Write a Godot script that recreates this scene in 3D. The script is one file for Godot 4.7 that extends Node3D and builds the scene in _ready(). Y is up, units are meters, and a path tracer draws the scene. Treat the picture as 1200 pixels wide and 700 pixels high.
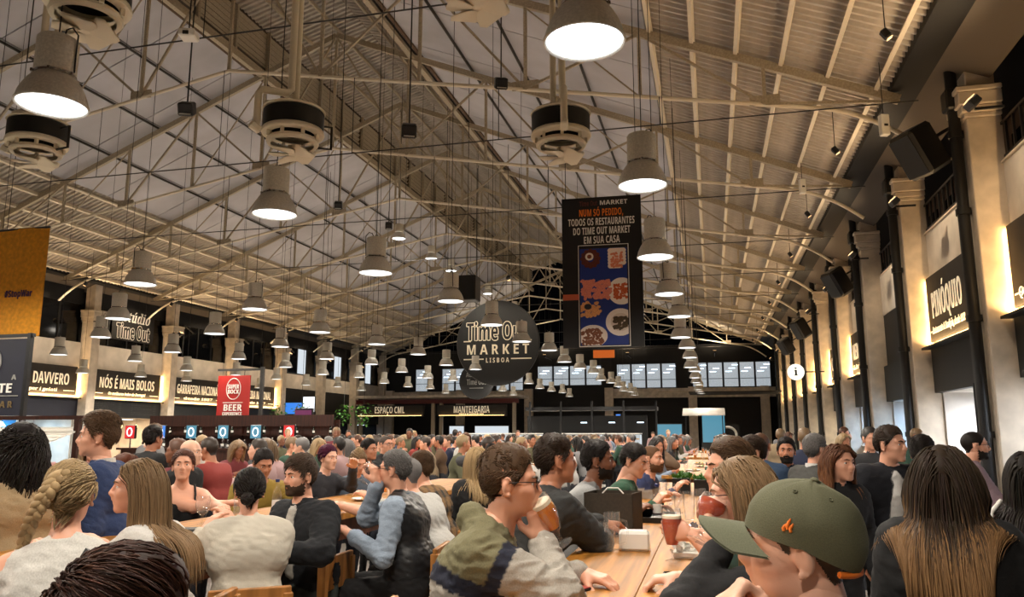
extends Node3D
# A large food hall at night: iron roof, pendant lamps in rows, stalls along both sides, crowded high tables.
# x runs to the right, y up, the hall runs along -z; V(x, y, d) is a point d metres down the hall.

var M := {}
var taken := {}
var rng := RandomNumberGenerator.new()
const HALL_FAR := 78.0
const HALL_NEAR := -5.0


class MB:
	var v := PackedVector3Array()
	var n := PackedVector3Array()
	var c := PackedColorArray()
	var ix := PackedInt32Array()
	var col := Color(1, 1, 1)

	func tri(a: Vector3, b: Vector3, d: Vector3) -> void:
		var nn := (b - a).cross(d - a).normalized()
		var k := v.size()
		v.append(a); v.append(b); v.append(d)
		for q in 3:
			n.append(nn); c.append(col)
		ix.append(k); ix.append(k + 2); ix.append(k + 1)

	func quad(a: Vector3, b: Vector3, d: Vector3, e: Vector3) -> void:
		var nn := (d - a).cross(e - b).normalized()
		var k := v.size()
		v.append(a); v.append(b); v.append(d); v.append(e)
		for q in 4:
			n.append(nn); c.append(col)
		ix.append(k); ix.append(k + 2); ix.append(k + 1)
		ix.append(k); ix.append(k + 3); ix.append(k + 2)

	func quad_out(a: Vector3, b: Vector3, d: Vector3, e: Vector3, o: Vector3) -> void:
		if (d - a).cross(e - b).dot(o) < 0.0:
			quad(e, d, b, a)
		else:
			quad(a, b, d, e)

	func box(ctr: Vector3, size: Vector3, bs := Basis(), bev := 0.0) -> void:
		var h := size * 0.5
		var q := h - Vector3.ONE * bev
		for a in 3:
			var b := (a + 1) % 3
			var e := (a + 2) % 3
			for s in [-1.0, 1.0]:
				var pts := []
				for w in [[-1, -1], [1, -1], [1, 1], [-1, 1]]:
					var p := Vector3()
					p[a] = h[a] * s; p[b] = q[b] * w[0]; p[e] = q[e] * w[1]
					pts.append(ctr + bs * p)
				var o := Vector3(); o[a] = s
				quad_out(pts[0], pts[1], pts[2], pts[3], bs * o)
			if bev > 0.0:
				for sa in [-1.0, 1.0]:
					for sb in [-1.0, 1.0]:
						var p1 := Vector3(); var p2 := Vector3()
						p1[a] = h[a] * sa; p1[b] = q[b] * sb
						p2[a] = q[a] * sa; p2[b] = h[b] * sb
						var o2 := Vector3(); o2[a] = sa; o2[b] = sb
						var e1 := Vector3(); e1[e] = q[e]
						quad_out(ctr + bs * (p1 - e1), ctr + bs * (p1 + e1), ctr + bs * (p2 + e1), ctr + bs * (p2 - e1), bs * o2)
		if bev > 0.0:
			for sx in [-1.0, 1.0]:
				for sy in [-1.0, 1.0]:
					for sz in [-1.0, 1.0]:
						var s3 := Vector3(sx, sy, sz)
						var t := []
						for a in 3:
							var p := q * s3
							p[a] = h[a] * s3[a]
							t.append(ctr + bs * p)
						if (t[1] - t[0]).cross(t[2] - t[0]).dot(bs * s3) < 0.0:
							tri(t[0], t[2], t[1])
						else:
							tri(t[0], t[1], t[2])

	func tube(pts: Array, rad, sides := 8, cap := true, flat := 1.0, side := Vector3.ZERO) -> void:
		var m := pts.size()
		var first := v.size()
		var nx := Vector3.ZERO
		for i in m:
			var p: Vector3 = pts[i]
			var t: Vector3 = ((pts[mini(i + 1, m - 1)] as Vector3) - (pts[maxi(i - 1, 0)] as Vector3)).normalized()
			if i == 0:
				nx = side if side != Vector3.ZERO else (Vector3.UP if absf(t.y) < 0.9 else Vector3.RIGHT)
			nx = (nx - t * nx.dot(t)).normalized()
			var ny := t.cross(nx)
			var r: float = rad[i] if rad is Array or rad is PackedFloat32Array else rad
			for k in sides:
				var a := TAU * k / sides
				var d := nx * cos(a) + ny * (sin(a) * flat)
				v.append(p + d * r)
				n.append((nx * (cos(a) * flat) + ny * sin(a)).normalized())
				c.append(col)
		for i in m - 1:
			for k in sides:
				var a0 := first + i * sides + k
				var a1 := first + i * sides + (k + 1) % sides
				var b0 := a0 + sides
				var b1 := a1 + sides
				ix.append(a0); ix.append(b1); ix.append(a1)
				ix.append(a0); ix.append(b0); ix.append(b1)
		if cap:
			for e in [0, m - 1]:
				var t: Vector3 = ((pts[1] as Vector3) - (pts[0] as Vector3)).normalized() * -1.0 if e == 0 else ((pts[m - 1] as Vector3) - (pts[m - 2] as Vector3)).normalized()
				var k0 := v.size()
				v.append(pts[e]); n.append(t); c.append(col)
				for k in sides:
					v.append(v[first + e * sides + k]); n.append(t); c.append(col)
				for k in sides:
					if e == 0:
						ix.append(k0); ix.append(k0 + 1 + k); ix.append(k0 + 1 + (k + 1) % sides)
					else:
						ix.append(k0); ix.append(k0 + 1 + (k + 1) % sides); ix.append(k0 + 1 + k)

	# profile points are (radius, height); the outline turns about y
	func lathe(prof: Array, segs := 20, xf := Transform3D(), crease := 0.75) -> void:
		var m := prof.size()
		var dirs := []
		for i in m - 1:
			var d: Vector2 = ((prof[i + 1] as Vector2) - (prof[i] as Vector2)).normalized()
			dirs.append(Vector2(d.y, -d.x))
		for i in m - 1:
			var na: Vector2 = dirs[i]
			var nb: Vector2 = dirs[i]
			if i > 0 and dirs[i].dot(dirs[i - 1]) > crease:
				na = (dirs[i] + dirs[i - 1]).normalized()
			if i < m - 2 and dirs[i].dot(dirs[i + 1]) > crease:
				nb = (dirs[i] + dirs[i + 1]).normalized()
			var k0 := v.size()
			for k in segs + 1:
				var a := TAU * k / segs
				var ca := cos(a)
				var sa := sin(a)
				for w in 2:
					var p: Vector2 = prof[i + w]
					var nn: Vector2 = nb if w else na
					v.append(xf * Vector3(p.x * ca, p.y, p.x * sa))
					n.append((xf.basis * Vector3(nn.x * ca, nn.y, nn.x * sa)).normalized())
					c.append(col)
			for k in segs:
				var b := k0 + k * 2
				ix.append(b); ix.append(b + 2); ix.append(b + 1)
				ix.append(b + 1); ix.append(b + 2); ix.append(b + 3)

	func prism(poly: PackedVector2Array, d0: float, d1: float, xf := Transform3D()) -> void:
		var t := Geometry2D.triangulate_polygon(poly)
		for k in t.size() / 3:
			var a := poly[t[k * 3]]; var b := poly[t[k * 3 + 1]]; var d := poly[t[k * 3 + 2]]
			if (b - a).cross(d - a) < 0.0:
				var w := b; b = d; d = w
			tri(xf * Vector3(a.x, a.y, d1), xf * Vector3(b.x, b.y, d1), xf * Vector3(d.x, d.y, d1))
			tri(xf * Vector3(a.x, a.y, d0), xf * Vector3(d.x, d.y, d0), xf * Vector3(b.x, b.y, d0))
		var ccw := not Geometry2D.is_polygon_clockwise(poly)
		for i in poly.size():
			var a := poly[i]; var b := poly[(i + 1) % poly.size()]
			var e := b - a
			var o := Vector3(e.y, -e.x, 0) * (1.0 if ccw else -1.0)
			quad_out(xf * Vector3(a.x, a.y, d0), xf * Vector3(b.x, b.y, d0), xf * Vector3(b.x, b.y, d1), xf * Vector3(a.x, a.y, d1), xf.basis * o)

	func join(o: MB, xf := Transform3D()) -> void:
		var k := v.size()
		for i in o.v.size():
			v.append(xf * o.v[i]); n.append((xf.basis * o.n[i]).normalized()); c.append(o.c[i])
		for i in o.ix:
			ix.append(k + i)

	func mesh(m: Material = null) -> ArrayMesh:
		var am := ArrayMesh.new()
		surf(am, m)
		return am

	func surf(am: ArrayMesh, m: Material) -> void:
		if ix.is_empty():
			return
		var a := []
		a.resize(Mesh.ARRAY_MAX)
		a[Mesh.ARRAY_VERTEX] = v; a[Mesh.ARRAY_NORMAL] = n; a[Mesh.ARRAY_COLOR] = c; a[Mesh.ARRAY_INDEX] = ix
		am.add_surface_from_arrays(Mesh.PRIMITIVE_TRIANGLES, a)
		am.surface_set_material(am.get_surface_count() - 1, m)


func V(x: float, y: float, d: float) -> Vector3:
	return Vector3(x, y, -d)


func numbered(called: String) -> String:
	var k: int = taken.get(called, -1) + 1
	taken[called] = k
	return called if k == 0 else "%s_%03d" % [called, k]


func tag(o: Node3D, label := "", category := "", group := "", kind := "") -> Node3D:
	if label: o.set_meta("label", label)
	if category: o.set_meta("category", category)
	if group: o.set_meta("group", group)
	if kind: o.set_meta("kind", kind)
	return o


# a thing: an empty at its base; its parts are children
func thing(called: String, label: String, category: String, at := Vector3.ZERO, turn := 0.0, group := "") -> Node3D:
	var o := Node3D.new()
	o.name = numbered(called)
	add_child(o)
	o.position = at
	o.rotation.y = turn
	return tag(o, label, category, group)


func structure(called: String) -> Node3D:
	var o := Node3D.new()
	o.name = called
	add_child(o)
	return tag(o, "", "", "", "structure")


func put(m: Mesh, called: String, parent: Node3D, at := Vector3.ZERO, bs := Basis()) -> MeshInstance3D:
	var o := MeshInstance3D.new()
	o.mesh = m
	o.transform = Transform3D(bs, at)
	if parent == self:
		o.name = numbered(called)
		add_child(o)
	else:
		o.name = called
		parent.add_child(o, true)
	return o


func add(mb: MB, called: String, mat: Material, parent: Node3D, at := Vector3.ZERO, bs := Basis()) -> MeshInstance3D:
	return put(mb.mesh(mat), called, parent, at, bs)


var box_cache := {}
func boxm(size: Vector3, mat: Material, bev := 0.0) -> ArrayMesh:
	var key := [size.snappedf(0.001), mat, bev]
	if not box_cache.has(key):
		var b := MB.new()
		b.box(Vector3.ZERO, size, Basis(), bev)
		box_cache[key] = b.mesh(mat)
	return box_cache[key]


func pbox(called: String, parent: Node3D, ctr: Vector3, size: Vector3, mat: Material, bs := Basis(), bev := 0.0) -> MeshInstance3D:
	return put(boxm(size, mat, bev), called, parent, ctr, bs)


func beam(called: String, parent: Node3D, a: Vector3, b: Vector3, w: float, h: float, mat: Material) -> MeshInstance3D:
	var d := (b - a).normalized()
	var up := Vector3.UP if absf(d.y) < 0.98 else Vector3.RIGHT
	var x := up.cross(d).normalized()
	return pbox(called, parent, (a + b) * 0.5, Vector3(w, h, (b - a).length()), mat, Basis(x, d.cross(x), d))


func rod(called: String, parent: Node3D, pts: Array, r, mat: Material, sides := 6) -> MeshInstance3D:
	var b := MB.new()
	b.tube(pts, r, sides)
	return add(b, called, mat, parent)


# ---------------------------------------------------------------- materials

func noise_image(size: int, fseed: int, freq: float, octaves: int, lo: float, hi: float, sx := 1.0, sy := 1.0, type := FastNoiseLite.TYPE_SIMPLEX_SMOOTH) -> Image:
	var f := FastNoiseLite.new()
	f.seed = fseed
	f.noise_type = type
	f.frequency = freq
	f.fractal_octaves = octaves
	var raw: Image
	if sx == 1.0 and sy == 1.0:
		raw = f.get_seamless_image(size, size)
	else:
		raw = f.get_seamless_image(maxi(8, int(size * sx)), maxi(8, int(size * sy)))
		raw.resize(size, size, Image.INTERPOLATE_CUBIC)
	raw.convert(Image.FORMAT_L8)
	var data := raw.get_data()
	for i in data.size():
		data[i] = int(255.0 * lerpf(lo, hi, data[i] / 255.0))
	return Image.create_from_data(size, size, false, Image.FORMAT_L8, data)


func tex(im: Image) -> ImageTexture:
	return ImageTexture.create_from_image(im)


func normal_tex(im: Image, strength: float) -> ImageTexture:
	var k := im.duplicate() as Image
	k.convert(Image.FORMAT_RGBA8)
	k.bump_map_to_normal_map(strength)
	return ImageTexture.create_from_image(k)


func mat(called: String, color: Color, rough := 0.7, metal := 0.0, tx: Texture2D = null, scale := Vector3.ONE, nm: Texture2D = null, ns := 0.5, world := true) -> StandardMaterial3D:
	var m := StandardMaterial3D.new()
	m.resource_name = called
	m.albedo_color = color
	m.roughness = rough
	m.metallic = metal
	if tx or nm:
		m.uv1_triplanar = true
		m.uv1_world_triplanar = world
		m.uv1_scale = scale
	if tx:
		m.albedo_texture = tx
	if nm:
		m.normal_enabled = true
		m.normal_texture = nm
		m.normal_scale = ns
	M[called] = m
	return m


func glow(called: String, color: Color, energy: float) -> StandardMaterial3D:
	var m := mat(called, Color(0.12, 0.12, 0.12), 0.4)
	m.emission_enabled = true
	m.emission = color
	m.emission_energy_multiplier = energy
	return m


func glass(called: String, color: Color, alpha: float) -> StandardMaterial3D:
	var m := mat(called, Color(color, alpha), 0.05)
	m.transparency = BaseMaterial3D.TRANSPARENCY_ALPHA
	return m


var T := {}
func make_materials() -> void:
	T.cloud = tex(noise_image(256, 3, 0.012, 4, 0.86, 1.0))
	T.fine = tex(noise_image(256, 5, 0.06, 3, 0.8, 1.0))
	T.stain = tex(noise_image(256, 8, 0.02, 5, 0.78, 1.0))
	T.weave = tex(noise_image(128, 9, 0.25, 2, 0.8, 1.0))
	var grain := noise_image(256, 11, 0.05, 4, 0.62, 1.0, 1.0, 0.06)
	T.grain = tex(grain)
	T.grain_n = normal_tex(grain, 1.5)
	T.cloth_n = normal_tex(noise_image(256, 21, 0.05, 4, 0.0, 1.0), 4.0)
	T.knit_n = normal_tex(noise_image(128, 23, 0.3, 2, 0.0, 1.0), 3.0)
	T.rough_n = normal_tex(noise_image(256, 25, 0.08, 4, 0.0, 1.0), 3.0)
	mat("roof_sheet", Color(0.77, 0.735, 0.69), 0.55, 0.0, T.stain, Vector3(0.35, 0.35, 0.35))
	mat("roof_panel", Color(0.77, 0.77, 0.80), 0.8, 0.0, T.cloud, Vector3(0.12, 0.12, 0.12))
	mat("deck", Color(0.34, 0.31, 0.28), 0.9)
	mat("steel_cream", Color(0.72, 0.67, 0.58), 0.5, 0.0, T.fine, Vector3(0.8, 0.8, 0.8))
	mat("steel_light", Color(0.86, 0.82, 0.74), 0.5)
	mat("steel_dark", Color(0.16, 0.15, 0.14), 0.5)
	mat("black_iron", Color(0.055, 0.055, 0.06), 0.45)
	mat("cable", Color(0.05, 0.045, 0.04), 0.6)
	mat("plaster", Color(0.82, 0.78, 0.72), 0.85, 0.0, T.stain, Vector3(0.3, 0.3, 0.3))
	mat("plaster_white", Color(0.84, 0.81, 0.77), 0.8, 0.0, T.cloud, Vector3(0.25, 0.25, 0.25))
	mat("stone", Color(0.84, 0.79, 0.72), 0.8, 0.0, T.cloud, Vector3(0.5, 0.5, 0.5))
	mat("brown_wall", Color(0.42, 0.34, 0.27), 0.9, 0.0, T.stain, Vector3(0.4, 0.4, 0.4))
	mat("fascia_black", Color(0.075, 0.08, 0.085), 0.55, 0.0, T.cloud, Vector3(0.4, 0.4, 0.4))
	mat("fascia_green", Color(0.10, 0.13, 0.14), 0.55, 0.0, T.cloud, Vector3(0.4, 0.4, 0.4))
	mat("fascia_navy", Color(0.09, 0.10, 0.17), 0.55, 0.0, T.cloud, Vector3(0.4, 0.4, 0.4))
	mat("sign_board", Color(0.13, 0.12, 0.11), 0.6, 0.0, T.cloud, Vector3(0.6, 0.6, 0.6))
	mat("sign_letters", Color(0.93, 0.92, 0.88), 0.6)
	M.sign_letters.emission_enabled = true
	M.sign_letters.emission = Color(1.0, 0.93, 0.8)
	M.sign_letters.emission_energy_multiplier = 0.22
	mat("print_white", Color(0.90, 0.89, 0.86), 0.7)
	mat("print_orange", Color(0.93, 0.48, 0.14), 0.7)
	mat("print_black", Color(0.035, 0.035, 0.04), 0.6)
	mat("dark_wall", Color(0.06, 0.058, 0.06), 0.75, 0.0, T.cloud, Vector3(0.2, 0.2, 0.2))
	mat("window_frame", Color(0.05, 0.05, 0.055), 0.5)
	mat("dark_glass", Color(0.03, 0.035, 0.045), 0.06)
	mat("floor", Color(0.66, 0.63, 0.60), 0.35, 0.0, T.stain, Vector3(0.35, 0.35, 0.35))
	mat("floor_joint", Color(0.30, 0.29, 0.28), 0.8)
	mat("lamp_metal", Color(0.90, 0.88, 0.83), 0.40, 0.10, T.fine, Vector3(2, 2, 2), null, 0.5, false)
	mat("lamp_housing", Color(0.90, 0.88, 0.82), 0.5, 0.0, T.fine, Vector3(2, 2, 2), null, 0.5, false)
	mat("chrome", Color(0.85, 0.85, 0.85), 0.2, 1.0)
	glow("lamp_lens", Color(0.96, 0.98, 1.0), 3.2)
	mat("drum_black", Color(0.07, 0.075, 0.07), 0.5)
	mat("drum_cream", Color(0.86, 0.82, 0.72), 0.45)
	mat("wood_beech", Color(0.82, 0.56, 0.29), 0.42, 0.0, T.grain, Vector3(1.3, 1.3, 1.3), T.grain_n, 0.15)
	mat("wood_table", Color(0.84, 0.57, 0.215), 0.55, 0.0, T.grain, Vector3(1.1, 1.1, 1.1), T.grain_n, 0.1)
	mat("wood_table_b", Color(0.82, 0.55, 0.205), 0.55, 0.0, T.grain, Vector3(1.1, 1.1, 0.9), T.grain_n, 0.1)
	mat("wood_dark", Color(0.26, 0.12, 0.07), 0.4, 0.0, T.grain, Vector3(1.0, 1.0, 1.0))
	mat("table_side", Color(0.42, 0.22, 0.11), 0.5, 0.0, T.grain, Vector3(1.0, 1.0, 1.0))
	mat("white_gloss", Color(0.92, 0.91, 0.88), 0.25)
	mat("paper", Color(0.92, 0.91, 0.89), 0.8)
	mat("leather_black", Color(0.05, 0.045, 0.04), 0.5, 0.0, null, Vector3(6, 6, 6), T.rough_n, 0.4, false)
	mat("plastic_black", Color(0.04, 0.04, 0.045), 0.4)
	mat("box_brown", Color(0.24, 0.20, 0.15), 0.75, 0.0, T.fine, Vector3(3, 3, 3))
	mat("yellow_cloth", Color(0.92, 0.62, 0.14), 0.85, 0.0, T.fine, Vector3(0.6, 0.6, 0.6))
	mat("red_sign", Color(0.62, 0.09, 0.06), 0.6)
	mat("flood_glass", Color(0.8, 0.75, 0.6), 0.2)
	M.flood_glass.emission_enabled = true
	M.flood_glass.emission = Color(1.0, 0.80, 0.56)
	M.flood_glass.emission_energy_multiplier = 2.0
	mat("clear_white", Color(0.75, 0.75, 0.72), 0.3)
	mat("print_cream", Color(0.90, 0.86, 0.76), 0.7)
	mat("sign_black", Color(0.045, 0.045, 0.045), 0.5)
	mat("print_grey", Color(0.58, 0.58, 0.56), 0.7)
	mat("print_gold", Color(0.40, 0.33, 0.2), 0.7)
	mat("print_red_dark", Color(0.35, 0.16, 0.14), 0.7)
	mat("print_skin", Color(0.72, 0.36, 0.25), 0.7)
	mat("food_brown", Color(0.42, 0.22, 0.1), 0.6)
	mat("food_gold", Color(0.85, 0.6, 0.22), 0.6)
	mat("food_green", Color(0.35, 0.45, 0.15), 0.6)
	mat("food_pale", Color(0.88, 0.8, 0.62), 0.6)
	mat("pale_pink", Color(0.82, 0.62, 0.6), 0.6)
	mat("drink_red", Color(0.55, 0.05, 0.03), 0.1)
	mat("cap_blue", Color(0.08, 0.14, 0.4), 0.45)
	mat("foil", Color(0.75, 0.78, 0.85), 0.25, 0.7)
	mat("bottle_green", Color(0.03, 0.09, 0.04), 0.08)
	mat("bottle_brown", Color(0.12, 0.04, 0.015), 0.08)
	mat("bottle_amber", Color(0.5, 0.26, 0.06), 0.08)
	glow("phone_red", Color(0.9, 0.15, 0.12), 0.5)
	glow("bulb_warm", Color(1.0, 0.85, 0.6), 6.0)
	mat("cap_olive", Color(0.40, 0.40, 0.30), 0.85, 0.0, T.weave, Vector3(9, 9, 9), T.knit_n, 0.3, false)
	mat("cap_brim", Color(0.43, 0.44, 0.35), 0.85, 0.0, T.weave, Vector3(9, 9, 9), T.knit_n, 0.3, false)
	mat("red_beam", Color(0.32, 0.07, 0.07), 0.5)
	mat("print_purple", Color(0.25, 0.12, 0.25), 0.7)
	mat("leaf", Color(0.20, 0.36, 0.10), 0.55)
	M.leaf.backlight_enabled = true
	M.leaf.backlight = Color(0.15, 0.3, 0.05)
	glass("clear_glass", Color(0.97, 0.98, 0.98), 0.03)
	glass("pane_glass", Color(0.7, 0.76, 0.8), 0.25)
	mat("beer", Color(0.96, 0.60, 0.14), 0.1)
	mat("beer_red", Color(0.80, 0.30, 0.06), 0.1)
	for bk in ["beer", "beer_red"]:
		M[bk].refraction_enabled = true
		M[bk].refraction_scale = 0.033
		M[bk].albedo_color.a = 0.6
	mat("foam", Color(0.95, 0.91, 0.82), 0.9)
	glow("screen_white", Color(0.95, 0.97, 1.0), 1.6)
	glow("strip_warm", Color(1.0, 0.80, 0.52), 5.0)
	glow("strip_cool", Color(0.85, 0.93, 1.0), 4.0)
	glow("window_lit", Color(0.93, 0.97, 1.0), 0.8)
	glow("screen_blue", Color(0.25, 0.55, 0.95), 1.0)
	glow("screen_cyan", Color(0.42, 0.74, 0.86), 0.55)
	glow("screen_red", Color(0.95, 0.12, 0.14), 0.9)
	glow("screen_purple", Color(0.50, 0.14, 0.38), 0.7)
	glow("info_disc", Color(1.0, 0.98, 0.92), 1.5)


# ---------------------------------------------------------------- light helpers

func spot(parent: Node3D, at: Vector3, towards: Vector3, energy: float, color: Color, angle: float, size := 0.1, called := "lamp_light") -> void:
	var l := SpotLight3D.new()
	l.name = called
	l.light_energy = energy
	l.light_color = color
	l.spot_angle = angle
	l.spot_angle_attenuation = 0.6
	l.spot_range = 90.0
	l.spot_attenuation = 2.0
	l.light_size = size
	l.shadow_enabled = true
	parent.add_child(l, true)
	l.position = at
	var up := Vector3.UP if absf(towards.normalized().y) < 0.95 else Vector3.BACK
	l.basis = Basis.looking_at(towards, up)


func area(parent: Node3D, at: Vector3, towards: Vector3, size: Vector2, energy: float, color: Color, called := "panel_light") -> void:
	var l := AreaLight3D.new()
	l.name = called
	l.area_size = size
	l.light_energy = energy
	l.light_color = color
	l.area_range = 60.0
	l.area_attenuation = 2.0
	l.shadow_enabled = true
	parent.add_child(l, true)
	l.position = at
	var up := Vector3.UP if absf(towards.normalized().y) < 0.95 else Vector3.BACK
	l.basis = Basis.looking_at(towards, up)


var fonts := {}
func font(kind: String, weight := 400, embolden := 0.0) -> Font:
	var key := "%s%d%.2f" % [kind, weight, embolden]
	if not fonts.has(key):
		var f := SystemFont.new()
		f.font_names = PackedStringArray([kind])
		f.font_weight = weight
		if embolden != 0.0:
			var fv := FontVariation.new()
			fv.base_font = f
			fv.variation_embolden = embolden
			fonts[key] = fv
		else:
			fonts[key] = f
	return fonts[key]


# letters of cap height h standing on a face; wide squeezes them; bs turns +z to face outwards
func letters(words: String, h: float, parent: Node3D, at: Vector3, bs: Basis, m: Material, wide := 1.0, kind := "Droid Sans", weight := 700, embolden := 0.0, slant := 0.0, called := "lettering", align := HORIZONTAL_ALIGNMENT_CENTER) -> MeshInstance3D:
	var t := TextMesh.new()
	t.text = words
	t.font = font(kind, weight, embolden)
	t.font_size = 64
	t.pixel_size = h / 64.0 / 0.72
	t.depth = 0.012
	t.curve_step = 4.0
	t.horizontal_alignment = align
	t.vertical_alignment = VERTICAL_ALIGNMENT_CENTER
	t.material = m
	var b := Basis(Vector3(wide, 0, 0), Vector3(slant, 1, 0), Vector3(0, 0, 1))
	return put(t, called, parent, at, bs * b)


# squeeze or stretch lettering to a width
func fit(o: MeshInstance3D, width: float) -> void:
	var w: float = (o.mesh as TextMesh).get_aabb().size.x
	var b := o.basis
	o.basis = Basis(b.x.normalized() * width / w, b.y, b.z)


# hollow letters: a pale rim around dark letters
func outlined(words: String, h: float, parent: Node3D, at: Vector3, bs: Basis, rim: Material, fill: Material, wide := 1.0, grow := 0.06) -> void:
	var o := letters(words, h, parent, at, bs, fill, wide, "Droid Sans", 700, 0.0, 0.0, "lettering")
	var a: Array = (o.mesh as TextMesh).get_mesh_arrays()
	var m := ArrayMesh.new()
	var b := MB.new()
	for k in 10:
		var e := MB.new()
		e.v = a[Mesh.ARRAY_VERTEX]; e.n = a[Mesh.ARRAY_NORMAL]; e.ix = a[Mesh.ARRAY_INDEX]
		e.c.resize(e.v.size()); e.c.fill(Color.WHITE)
		b.join(e, Transform3D(Basis(), Vector3(cos(TAU * k / 10) * h * grow / wide, sin(TAU * k / 10) * h * grow, -0.012 - 0.0007 * k)))
	add(b, "lettering_rim", rim, parent, at, bs * Basis(Vector3(wide, 0, 0), Vector3.UP, Vector3.BACK))


# a flat print: image on a thin board
func print_board(im: Image, called: String, parent: Node3D, at: Vector3, size: Vector2, bs: Basis, rough := 0.6, energy := 0.0) -> MeshInstance3D:
	var m := StandardMaterial3D.new()
	m.resource_name = called
	m.albedo_texture = tex(im)
	m.roughness = rough
	if energy > 0.0:
		m.emission_enabled = true
		m.emission = Color.WHITE
		m.emission_operator = BaseMaterial3D.EMISSION_OP_MULTIPLY
		m.emission_texture = m.albedo_texture
		m.emission_energy_multiplier = energy
	var q := QuadMesh.new()
	q.size = size
	q.material = m
	return put(q, called, parent, at, bs)


# ---------------------------------------------------------------- build order

func _ready() -> void:
	var cam := Camera3D.new()
	cam.name = "camera"
	add_child(cam)
	cam.fov = rad_to_deg(2.0 * atan(350.0 / 920.0))
	cam.near = 0.05
	cam.far = 200.0
	cam.position = Vector3(0, 1.6, 0)
	cam.rotation = Vector3(deg_to_rad(9.745), deg_to_rad(14.13), 0)
	cam.current = true
	var we := WorldEnvironment.new()
	we.name = "environment"
	var env := Environment.new()
	env.background_mode = Environment.BG_COLOR
	env.background_color = Color(0.01, 0.01, 0.012)
	env.tonemap_mode = Environment.TONE_MAPPER_LINEAR
	env.tonemap_exposure = 1.0
	env.sdfgi_enabled = true
	env.ssao_enabled = true
	env.ssil_enabled = true
	we.environment = env
	add_child(we)
	rng.seed = 4
	make_materials()
	build_ceiling()
	build_walls()
	build_far_wall()
	build_trusses()
	build_lamps()
	build_uplights()
	build_washers()
	build_fans()
	build_signs()
	build_tables()
	build_bar()
	build_left_stalls()
	build_near_people()
	build_crowd()


# ---------------------------------------------------------------- the hall

const RIDGE := -14.1
const EAVE_R := 4.8
const EAVE_L := -33.0
const EAVE_Y := 9.9
const PITCH := 0.4129

func roof_y(x: float) -> float:
	return EAVE_Y + PITCH * (18.9 - absf(x - RIDGE))


func corrugated(width: float, length: float, pitch := 0.27, depth := 0.085) -> ArrayMesh:
	# sheet along z, ribs across x; lies in the xz plane, from 0 to width and 0 to -length
	var b := MB.new()
	var count := int(round(length / pitch))
	var step := length / count
	for i in count:
		var z0 := -i * step
		var a := [[0.0, 0.0], [0.12, 1.0], [0.62, 1.0], [0.74, 0.0], [1.0, 0.0]]
		for k in 4:
			var za: float = z0 - a[k][0] * step
			var zb: float = z0 - a[k + 1][0] * step
			var ya: float = a[k][1] * depth
			var yb: float = a[k + 1][1] * depth
			b.quad(Vector3(0, ya, za), Vector3(0, yb, zb), Vector3(width, yb, zb), Vector3(width, ya, za))
	return b.mesh(M.roof_sheet)


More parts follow.
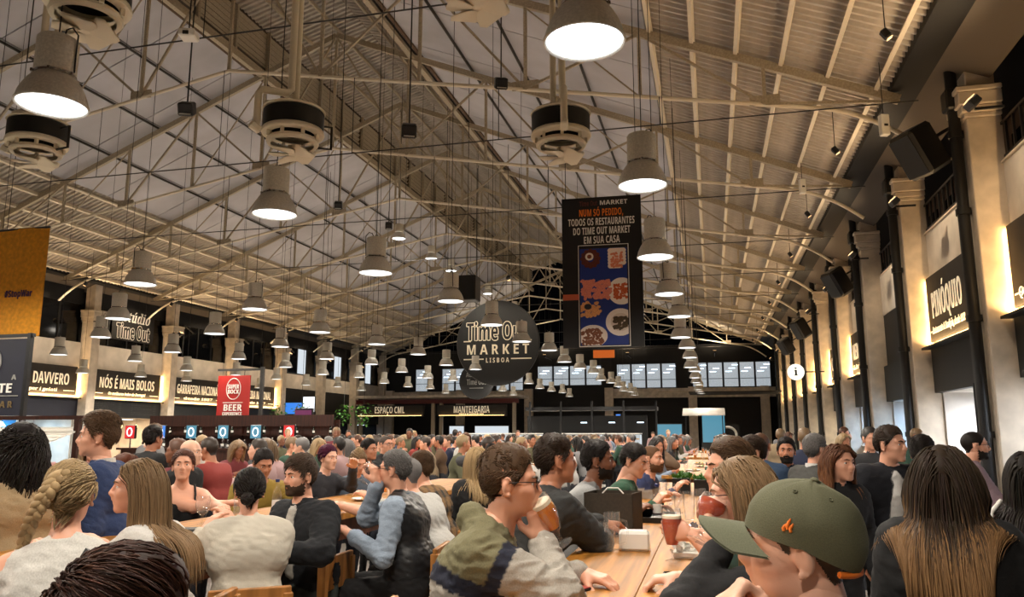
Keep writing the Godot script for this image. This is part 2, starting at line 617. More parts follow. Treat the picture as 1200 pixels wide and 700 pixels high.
func build_ceiling() -> void:
	var ceiling := structure("ceiling")
	var bays := 12
	var bay := (HALL_FAR - HALL_NEAR) / bays
	var long := HALL_FAR - HALL_NEAR
	var low_w := 6.1 / cos(atan(PITCH))
	var sheet := corrugated(low_w / 2.0 + 0.05, bay - 0.02)
	var mon := corrugated(3.5, bay - 0.02)
	var slat := boxm(Vector3(0.05, 0.16, bay - 0.3), M.steel_cream)
	var post := boxm(Vector3(0.12, 1.9, 0.12), M.steel_cream)
	var across := [M.roof_panel, M.roof_panel]
	for side: float in [1.0, -1.0]:
		var tilt := Basis(Vector3.BACK, atan(PITCH) * -side)
		# outer deck over the slope
		var mid: float = RIDGE + side * (3.4 + 18.9 + 1.6) * 0.5
		pbox("roof_deck", ceiling, V(mid, roof_y(mid) + 0.32, (HALL_FAR + HALL_NEAR) / 2), Vector3((18.9 + 1.6 - 3.4) / cos(atan(PITCH)), 0.2, long), M.deck, tilt)
		for i in bays:
			var d := HALL_NEAR + i * bay
			# corrugated sheets by the eaves, two rows
			for r in 2:
				var x0: float = RIDGE + side * (12.8 + 3.05 * (r + (0 if side > 0 else 1)))
				put(sheet, "roof_sheet", ceiling, V(x0, roof_y(x0) + 0.05 + 0.02 * r, d), tilt)
			# smooth panels above them, four across the slope
			for k in 4:
				var xm: float = RIDGE + side * (3.4 + 9.4 * (k + 0.5) / 4.0)
				for h in 2:
					pbox("ceiling_panel", ceiling, V(xm, roof_y(xm) + 0.08, d + bay * (h * 0.5 + 0.25)), Vector3(9.4 / 4.0 / cos(atan(PITCH)) - 0.05, 0.05, bay * 0.5 - 0.05), M.roof_panel, tilt)
			# raised ridge: louvred side and its own roof
			for k in 8:
				put(slat, "louver_slat", ceiling, V(RIDGE + side * 3.42, 16.42 + 0.235 * k, d + bay / 2), Basis(Vector3.BACK, 0.7 * side))
			for k in 3:
				put(post, "louver_post", ceiling, V(RIDGE + side * 3.3, 17.25, d + bay * k / 3.0))
			var mt := Basis(Vector3.BACK, atan(1.0 / 3.4) * -side)
			var mx: float = RIDGE if side > 0 else RIDGE - 3.5 * cos(atan(1.0 / 3.4))
			put(mon, "ridge_sheet", ceiling, V(mx, 19.2 if side > 0 else 19.2 - 3.5 * sin(atan(1.0 / 3.4)), d), mt)
		pbox("ridge_deck", ceiling, V(RIDGE + side * 1.75, 18.9, (HALL_FAR + HALL_NEAR) / 2), Vector3(3.75, 0.1, long), M.deck, Basis(Vector3.BACK, atan(1.0 / 3.4) * -side))
		pbox("ridge_wall", ceiling, V(RIDGE + side * 3.6, 17.35, (HALL_FAR + HALL_NEAR) / 2), Vector3(0.1, 2.4, long), M.brown_wall)
		pbox("ridge_beam", ceiling, V(RIDGE + side * 3.3, 16.2, (HALL_FAR + HALL_NEAR) / 2), Vector3(0.2, 0.3, long), M.steel_cream)
		# purlins along the hall
		for k in 6:
			var px: float = RIDGE + side * (12.9 + 1.1 * k)
			pbox("purlin", ceiling, V(px, roof_y(px) - 0.06, (HALL_FAR + HALL_NEAR) / 2), Vector3(0.10, 0.16, long), M.steel_light, tilt)
		for k in 4:
			var px: float = RIDGE + side * (3.4 + 9.4 * k / 4.0)
			pbox("purlin", ceiling, V(px, roof_y(px) - 0.04, (HALL_FAR + HALL_NEAR) / 2), Vector3(0.035, 0.10, long), M.steel_dark, tilt)
		for k in 2:
			var px: float = RIDGE + side * (0.9 + 1.3 * k)
			pbox("purlin", ceiling, V(px, 19.05 - 0.294 * (0.9 + 1.3 * k), (HALL_FAR + HALL_NEAR) / 2), Vector3(0.08, 0.14, long), M.steel_cream)


func tie_y(x: float) -> float:
	return 9.35 + (18.9 - absf(x - RIDGE)) / 18.9 * 3.35


func build_trusses() -> void:
	var proto: Node3D = null
	var where := []
	for k in range(-2, 9):
		where.append(20.0 + 6.95 * k)
	var words := ["passing over the nearest tables", "nearest in full view", "second", "third", "fourth", "fifth", "sixth", "seventh", "eighth", "ninth", "tenth"]
	for i in where.size():
		var t: Node3D
		if proto == null:
			t = thing("roof_truss", "", "truss", V(0, 0, where[i]), 0.0, "iron roof trusses across the hall")
			proto = t
			for s in [1.0, -1.0]:
				beam("rafter", t, Vector3(RIDGE + s * 18.9, roof_y(RIDGE + s * 18.9) - 0.2, 0), Vector3(RIDGE, 17.5, 0), 0.14, 0.22, M.steel_cream)
				var pts := [Vector3(RIDGE, tie_y(RIDGE), 0)]
				pts.append(Vector3(RIDGE + s * 16.4, tie_y(RIDGE + s * 16.4), 0))
				for k in 7:
					var a := k / 6.0
					pts.append(Vector3(RIDGE + s * (17.0 + 2.2 * a), tie_y(RIDGE + s * (17.0 + 2.2 * a)) - 0.75 * a * a, 0))
				rod("tie_rod", t, pts, 0.06, M.steel_light)
				for k in range(0, 6):
					var x: float = RIDGE + s * 3.15 * k
					if s < 0 and k == 0:
						continue
					beam("post", t, Vector3(x, tie_y(x), 0), Vector3(x, (17.5 if k == 0 else roof_y(x)) - 0.2, 0), 0.09, 0.09, M.steel_cream)
				for k in [1, 3, 5]:
					var x: float = RIDGE + s * 3.15 * k
					for o in [-1, 1]:
						var x2: float = RIDGE + s * 3.15 * (k + o)
						beam("brace", t, Vector3(x, tie_y(x), 0.03), Vector3(x2, roof_y(x2) - 0.25, 0.03), 0.07, 0.07, M.steel_cream)
					pbox("gusset", t, Vector3(x, tie_y(x) + 0.12, 0.0), Vector3(0.75, 0.26, 0.05), M.steel_cream)
				for k in [1, 3]:
					var x: float = RIDGE + s * 3.15 * k
					var x2: float = RIDGE + s * 3.15 * (k + 1)
					beam("stay", t, Vector3(x, roof_y(x) - 0.3, -0.04), Vector3(x2, tie_y(x2), -0.04), 0.04, 0.04, M.steel_cream)
			for k in 9:
				var hx: float = 3.4 - 4.4 * k
				rod("hanger", t, [Vector3(hx, 9.6, 0.08), Vector3(hx, tie_y(hx), 0.08)], 0.012, M.cable, 4)
			rod("conduit", t, [Vector3(5.2, 9.6, 0.08), Vector3(-33.2, 9.6, 0.08)], 0.018, M.steel_dark)
		else:
			t = proto.duplicate()
			t.name = numbered("roof_truss")
			add_child(t)
			t.position = V(0, 0, where[i])
		t.set_meta("label", "cream iron roof truss " + (words[i] if i < 2 else words[i] + " of the row counting from the tables"))


func pilaster(parent: Node3D, face: float, wall: float, d: float, top: float, cap: float) -> void:
	# square stone pier standing out from the wall, moulded capital near the gallery
	var s := signf(wall - face)
	var x := (face + wall) / 2
	var w := absf(wall - face)
	pbox("pilaster", parent, V(x, cap / 2, d), Vector3(w, cap, 0.62), M.stone, Basis(), 0.02)
	var b := MB.new()
	var y := 0.0
	for r in [[0.06, 0.10], [0.12, 0.16], [0.18, 0.30], [0.22, 0.12]]:
		b.box(Vector3(-s * r[0] * 0.5, y + r[1] / 2, 0), Vector3(w + r[0], r[1], 0.62 + 2 * r[0]), Basis(), 0.02)
		y += r[1]
	add(b, "capital", M.stone, parent, V(x, cap, d))
	pbox("pier", parent, V(x, (cap + y + top) / 2, d), Vector3(w * 0.85, top - cap - y, 0.52), M.stone, Basis(), 0.02)


func sign_face(side: float) -> Basis:
	# text on the right wall faces -x, on the left wall +x
	return Basis(Vector3.UP, -PI / 2 if side > 0 else PI / 2)


func menu_image(sd: int, lines: int, bg: Color, ink: Color) -> Image:
	var im := Image.create(128, 160, false, Image.FORMAT_RGB8)
	im.fill(bg)
	var r := RandomNumberGenerator.new()
	r.seed = sd
	for k in lines:
		var y := 14 + k * (136 / lines)
		var x := 10
		while x < 92:
			var w := r.randi_range(5, 15)
			im.fill_rect(Rect2i(x, y, w, 3), ink)
			x += w + 3
			if r.randf() < 0.16:
				break
		im.fill_rect(Rect2i(106, y, 12, 3), ink)
	return im


func stall_sign(side: float, x: float, d0: float, d1: float, y0: float, y1: float, words: String, small: String, label: String, lit := 1.0) -> void:
	var mid := (d0 + d1) / 2
	var w := d1 - d0
	var t := thing("stall_sign", label, "sign", V(x, y0, mid), 0.0, "lit stall signs along the walls")
	var h := y1 - y0
	pbox("board", t, Vector3(-side * 0.12, h / 2 + 0.06, 0), Vector3(0.05, h - 0.1, w - 0.5), M.sign_board)
	var f := sign_face(side)
	var off := -0.9 if side > 0 else 0.0   # lettering sits toward the far pier on the right wall
	if words:
		fit(letters(words, h * 0.36, t, Vector3(-side * 0.155, h * 0.56, off), f, M.sign_letters), w * (0.46 if words.length() < 9 else 0.74))
	if small:
		fit(letters(small, h * 0.10, t, Vector3(-side * 0.155, h * 0.21, off), f, M.sign_letters, 0.8, "Droid Serif", 700, 0.0, 0.25), w * 0.5)
	for e in [-1.0, 1.0]:
		pbox("rule", t, Vector3(-side * 0.15, h * 0.2, e * w * 0.38), Vector3(0.012, 0.035, w * 0.12), M.sign_letters)
	# light trough along the bottom edge: lights the board and the wall behind it
	pbox("light_trough", t, Vector3(-side * 0.25, -0.06, 0), Vector3(0.24, 0.06, w - 0.1), M.fascia_black)
	pbox("light_strip", t, Vector3(-side * 0.22, 0.0, 0), Vector3(0.05, 0.03, w - 0.2), M.strip_warm)
	area(t, Vector3(-side * 0.22, 0.035, 0), Vector3(side * 0.25, 1, 0), Vector2(0.05, w - 0.2), 16.0 * lit, Color(1.0, 0.80, 0.54), "sign_strip_light")
	# upright light lines beside the piers
	for e in [-1.0, 1.0]:
		pbox("light_strip", t, Vector3(-side * 0.05, h / 2, e * (w / 2 - 0.1)), Vector3(0.03, h, 0.03), M.strip_warm)
		area(t, Vector3(-side * 0.07, h / 2, e * (w / 2 - 0.06)), Vector3(-side * 0.5, 0, e), Vector2(0.03, h), 1.6 * lit, Color(1.0, 0.78, 0.48), "pier_strip_light")


func stall_room(parent: Node3D, side: float, x: float, d0: float, d1: float, h: float, wall_m: Material, cool: Color, energy: float) -> void:
	# a shallow kitchen behind the opening: back, sides, ceiling with a light panel
	var deep := 2.6
	var mid := (d0 + d1) / 2
	var w := d1 - d0
	pbox("stall_back", parent, V(x + side * deep, h / 2, mid), Vector3(0.1, h, w), wall_m)
	pbox("stall_ceiling", parent, V(x + side * deep / 2, h + 0.05, mid), Vector3(deep, 0.1, w), wall_m)
	for e in [d0 + 0.05, d1 - 0.05]:
		pbox("stall_side", parent, V(x + side * deep / 2, h / 2, e), Vector3(deep, h, 0.1), wall_m)
	var t := thing("stall_light", "", "light panel", V(x + side * 1.1, h - 0.04, mid))
	t.set_meta("group", "light panels in the stall ceilings")
	panels[side] = panels.get(side, -1) + 1
	t.set_meta("label", "bright ceiling light panel in the %s stall along the %s wall" % [ORD[panels[side]], "right" if side > 0 else "left"])
	pbox("frame", t, Vector3.ZERO, Vector3(0.5, 0.05, w * 0.7), M.white_gloss)
	pbox("light_diffuser", t, Vector3(0, -0.03, 0), Vector3(0.42, 0.02, w * 0.66), M.strip_cool)
	area(t, Vector3(0, -0.06, 0), Vector3.DOWN, Vector2(0.42, w * 0.66), energy, cool, "stall_panel_light")


var panels := {}
const ORD := ["first", "second", "third", "fourth", "fifth", "sixth", "seventh", "eighth", "ninth", "tenth", "eleventh", "twelfth"]

func build_walls() -> void:
	# ---- right
	var wr := structure("wall_right")
	var xw := 6.4
	var xp := 5.8
	pbox("outer_wall", wr, V(9.3, 5.2, 36.5), Vector3(0.3, 10.8, 84), M.brown_wall)
	pbox("gallery_floor", wr, V(7.9, 4.2, 36.5), Vector3(2.7, 0.2, 84), M.fascia_black)
	pbox("gallery_wall", wr, V(8.3, 7.8, 36.5), Vector3(0.2, 6.0, 84), M.brown_wall)
	pbox("eave_wall", wr, V(6.3, 10.35, 36.5), Vector3(3.4, 0.9, 84), M.dark_wall)
	var bays := []
	for k in 11:
		bays.append(5.7 + 6.6 * k)
	var info := [
		["", "", "blank lit stall sign at the near end of the right wall", 1.2],
		["", "Quiosque do Peixe", "lit stall sign with a drawn fish board below, cut by the picture's right edge", 1.2],
		["PINÓQUIO", "Restaurante & Tradição, desde 1982", "lit dark stall sign reading PINÓQUIO over a white menu room", 1.0],
		["", "", "unlit stall sign panel with a small white square emblem", 0.0],
		["MERCADO", "Lisboa", "pale lit stall sign between the square emblem panel and the round information disc", 1.3],
		["CAFÉ", "", "narrow lit stall sign just right of the round information disc", 1.3],
		["", "", "fifth lit stall sign counting from PINÓQUIO", 1.2],
		["", "", "sixth lit stall sign counting from PINÓQUIO", 1.2],
		["", "", "seventh lit stall sign counting from PINÓQUIO", 1.2],
		["", "", "eighth lit stall sign counting from PINÓQUIO", 1.2],
	]
	for k in bays.size():
		var d: float = bays[k]
		pilaster(wr, xp, xw + 0.1, d, 9.9, 8.55)
		# dark iron downpipe column on the hall face of each pier
		var b := MB.new()
		b.tube([Vector3(0, 0, 0), Vector3(0, 9.9, 0)], 0.13, 10)
		for y in [1.5, 4.0, 6.4, 8.2]:
			b.tube([Vector3(0, y, 0), Vector3(0, y + 0.14, 0)], 0.165, 10)
		b.box(Vector3(0.02, 9.1, 0), Vector3(0.42, 0.5, 0.42), Basis(), 0.04)
		add(b, "downpipe", M.black_iron, wr, V(5.64, 0, d))
		if k == bays.size() - 1:
			break
		var d0 := d + 0.31
		var d1 := d + 6.6 - 0.31
		var mid := (d0 + d1) / 2
		var w := d1 - d0
		pbox("fascia", wr, V(xw + 0.02, 3.4, mid), Vector3(0.24, 1.3, w), M.fascia_green if k % 2 else M.fascia_black)
		pbox("white_parapet", wr, V(xw + 0.1, 5.75, mid), Vector3(0.14, 3.4, w), M.plaster_white if k != 3 else M.fascia_black)
		if k == 3:
			pbox("white_parapet", wr, V(xw + 0.08, 6.7, mid), Vector3(0.16, 1.5, w), M.plaster_white)
		pbox("parapet_cap", wr, V(xw + 0.08, 7.47, mid), Vector3(0.2, 0.05, w), M.stone)
		pbox("rail", wr, V(xw + 0.08, 8.35, mid), Vector3(0.06, 0.06, w), M.black_iron)
		pbox("rail", wr, V(xw + 0.08, 7.6, mid), Vector3(0.05, 0.05, w), M.black_iron)
		for q in 14:
			pbox("baluster", wr, V(xw + 0.08, 7.95, d0 + w * (q + 0.5) / 14.0), Vector3(0.05, 0.8, 0.05), M.black_iron)
		for q in 3:
			pbox("gallery_window", wr, V(8.18, 8.6, d0 + w * (q + 0.5) / 3.0), Vector3(0.06, 1.9, 1.2), M.dark_glass)
		var a: Array = info[k]
		if k != 3:
			stall_sign(1.0, xw, d0, d1, 4.08, 5.95 if k != 2 else 6.05, a[0], a[1], a[2], a[3])
		var cool := Color(0.92, 0.95, 1.0) if k < 3 else (Color(0.66, 0.82, 1.0) if k in [3, 4] else Color(1.0, 0.93, 0.8))
		stall_room(wr, 1.0, xw + 0.1, d0, d1, 2.75, M.plaster_white, cool, [34.0, 34.0, 40.0, 28.0, 30.0, 16.0, 10.0, 4.0, 3.0, 8.0][k])
		# counter of the stall
		var c := thing("stall_counter", "", "counter", V(xw + 0.4, 0, mid), 0.0, "stall counters along the right wall")
		c.set_meta("label", "dark stall counter with a white top, %s along the right wall" % ORD[k])
		pbox("counter_front", c, Vector3(0, 0.52, 0), Vector3(0.5, 1.04, w - 0.2), M.fascia_black)
		pbox("counter_top", c, Vector3(-0.05, 1.06, 0), Vector3(0.66, 0.05, w - 0.2), M.white_gloss)
		# dark directory board on each pier
		var db := thing("directory_board", "", "board", V(xp - 0.2, 1.25, d + 0.36), 0.0, "dark directory boards beside the stalls")
		db.set_meta("label", "tall dark directory board on the %s pier along the right wall" % ORD[k])
		pbox("board", db, Vector3(0.35, 0.72, 0.0), Vector3(0.72, 1.44, 0.05), M.print_black)
		print_board(menu_image(40 + k, 9, Color(0.05, 0.05, 0.055), Color(0.22, 0.22, 0.22)), "print", db, Vector3(0.35, 0.72, 0.03), Vector2(0.6, 1.2), Basis())
		if k in [2, 1, 4, 3]:
			var mb := thing("menu_board", ["", "white menu board in the bright room at the picture's right edge", "white menu board in the bright room under PINÓQUIO", "pale menu board in the bluish room under the square emblem", "pale menu board in the blue room beyond the square emblem"][k], "menu board", V(8.9, 1.05, mid + 0.4), 0.0, "white menu boards in the stalls")
			pbox("board", mb, Vector3(0, 0.75, 0), Vector3(0.06, 1.4, 3.4), M.window_frame)
			print_board(menu_image(7 + k, 12, Color(0.86, 0.88, 0.88), Color(0.62, 0.64, 0.64)), "print", mb, Vector3(-0.04, 0.75, 0), Vector2(3.2, 1.28), sign_face(1.0))
	# round white square emblem, small lamp pair
	var em := thing("emblem_sign", "small glowing square emblem on the white parapet beyond PINÓQUIO", "sign", V(xw - 0.02, 5.6, 29.0))
	pbox("sign_plate", em, Vector3(0, 0.35, 0), Vector3(0.04, 0.75, 0.75), M.fascia_green)
	for q in 3:
		pbox("sign_glow_bar", em, Vector3(-0.03, 0.15 + 0.2 * q, 0), Vector3(0.02, 0.06, 0.5), M.screen_white)
	pbox("sign_glow_bar", em, Vector3(-0.03, 0.35, 0.25), Vector3(0.02, 0.5, 0.06), M.screen_white)
	pbox("sign_glow_bar", em, Vector3(-0.03, 0.35, -0.25), Vector3(0.02, 0.5, 0.06), M.screen_white)
	spot(em, Vector3(-0.5, -0.1, 0), Vector3(1, 0.5, 0), 1.2, Color(0.8, 0.9, 1.0), 60, 0.05)
	# ---- left
	var wl := structure("wall_left")
	xw = -34.0
	xp = -33.35
	pbox("outer_wall", wl, V(-37.2, 5.2, 36.5), Vector3(0.3, 10.8, 84), M.brown_wall)
	pbox("gallery_wall", wl, V(-34.5, 8.3, 36.5), Vector3(0.2, 3.6, 84), M.dark_wall)
	pbox("gallery_floor", wl, V(-35.7, 3.5, 36.5), Vector3(3.0, 0.2, 84), M.fascia_black)
	pbox("eave_wall", wl, V(-34.6, 10.35, 36.5), Vector3(3.4, 0.9, 84), M.dark_wall)
	var linfo := [
		["GELATO DAVVERO", "Amore per i gelati", "lit stall sign reading GELATO DAVVERO behind the dark pole sign"],
		["NÓS É MAIS BOLOS", "Os melhores bolos de Portugal", "lit stall sign reading NÓS É MAIS BOLOS"],
		["GARRAFEIRA NACIONAL", "desde 1927", "lit stall sign reading GARRAFEIRA NACIONAL left of the red beer sign"],
		["GARRAFEIRA NACIONAL", "desde 1927", "lit stall sign reading GARRAFEIRA NACIONAL right of the red beer sign"],
	]
	for k in 8:
		var d := 30.2 + 6.8 * k - 0.2
		pilaster(wl, xp, xw - 0.1, d, 9.9, 7.75)
		if k == 7:
			break
		var d0 := d + 0.31
		var d1 := d + 6.8 - 0.31
		var mid := (d0 + d1) / 2
		var w := d1 - d0
		pbox("fascia", wl, V(xw - 0.02, 3.0, mid), Vector3(0.24, 1.0, w), M.fascia_navy if k < 2 else M.fascia_black)
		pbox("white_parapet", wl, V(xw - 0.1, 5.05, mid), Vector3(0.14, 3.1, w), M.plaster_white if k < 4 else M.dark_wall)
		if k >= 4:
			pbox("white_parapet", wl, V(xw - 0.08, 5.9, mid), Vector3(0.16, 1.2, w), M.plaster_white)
		# dark glazing of the gallery
		pbox("window_head", wl, V(xw - 0.2, 9.3, mid), Vector3(0.1, 1.1, w), M.dark_wall)
		for q in 4:
			pbox("window_pane", wl, V(xw - 0.25, 7.7, d0 + w * (q + 0.5) / 4.0), Vector3(0.03, 2.1, w / 4.0 - 0.1), M.dark_glass if not (k >= 4 and q % 2 == 0) else M.window_lit)
			pbox("window_mullion", wl, V(xw - 0.22, 7.7, d0 + w * q / 4.0), Vector3(0.08, 2.1, 0.08), M.window_frame)
		if k < 4:
			stall_sign(-1.0, xw, d0, d1, 3.55, 5.2, linfo[k][0], linfo[k][1], linfo[k][2], 1.3)
		var energy: float = [28.0, 22.0, 18.0, 16.0, 2.0, 1.0, 1.0][k]
		var cool: Color = [Color(0.72, 0.88, 1), Color(1, 0.84, 0.62), Color(1, 0.94, 0.8), Color(1, 0.92, 0.75), Color(0.6, 0.7, 1), Color(0.7, 0.8, 1), Color(0.7, 0.8, 1)][k]
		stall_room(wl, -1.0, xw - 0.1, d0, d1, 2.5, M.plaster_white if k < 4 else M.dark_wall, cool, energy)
	# chalk menu band over the cake stall
	var cb := thing("chalk_menu", "black chalk menu band under the NÓS É MAIS BOLOS sign", "menu board", V(xw + 0.14, 2.5, 40.2))
	pbox("board", cb, Vector3(0, 0.5, 0), Vector3(0.03, 0.98, 6.1), M.print_black)
	for e in [-1.0, 1.0]:
		print_board(menu_image(60 + int(e), 7, Color(0.06, 0.06, 0.06), Color(0.28, 0.27, 0.26)), "print", cb, Vector3(0.02, 0.5, e * 1.5), Vector2(2.6, 0.9), sign_face(-1.0))
	var cb_words := thing("studio_sign", "white script sign on the dark gallery glass above NÓS É MAIS BOLOS", "sign", V(xw + 0.02, 7.0, 40.6))
	letters("Estúdio", 0.62, cb_words, Vector3(-0.1, 1.55, 0), sign_face(-1.0), M.print_white, 0.85, "Droid Serif", 700, 0.0, 0.25)
	outlined("Time Out", 0.85, cb_words, Vector3(-0.11, 0.65, 0), sign_face(-1.0), M.print_white, M.print_black, 0.55, 0.05)
	pbox("sign_panel", cb_words, Vector3(-0.15, 1.1, 0), Vector3(0.04, 2.0, 3.6), M.print_black)
	# ---- near end, behind the camera
	var wn := structure("wall_near")
	pbox("brick_face", wn, V(-14, 10, HALL_NEAR - 0.1), Vector3(48, 21, 0.3), M.brown_wall)
	# ---- floor
	var fl := structure("floor")
	pbox("slab", fl, V(-14, -0.15, 36.5), Vector3(48, 0.3, 84), M.floor)
	for k in 14:
		pbox("joint", fl, V(5.0 - 3.0 * k, 0.001, 36.5), Vector3(0.02, 0.004, 82), M.floor_joint)


func build_far_wall() -> void:
	var wf := structure("wall_far")
	var z := HALL_FAR
	pbox("lower_wall", wf, V(-14, 5.05, z + 0.2), Vector3(44, 10.1, 0.3), M.dark_wall)
	# gable: dark on the left, pale above the middle and right
	var b := MB.new()
	b.prism(PackedVector2Array([Vector2(-34, 10.0), Vector2(-20, 10.0), Vector2(-20, roof_y(-20) + 0.1), Vector2(-34, roof_y(-34) + 0.1)]), 0, 0.2)
	add(b, "gable_dark", M.dark_wall, wf, V(0, 0, z + 0.2))
	var b2 := MB.new()
	b2.prism(PackedVector2Array([Vector2(-20, 10.1), Vector2(6, 10.1), Vector2(6, roof_y(6.0) + 0.1), Vector2(-10.7, roof_y(-10.7) + 0.1), Vector2(-10.7, 18.3), Vector2(RIDGE, 19.3), Vector2(-17.5, 18.3), Vector2(-17.5, roof_y(-17.5)), Vector2(-20, roof_y(-20))]), 0, 0.2)
	add(b2, "gable_pale", M.roof_panel, wf, V(0, 0, z + 0.2))
	# lit windows of the upper floor: right group, middle group, left group
	var n := 0
	for g in [[-9.0, 5.6, 10, 5.95, 8.35], [-31.6, -18.4, 9, 5.9, 8.25], [-17.0, -10.4, 4, 6.3, 8.3]]:
		var w: float = (g[1] - g[0]) / g[2]
		var hh: float = g[4] - g[3]
		for k in int(g[2]):
			n += 1
			if g[0] < -30 and k in [0, 2, 6]:
				continue
			if g[0] == -9.0 and k in [4]:
				continue
			var win := structure("window_%d" % n)
			win.position = V(g[0] + w * (k + 0.5), g[3], z)
			pbox("window_pane", win, Vector3(0, hh / 2, 0.0), Vector3(w - 0.16, hh - 0.1, 0.04), M.pane_glass)
			pbox("window_lit_room", win, Vector3(0, hh / 2, -0.015 if false else -0.04), Vector3(w - 0.1, hh - 0.04, 0.02), M.window_lit)
			for e in [-1.0, 1.0]:
				pbox("window_frame", win, Vector3(e * (w / 2 - 0.04), hh / 2, 0.05), Vector3(0.1, hh, 0.08), M.window_frame)
				pbox("window_frame", win, Vector3(0, hh / 2 + e * hh / 2, 0.05), Vector3(w, 0.1, 0.08), M.window_frame)
			pbox("window_bar", win, Vector3(0, hh * 0.34, 0.04), Vector3(w - 0.2, 0.05, 0.05), M.window_frame)
			for q in 2 + k % 2:
				pbox("ceiling_light_tube", win, Vector3((q - 0.7) * 0.3, hh * (0.62 + 0.13 * q), 0.03), Vector3(w * 0.4, 0.06, 0.02), M.strip_cool)
	pbox("white_band", wf, V(-1.7, 5.45, z - 0.2), Vector3(15.2, 0.9, 0.3), M.plaster)
	pbox("white_band", wf, V(-25.4, 5.55, z - 0.2), Vector3(15.4, 0.6, 0.3), M.plaster)
	for x in [-32.8, -25.0, -17.8, -9.7, -1.7, 4.9]:
		pbox("pier", wf, V(x, 3.0, z - 0.4), Vector3(0.8, 6.0, 0.6), M.stone)
	# steel mezzanine with a deep red edge in front of the left half
	var mz := thing("mezzanine_beam", "dark red steel beam of the mezzanine above ESPAÇO CML", "beam", V(-25, 4.3, 70))
	pbox("web", mz, Vector3(0, 0.2, 0), Vector3(16.0, 0.35, 0.3), M.red_beam)
	pbox("flange", mz, Vector3(0, 0.42, 0), Vector3(16.0, 0.05, 0.5), M.red_beam)
	pbox("slab", mz, Vector3(0, 0.7, -2.0), Vector3(16.0, 0.25, 4.5), M.plaster)
	for x in [-7.5, -0.2, 0.6, 7.6]:
		pbox("post", mz, Vector3(x, -2.1, 0), Vector3(0.3, 4.4, 0.3), M.steel_cream)
	var list := [["ESPAÇO CML", -29.2, 6.8, "dark beam sign reading ESPAÇO CML"], ["MANTEIGARIA", -21.2, 6.6, "dark beam sign reading MANTEIGARIA"]]
	for a in list:
		var t := thing("beam_sign", a[3], "sign", V(a[1], 3.15, 69.2), 0.0, "beam signs at the far end")
		pbox("board", t, Vector3(0, 0.5, 0), Vector3(a[2], 1.0, 0.3), M.sign_board)
		letters(a[0], 0.6, t, Vector3(0, 0.58, 0.16), Basis(), M.sign_letters, 0.6)
		pbox("light_strip", t, Vector3(0, 0.06, 0.2), Vector3(a[2] - 0.4, 0.03, 0.03), M.strip_warm)
		area(t, Vector3(0, 0.1, 0.25), Vector3(0, 1, -0.3), Vector2(a[2] - 0.4, 0.04), 1.2, Color(1, 0.82, 0.55), "sign_strip_light")
	letters("Fábrica de pastéis de nata", 0.16, get_node("beam_sign_001"), Vector3(0, 0.2, 0.16), Basis(), M.sign_letters, 0.8, "Droid Serif", 700, 0.0, 0.2)
	# lit shop fronts under them
	for a in [[-19.8, 3.2, M.window_lit, "white"], [-23.2, 1.4, M.window_lit, "white"], [-14.6, 2.2, M.screen_cyan, "cyan"]]:
		var t := thing("shop_window", a[3] + " lit shop window " + ("of the counter under MANTEIGARIA" if a[0] == -19.8 else "beside the posts left of MANTEIGARIA's counter" if a[0] < -20 else "screen behind the glass display cases"), "window", V(a[1] * 0 + a[0], 0.9, 71.0))
		pbox("window_frame", t, Vector3(0, 0.7, 0), Vector3(a[1] + 0.2, 1.5, 0.1), M.window_frame)
		pbox("window_lit_pane", t, Vector3(0, 0.7, 0.06), Vector3(a[1], 1.3, 0.03), a[2])
		pbox("plinth", t, Vector3(0, -0.47, 0), Vector3(a[1] + 0.2, 0.86, 0.3), M.fascia_black)
	# round white ring emblem on the dark wall, right of centre
	var ring := thing("ring_emblem", "white ring emblem with a dark star shape on the far dark wall", "sign", V(1.2, 1.15, 65.0))
	var rb := MB.new()
	var pts := []
	for k in 33:
		pts.append(Vector3(cos(TAU * k / 32), sin(TAU * k / 32), 0) * 0.62)
	rb.tube(pts, 0.1, 6, false)
	add(rb, "ring", M.print_white, ring, Vector3(0, 0.3, 0.1))
	pbox("backing", ring, Vector3(0, 0.0, 0), Vector3(1.7, 2.3, 0.08), M.print_black)
	# lit service windows on the right of the far end
	for a in [[-3.6, 1.9, 1.2, "pale cyan lit window between the two dark piers"], [0.2 - 2.3, 2.4, 0.8, "bright cyan lit window with a canopy above it"]]:
		pass
	for a in [[-7.3, 0.35, 2.2], [-6.3, 0.35, 2.0], [-5.6, 0.3, 1.9]]:
		var t := thing("blue_screen", "narrow upright blue screen at the far end, " + ("leftmost" if a[0] < -7 else "middle" if a[0] < -6 else "rightmost") + " of three", "screen", V(a[0], 0.9, 64.0), 0.0, "narrow blue screens at the far end")
		pbox("frame", t, Vector3(0, a[2] / 2, 0), Vector3(a[1] + 0.1, a[2] + 0.1, 0.08), M.plastic_black)
		pbox("screen_face", t, Vector3(0, a[2] / 2, 0.05), Vector3(a[1], a[2], 0.02), M.screen_blue)
		pbox("stand", t, Vector3(0, -0.45, 0), Vector3(0.2, 0.9, 0.1), M.plastic_black)
	for a in [[-3.3, 1.9, 1.4, "pale cyan lit counter window left of the bright pier"], [0.1, 1.7, 2.1, "tall cyan lit counter window under a white canopy"]]:
		var t := thing("counter_window", a[3], "window", V(a[0], 0.9, 64.5))
		pbox("window_frame", t, Vector3(0, a[2] / 2, 0), Vector3(a[1] + 0.15, a[2] + 0.15, 0.1), M.window_frame)
		pbox("window_lit_pane", t, Vector3(0, a[2] / 2, 0.06), Vector3(a[1], a[2], 0.02), M.screen_cyan)
		pbox("plinth", t, Vector3(0, -0.48, 0), Vector3(a[1] + 0.2, 0.84, 0.3), M.fascia_black)
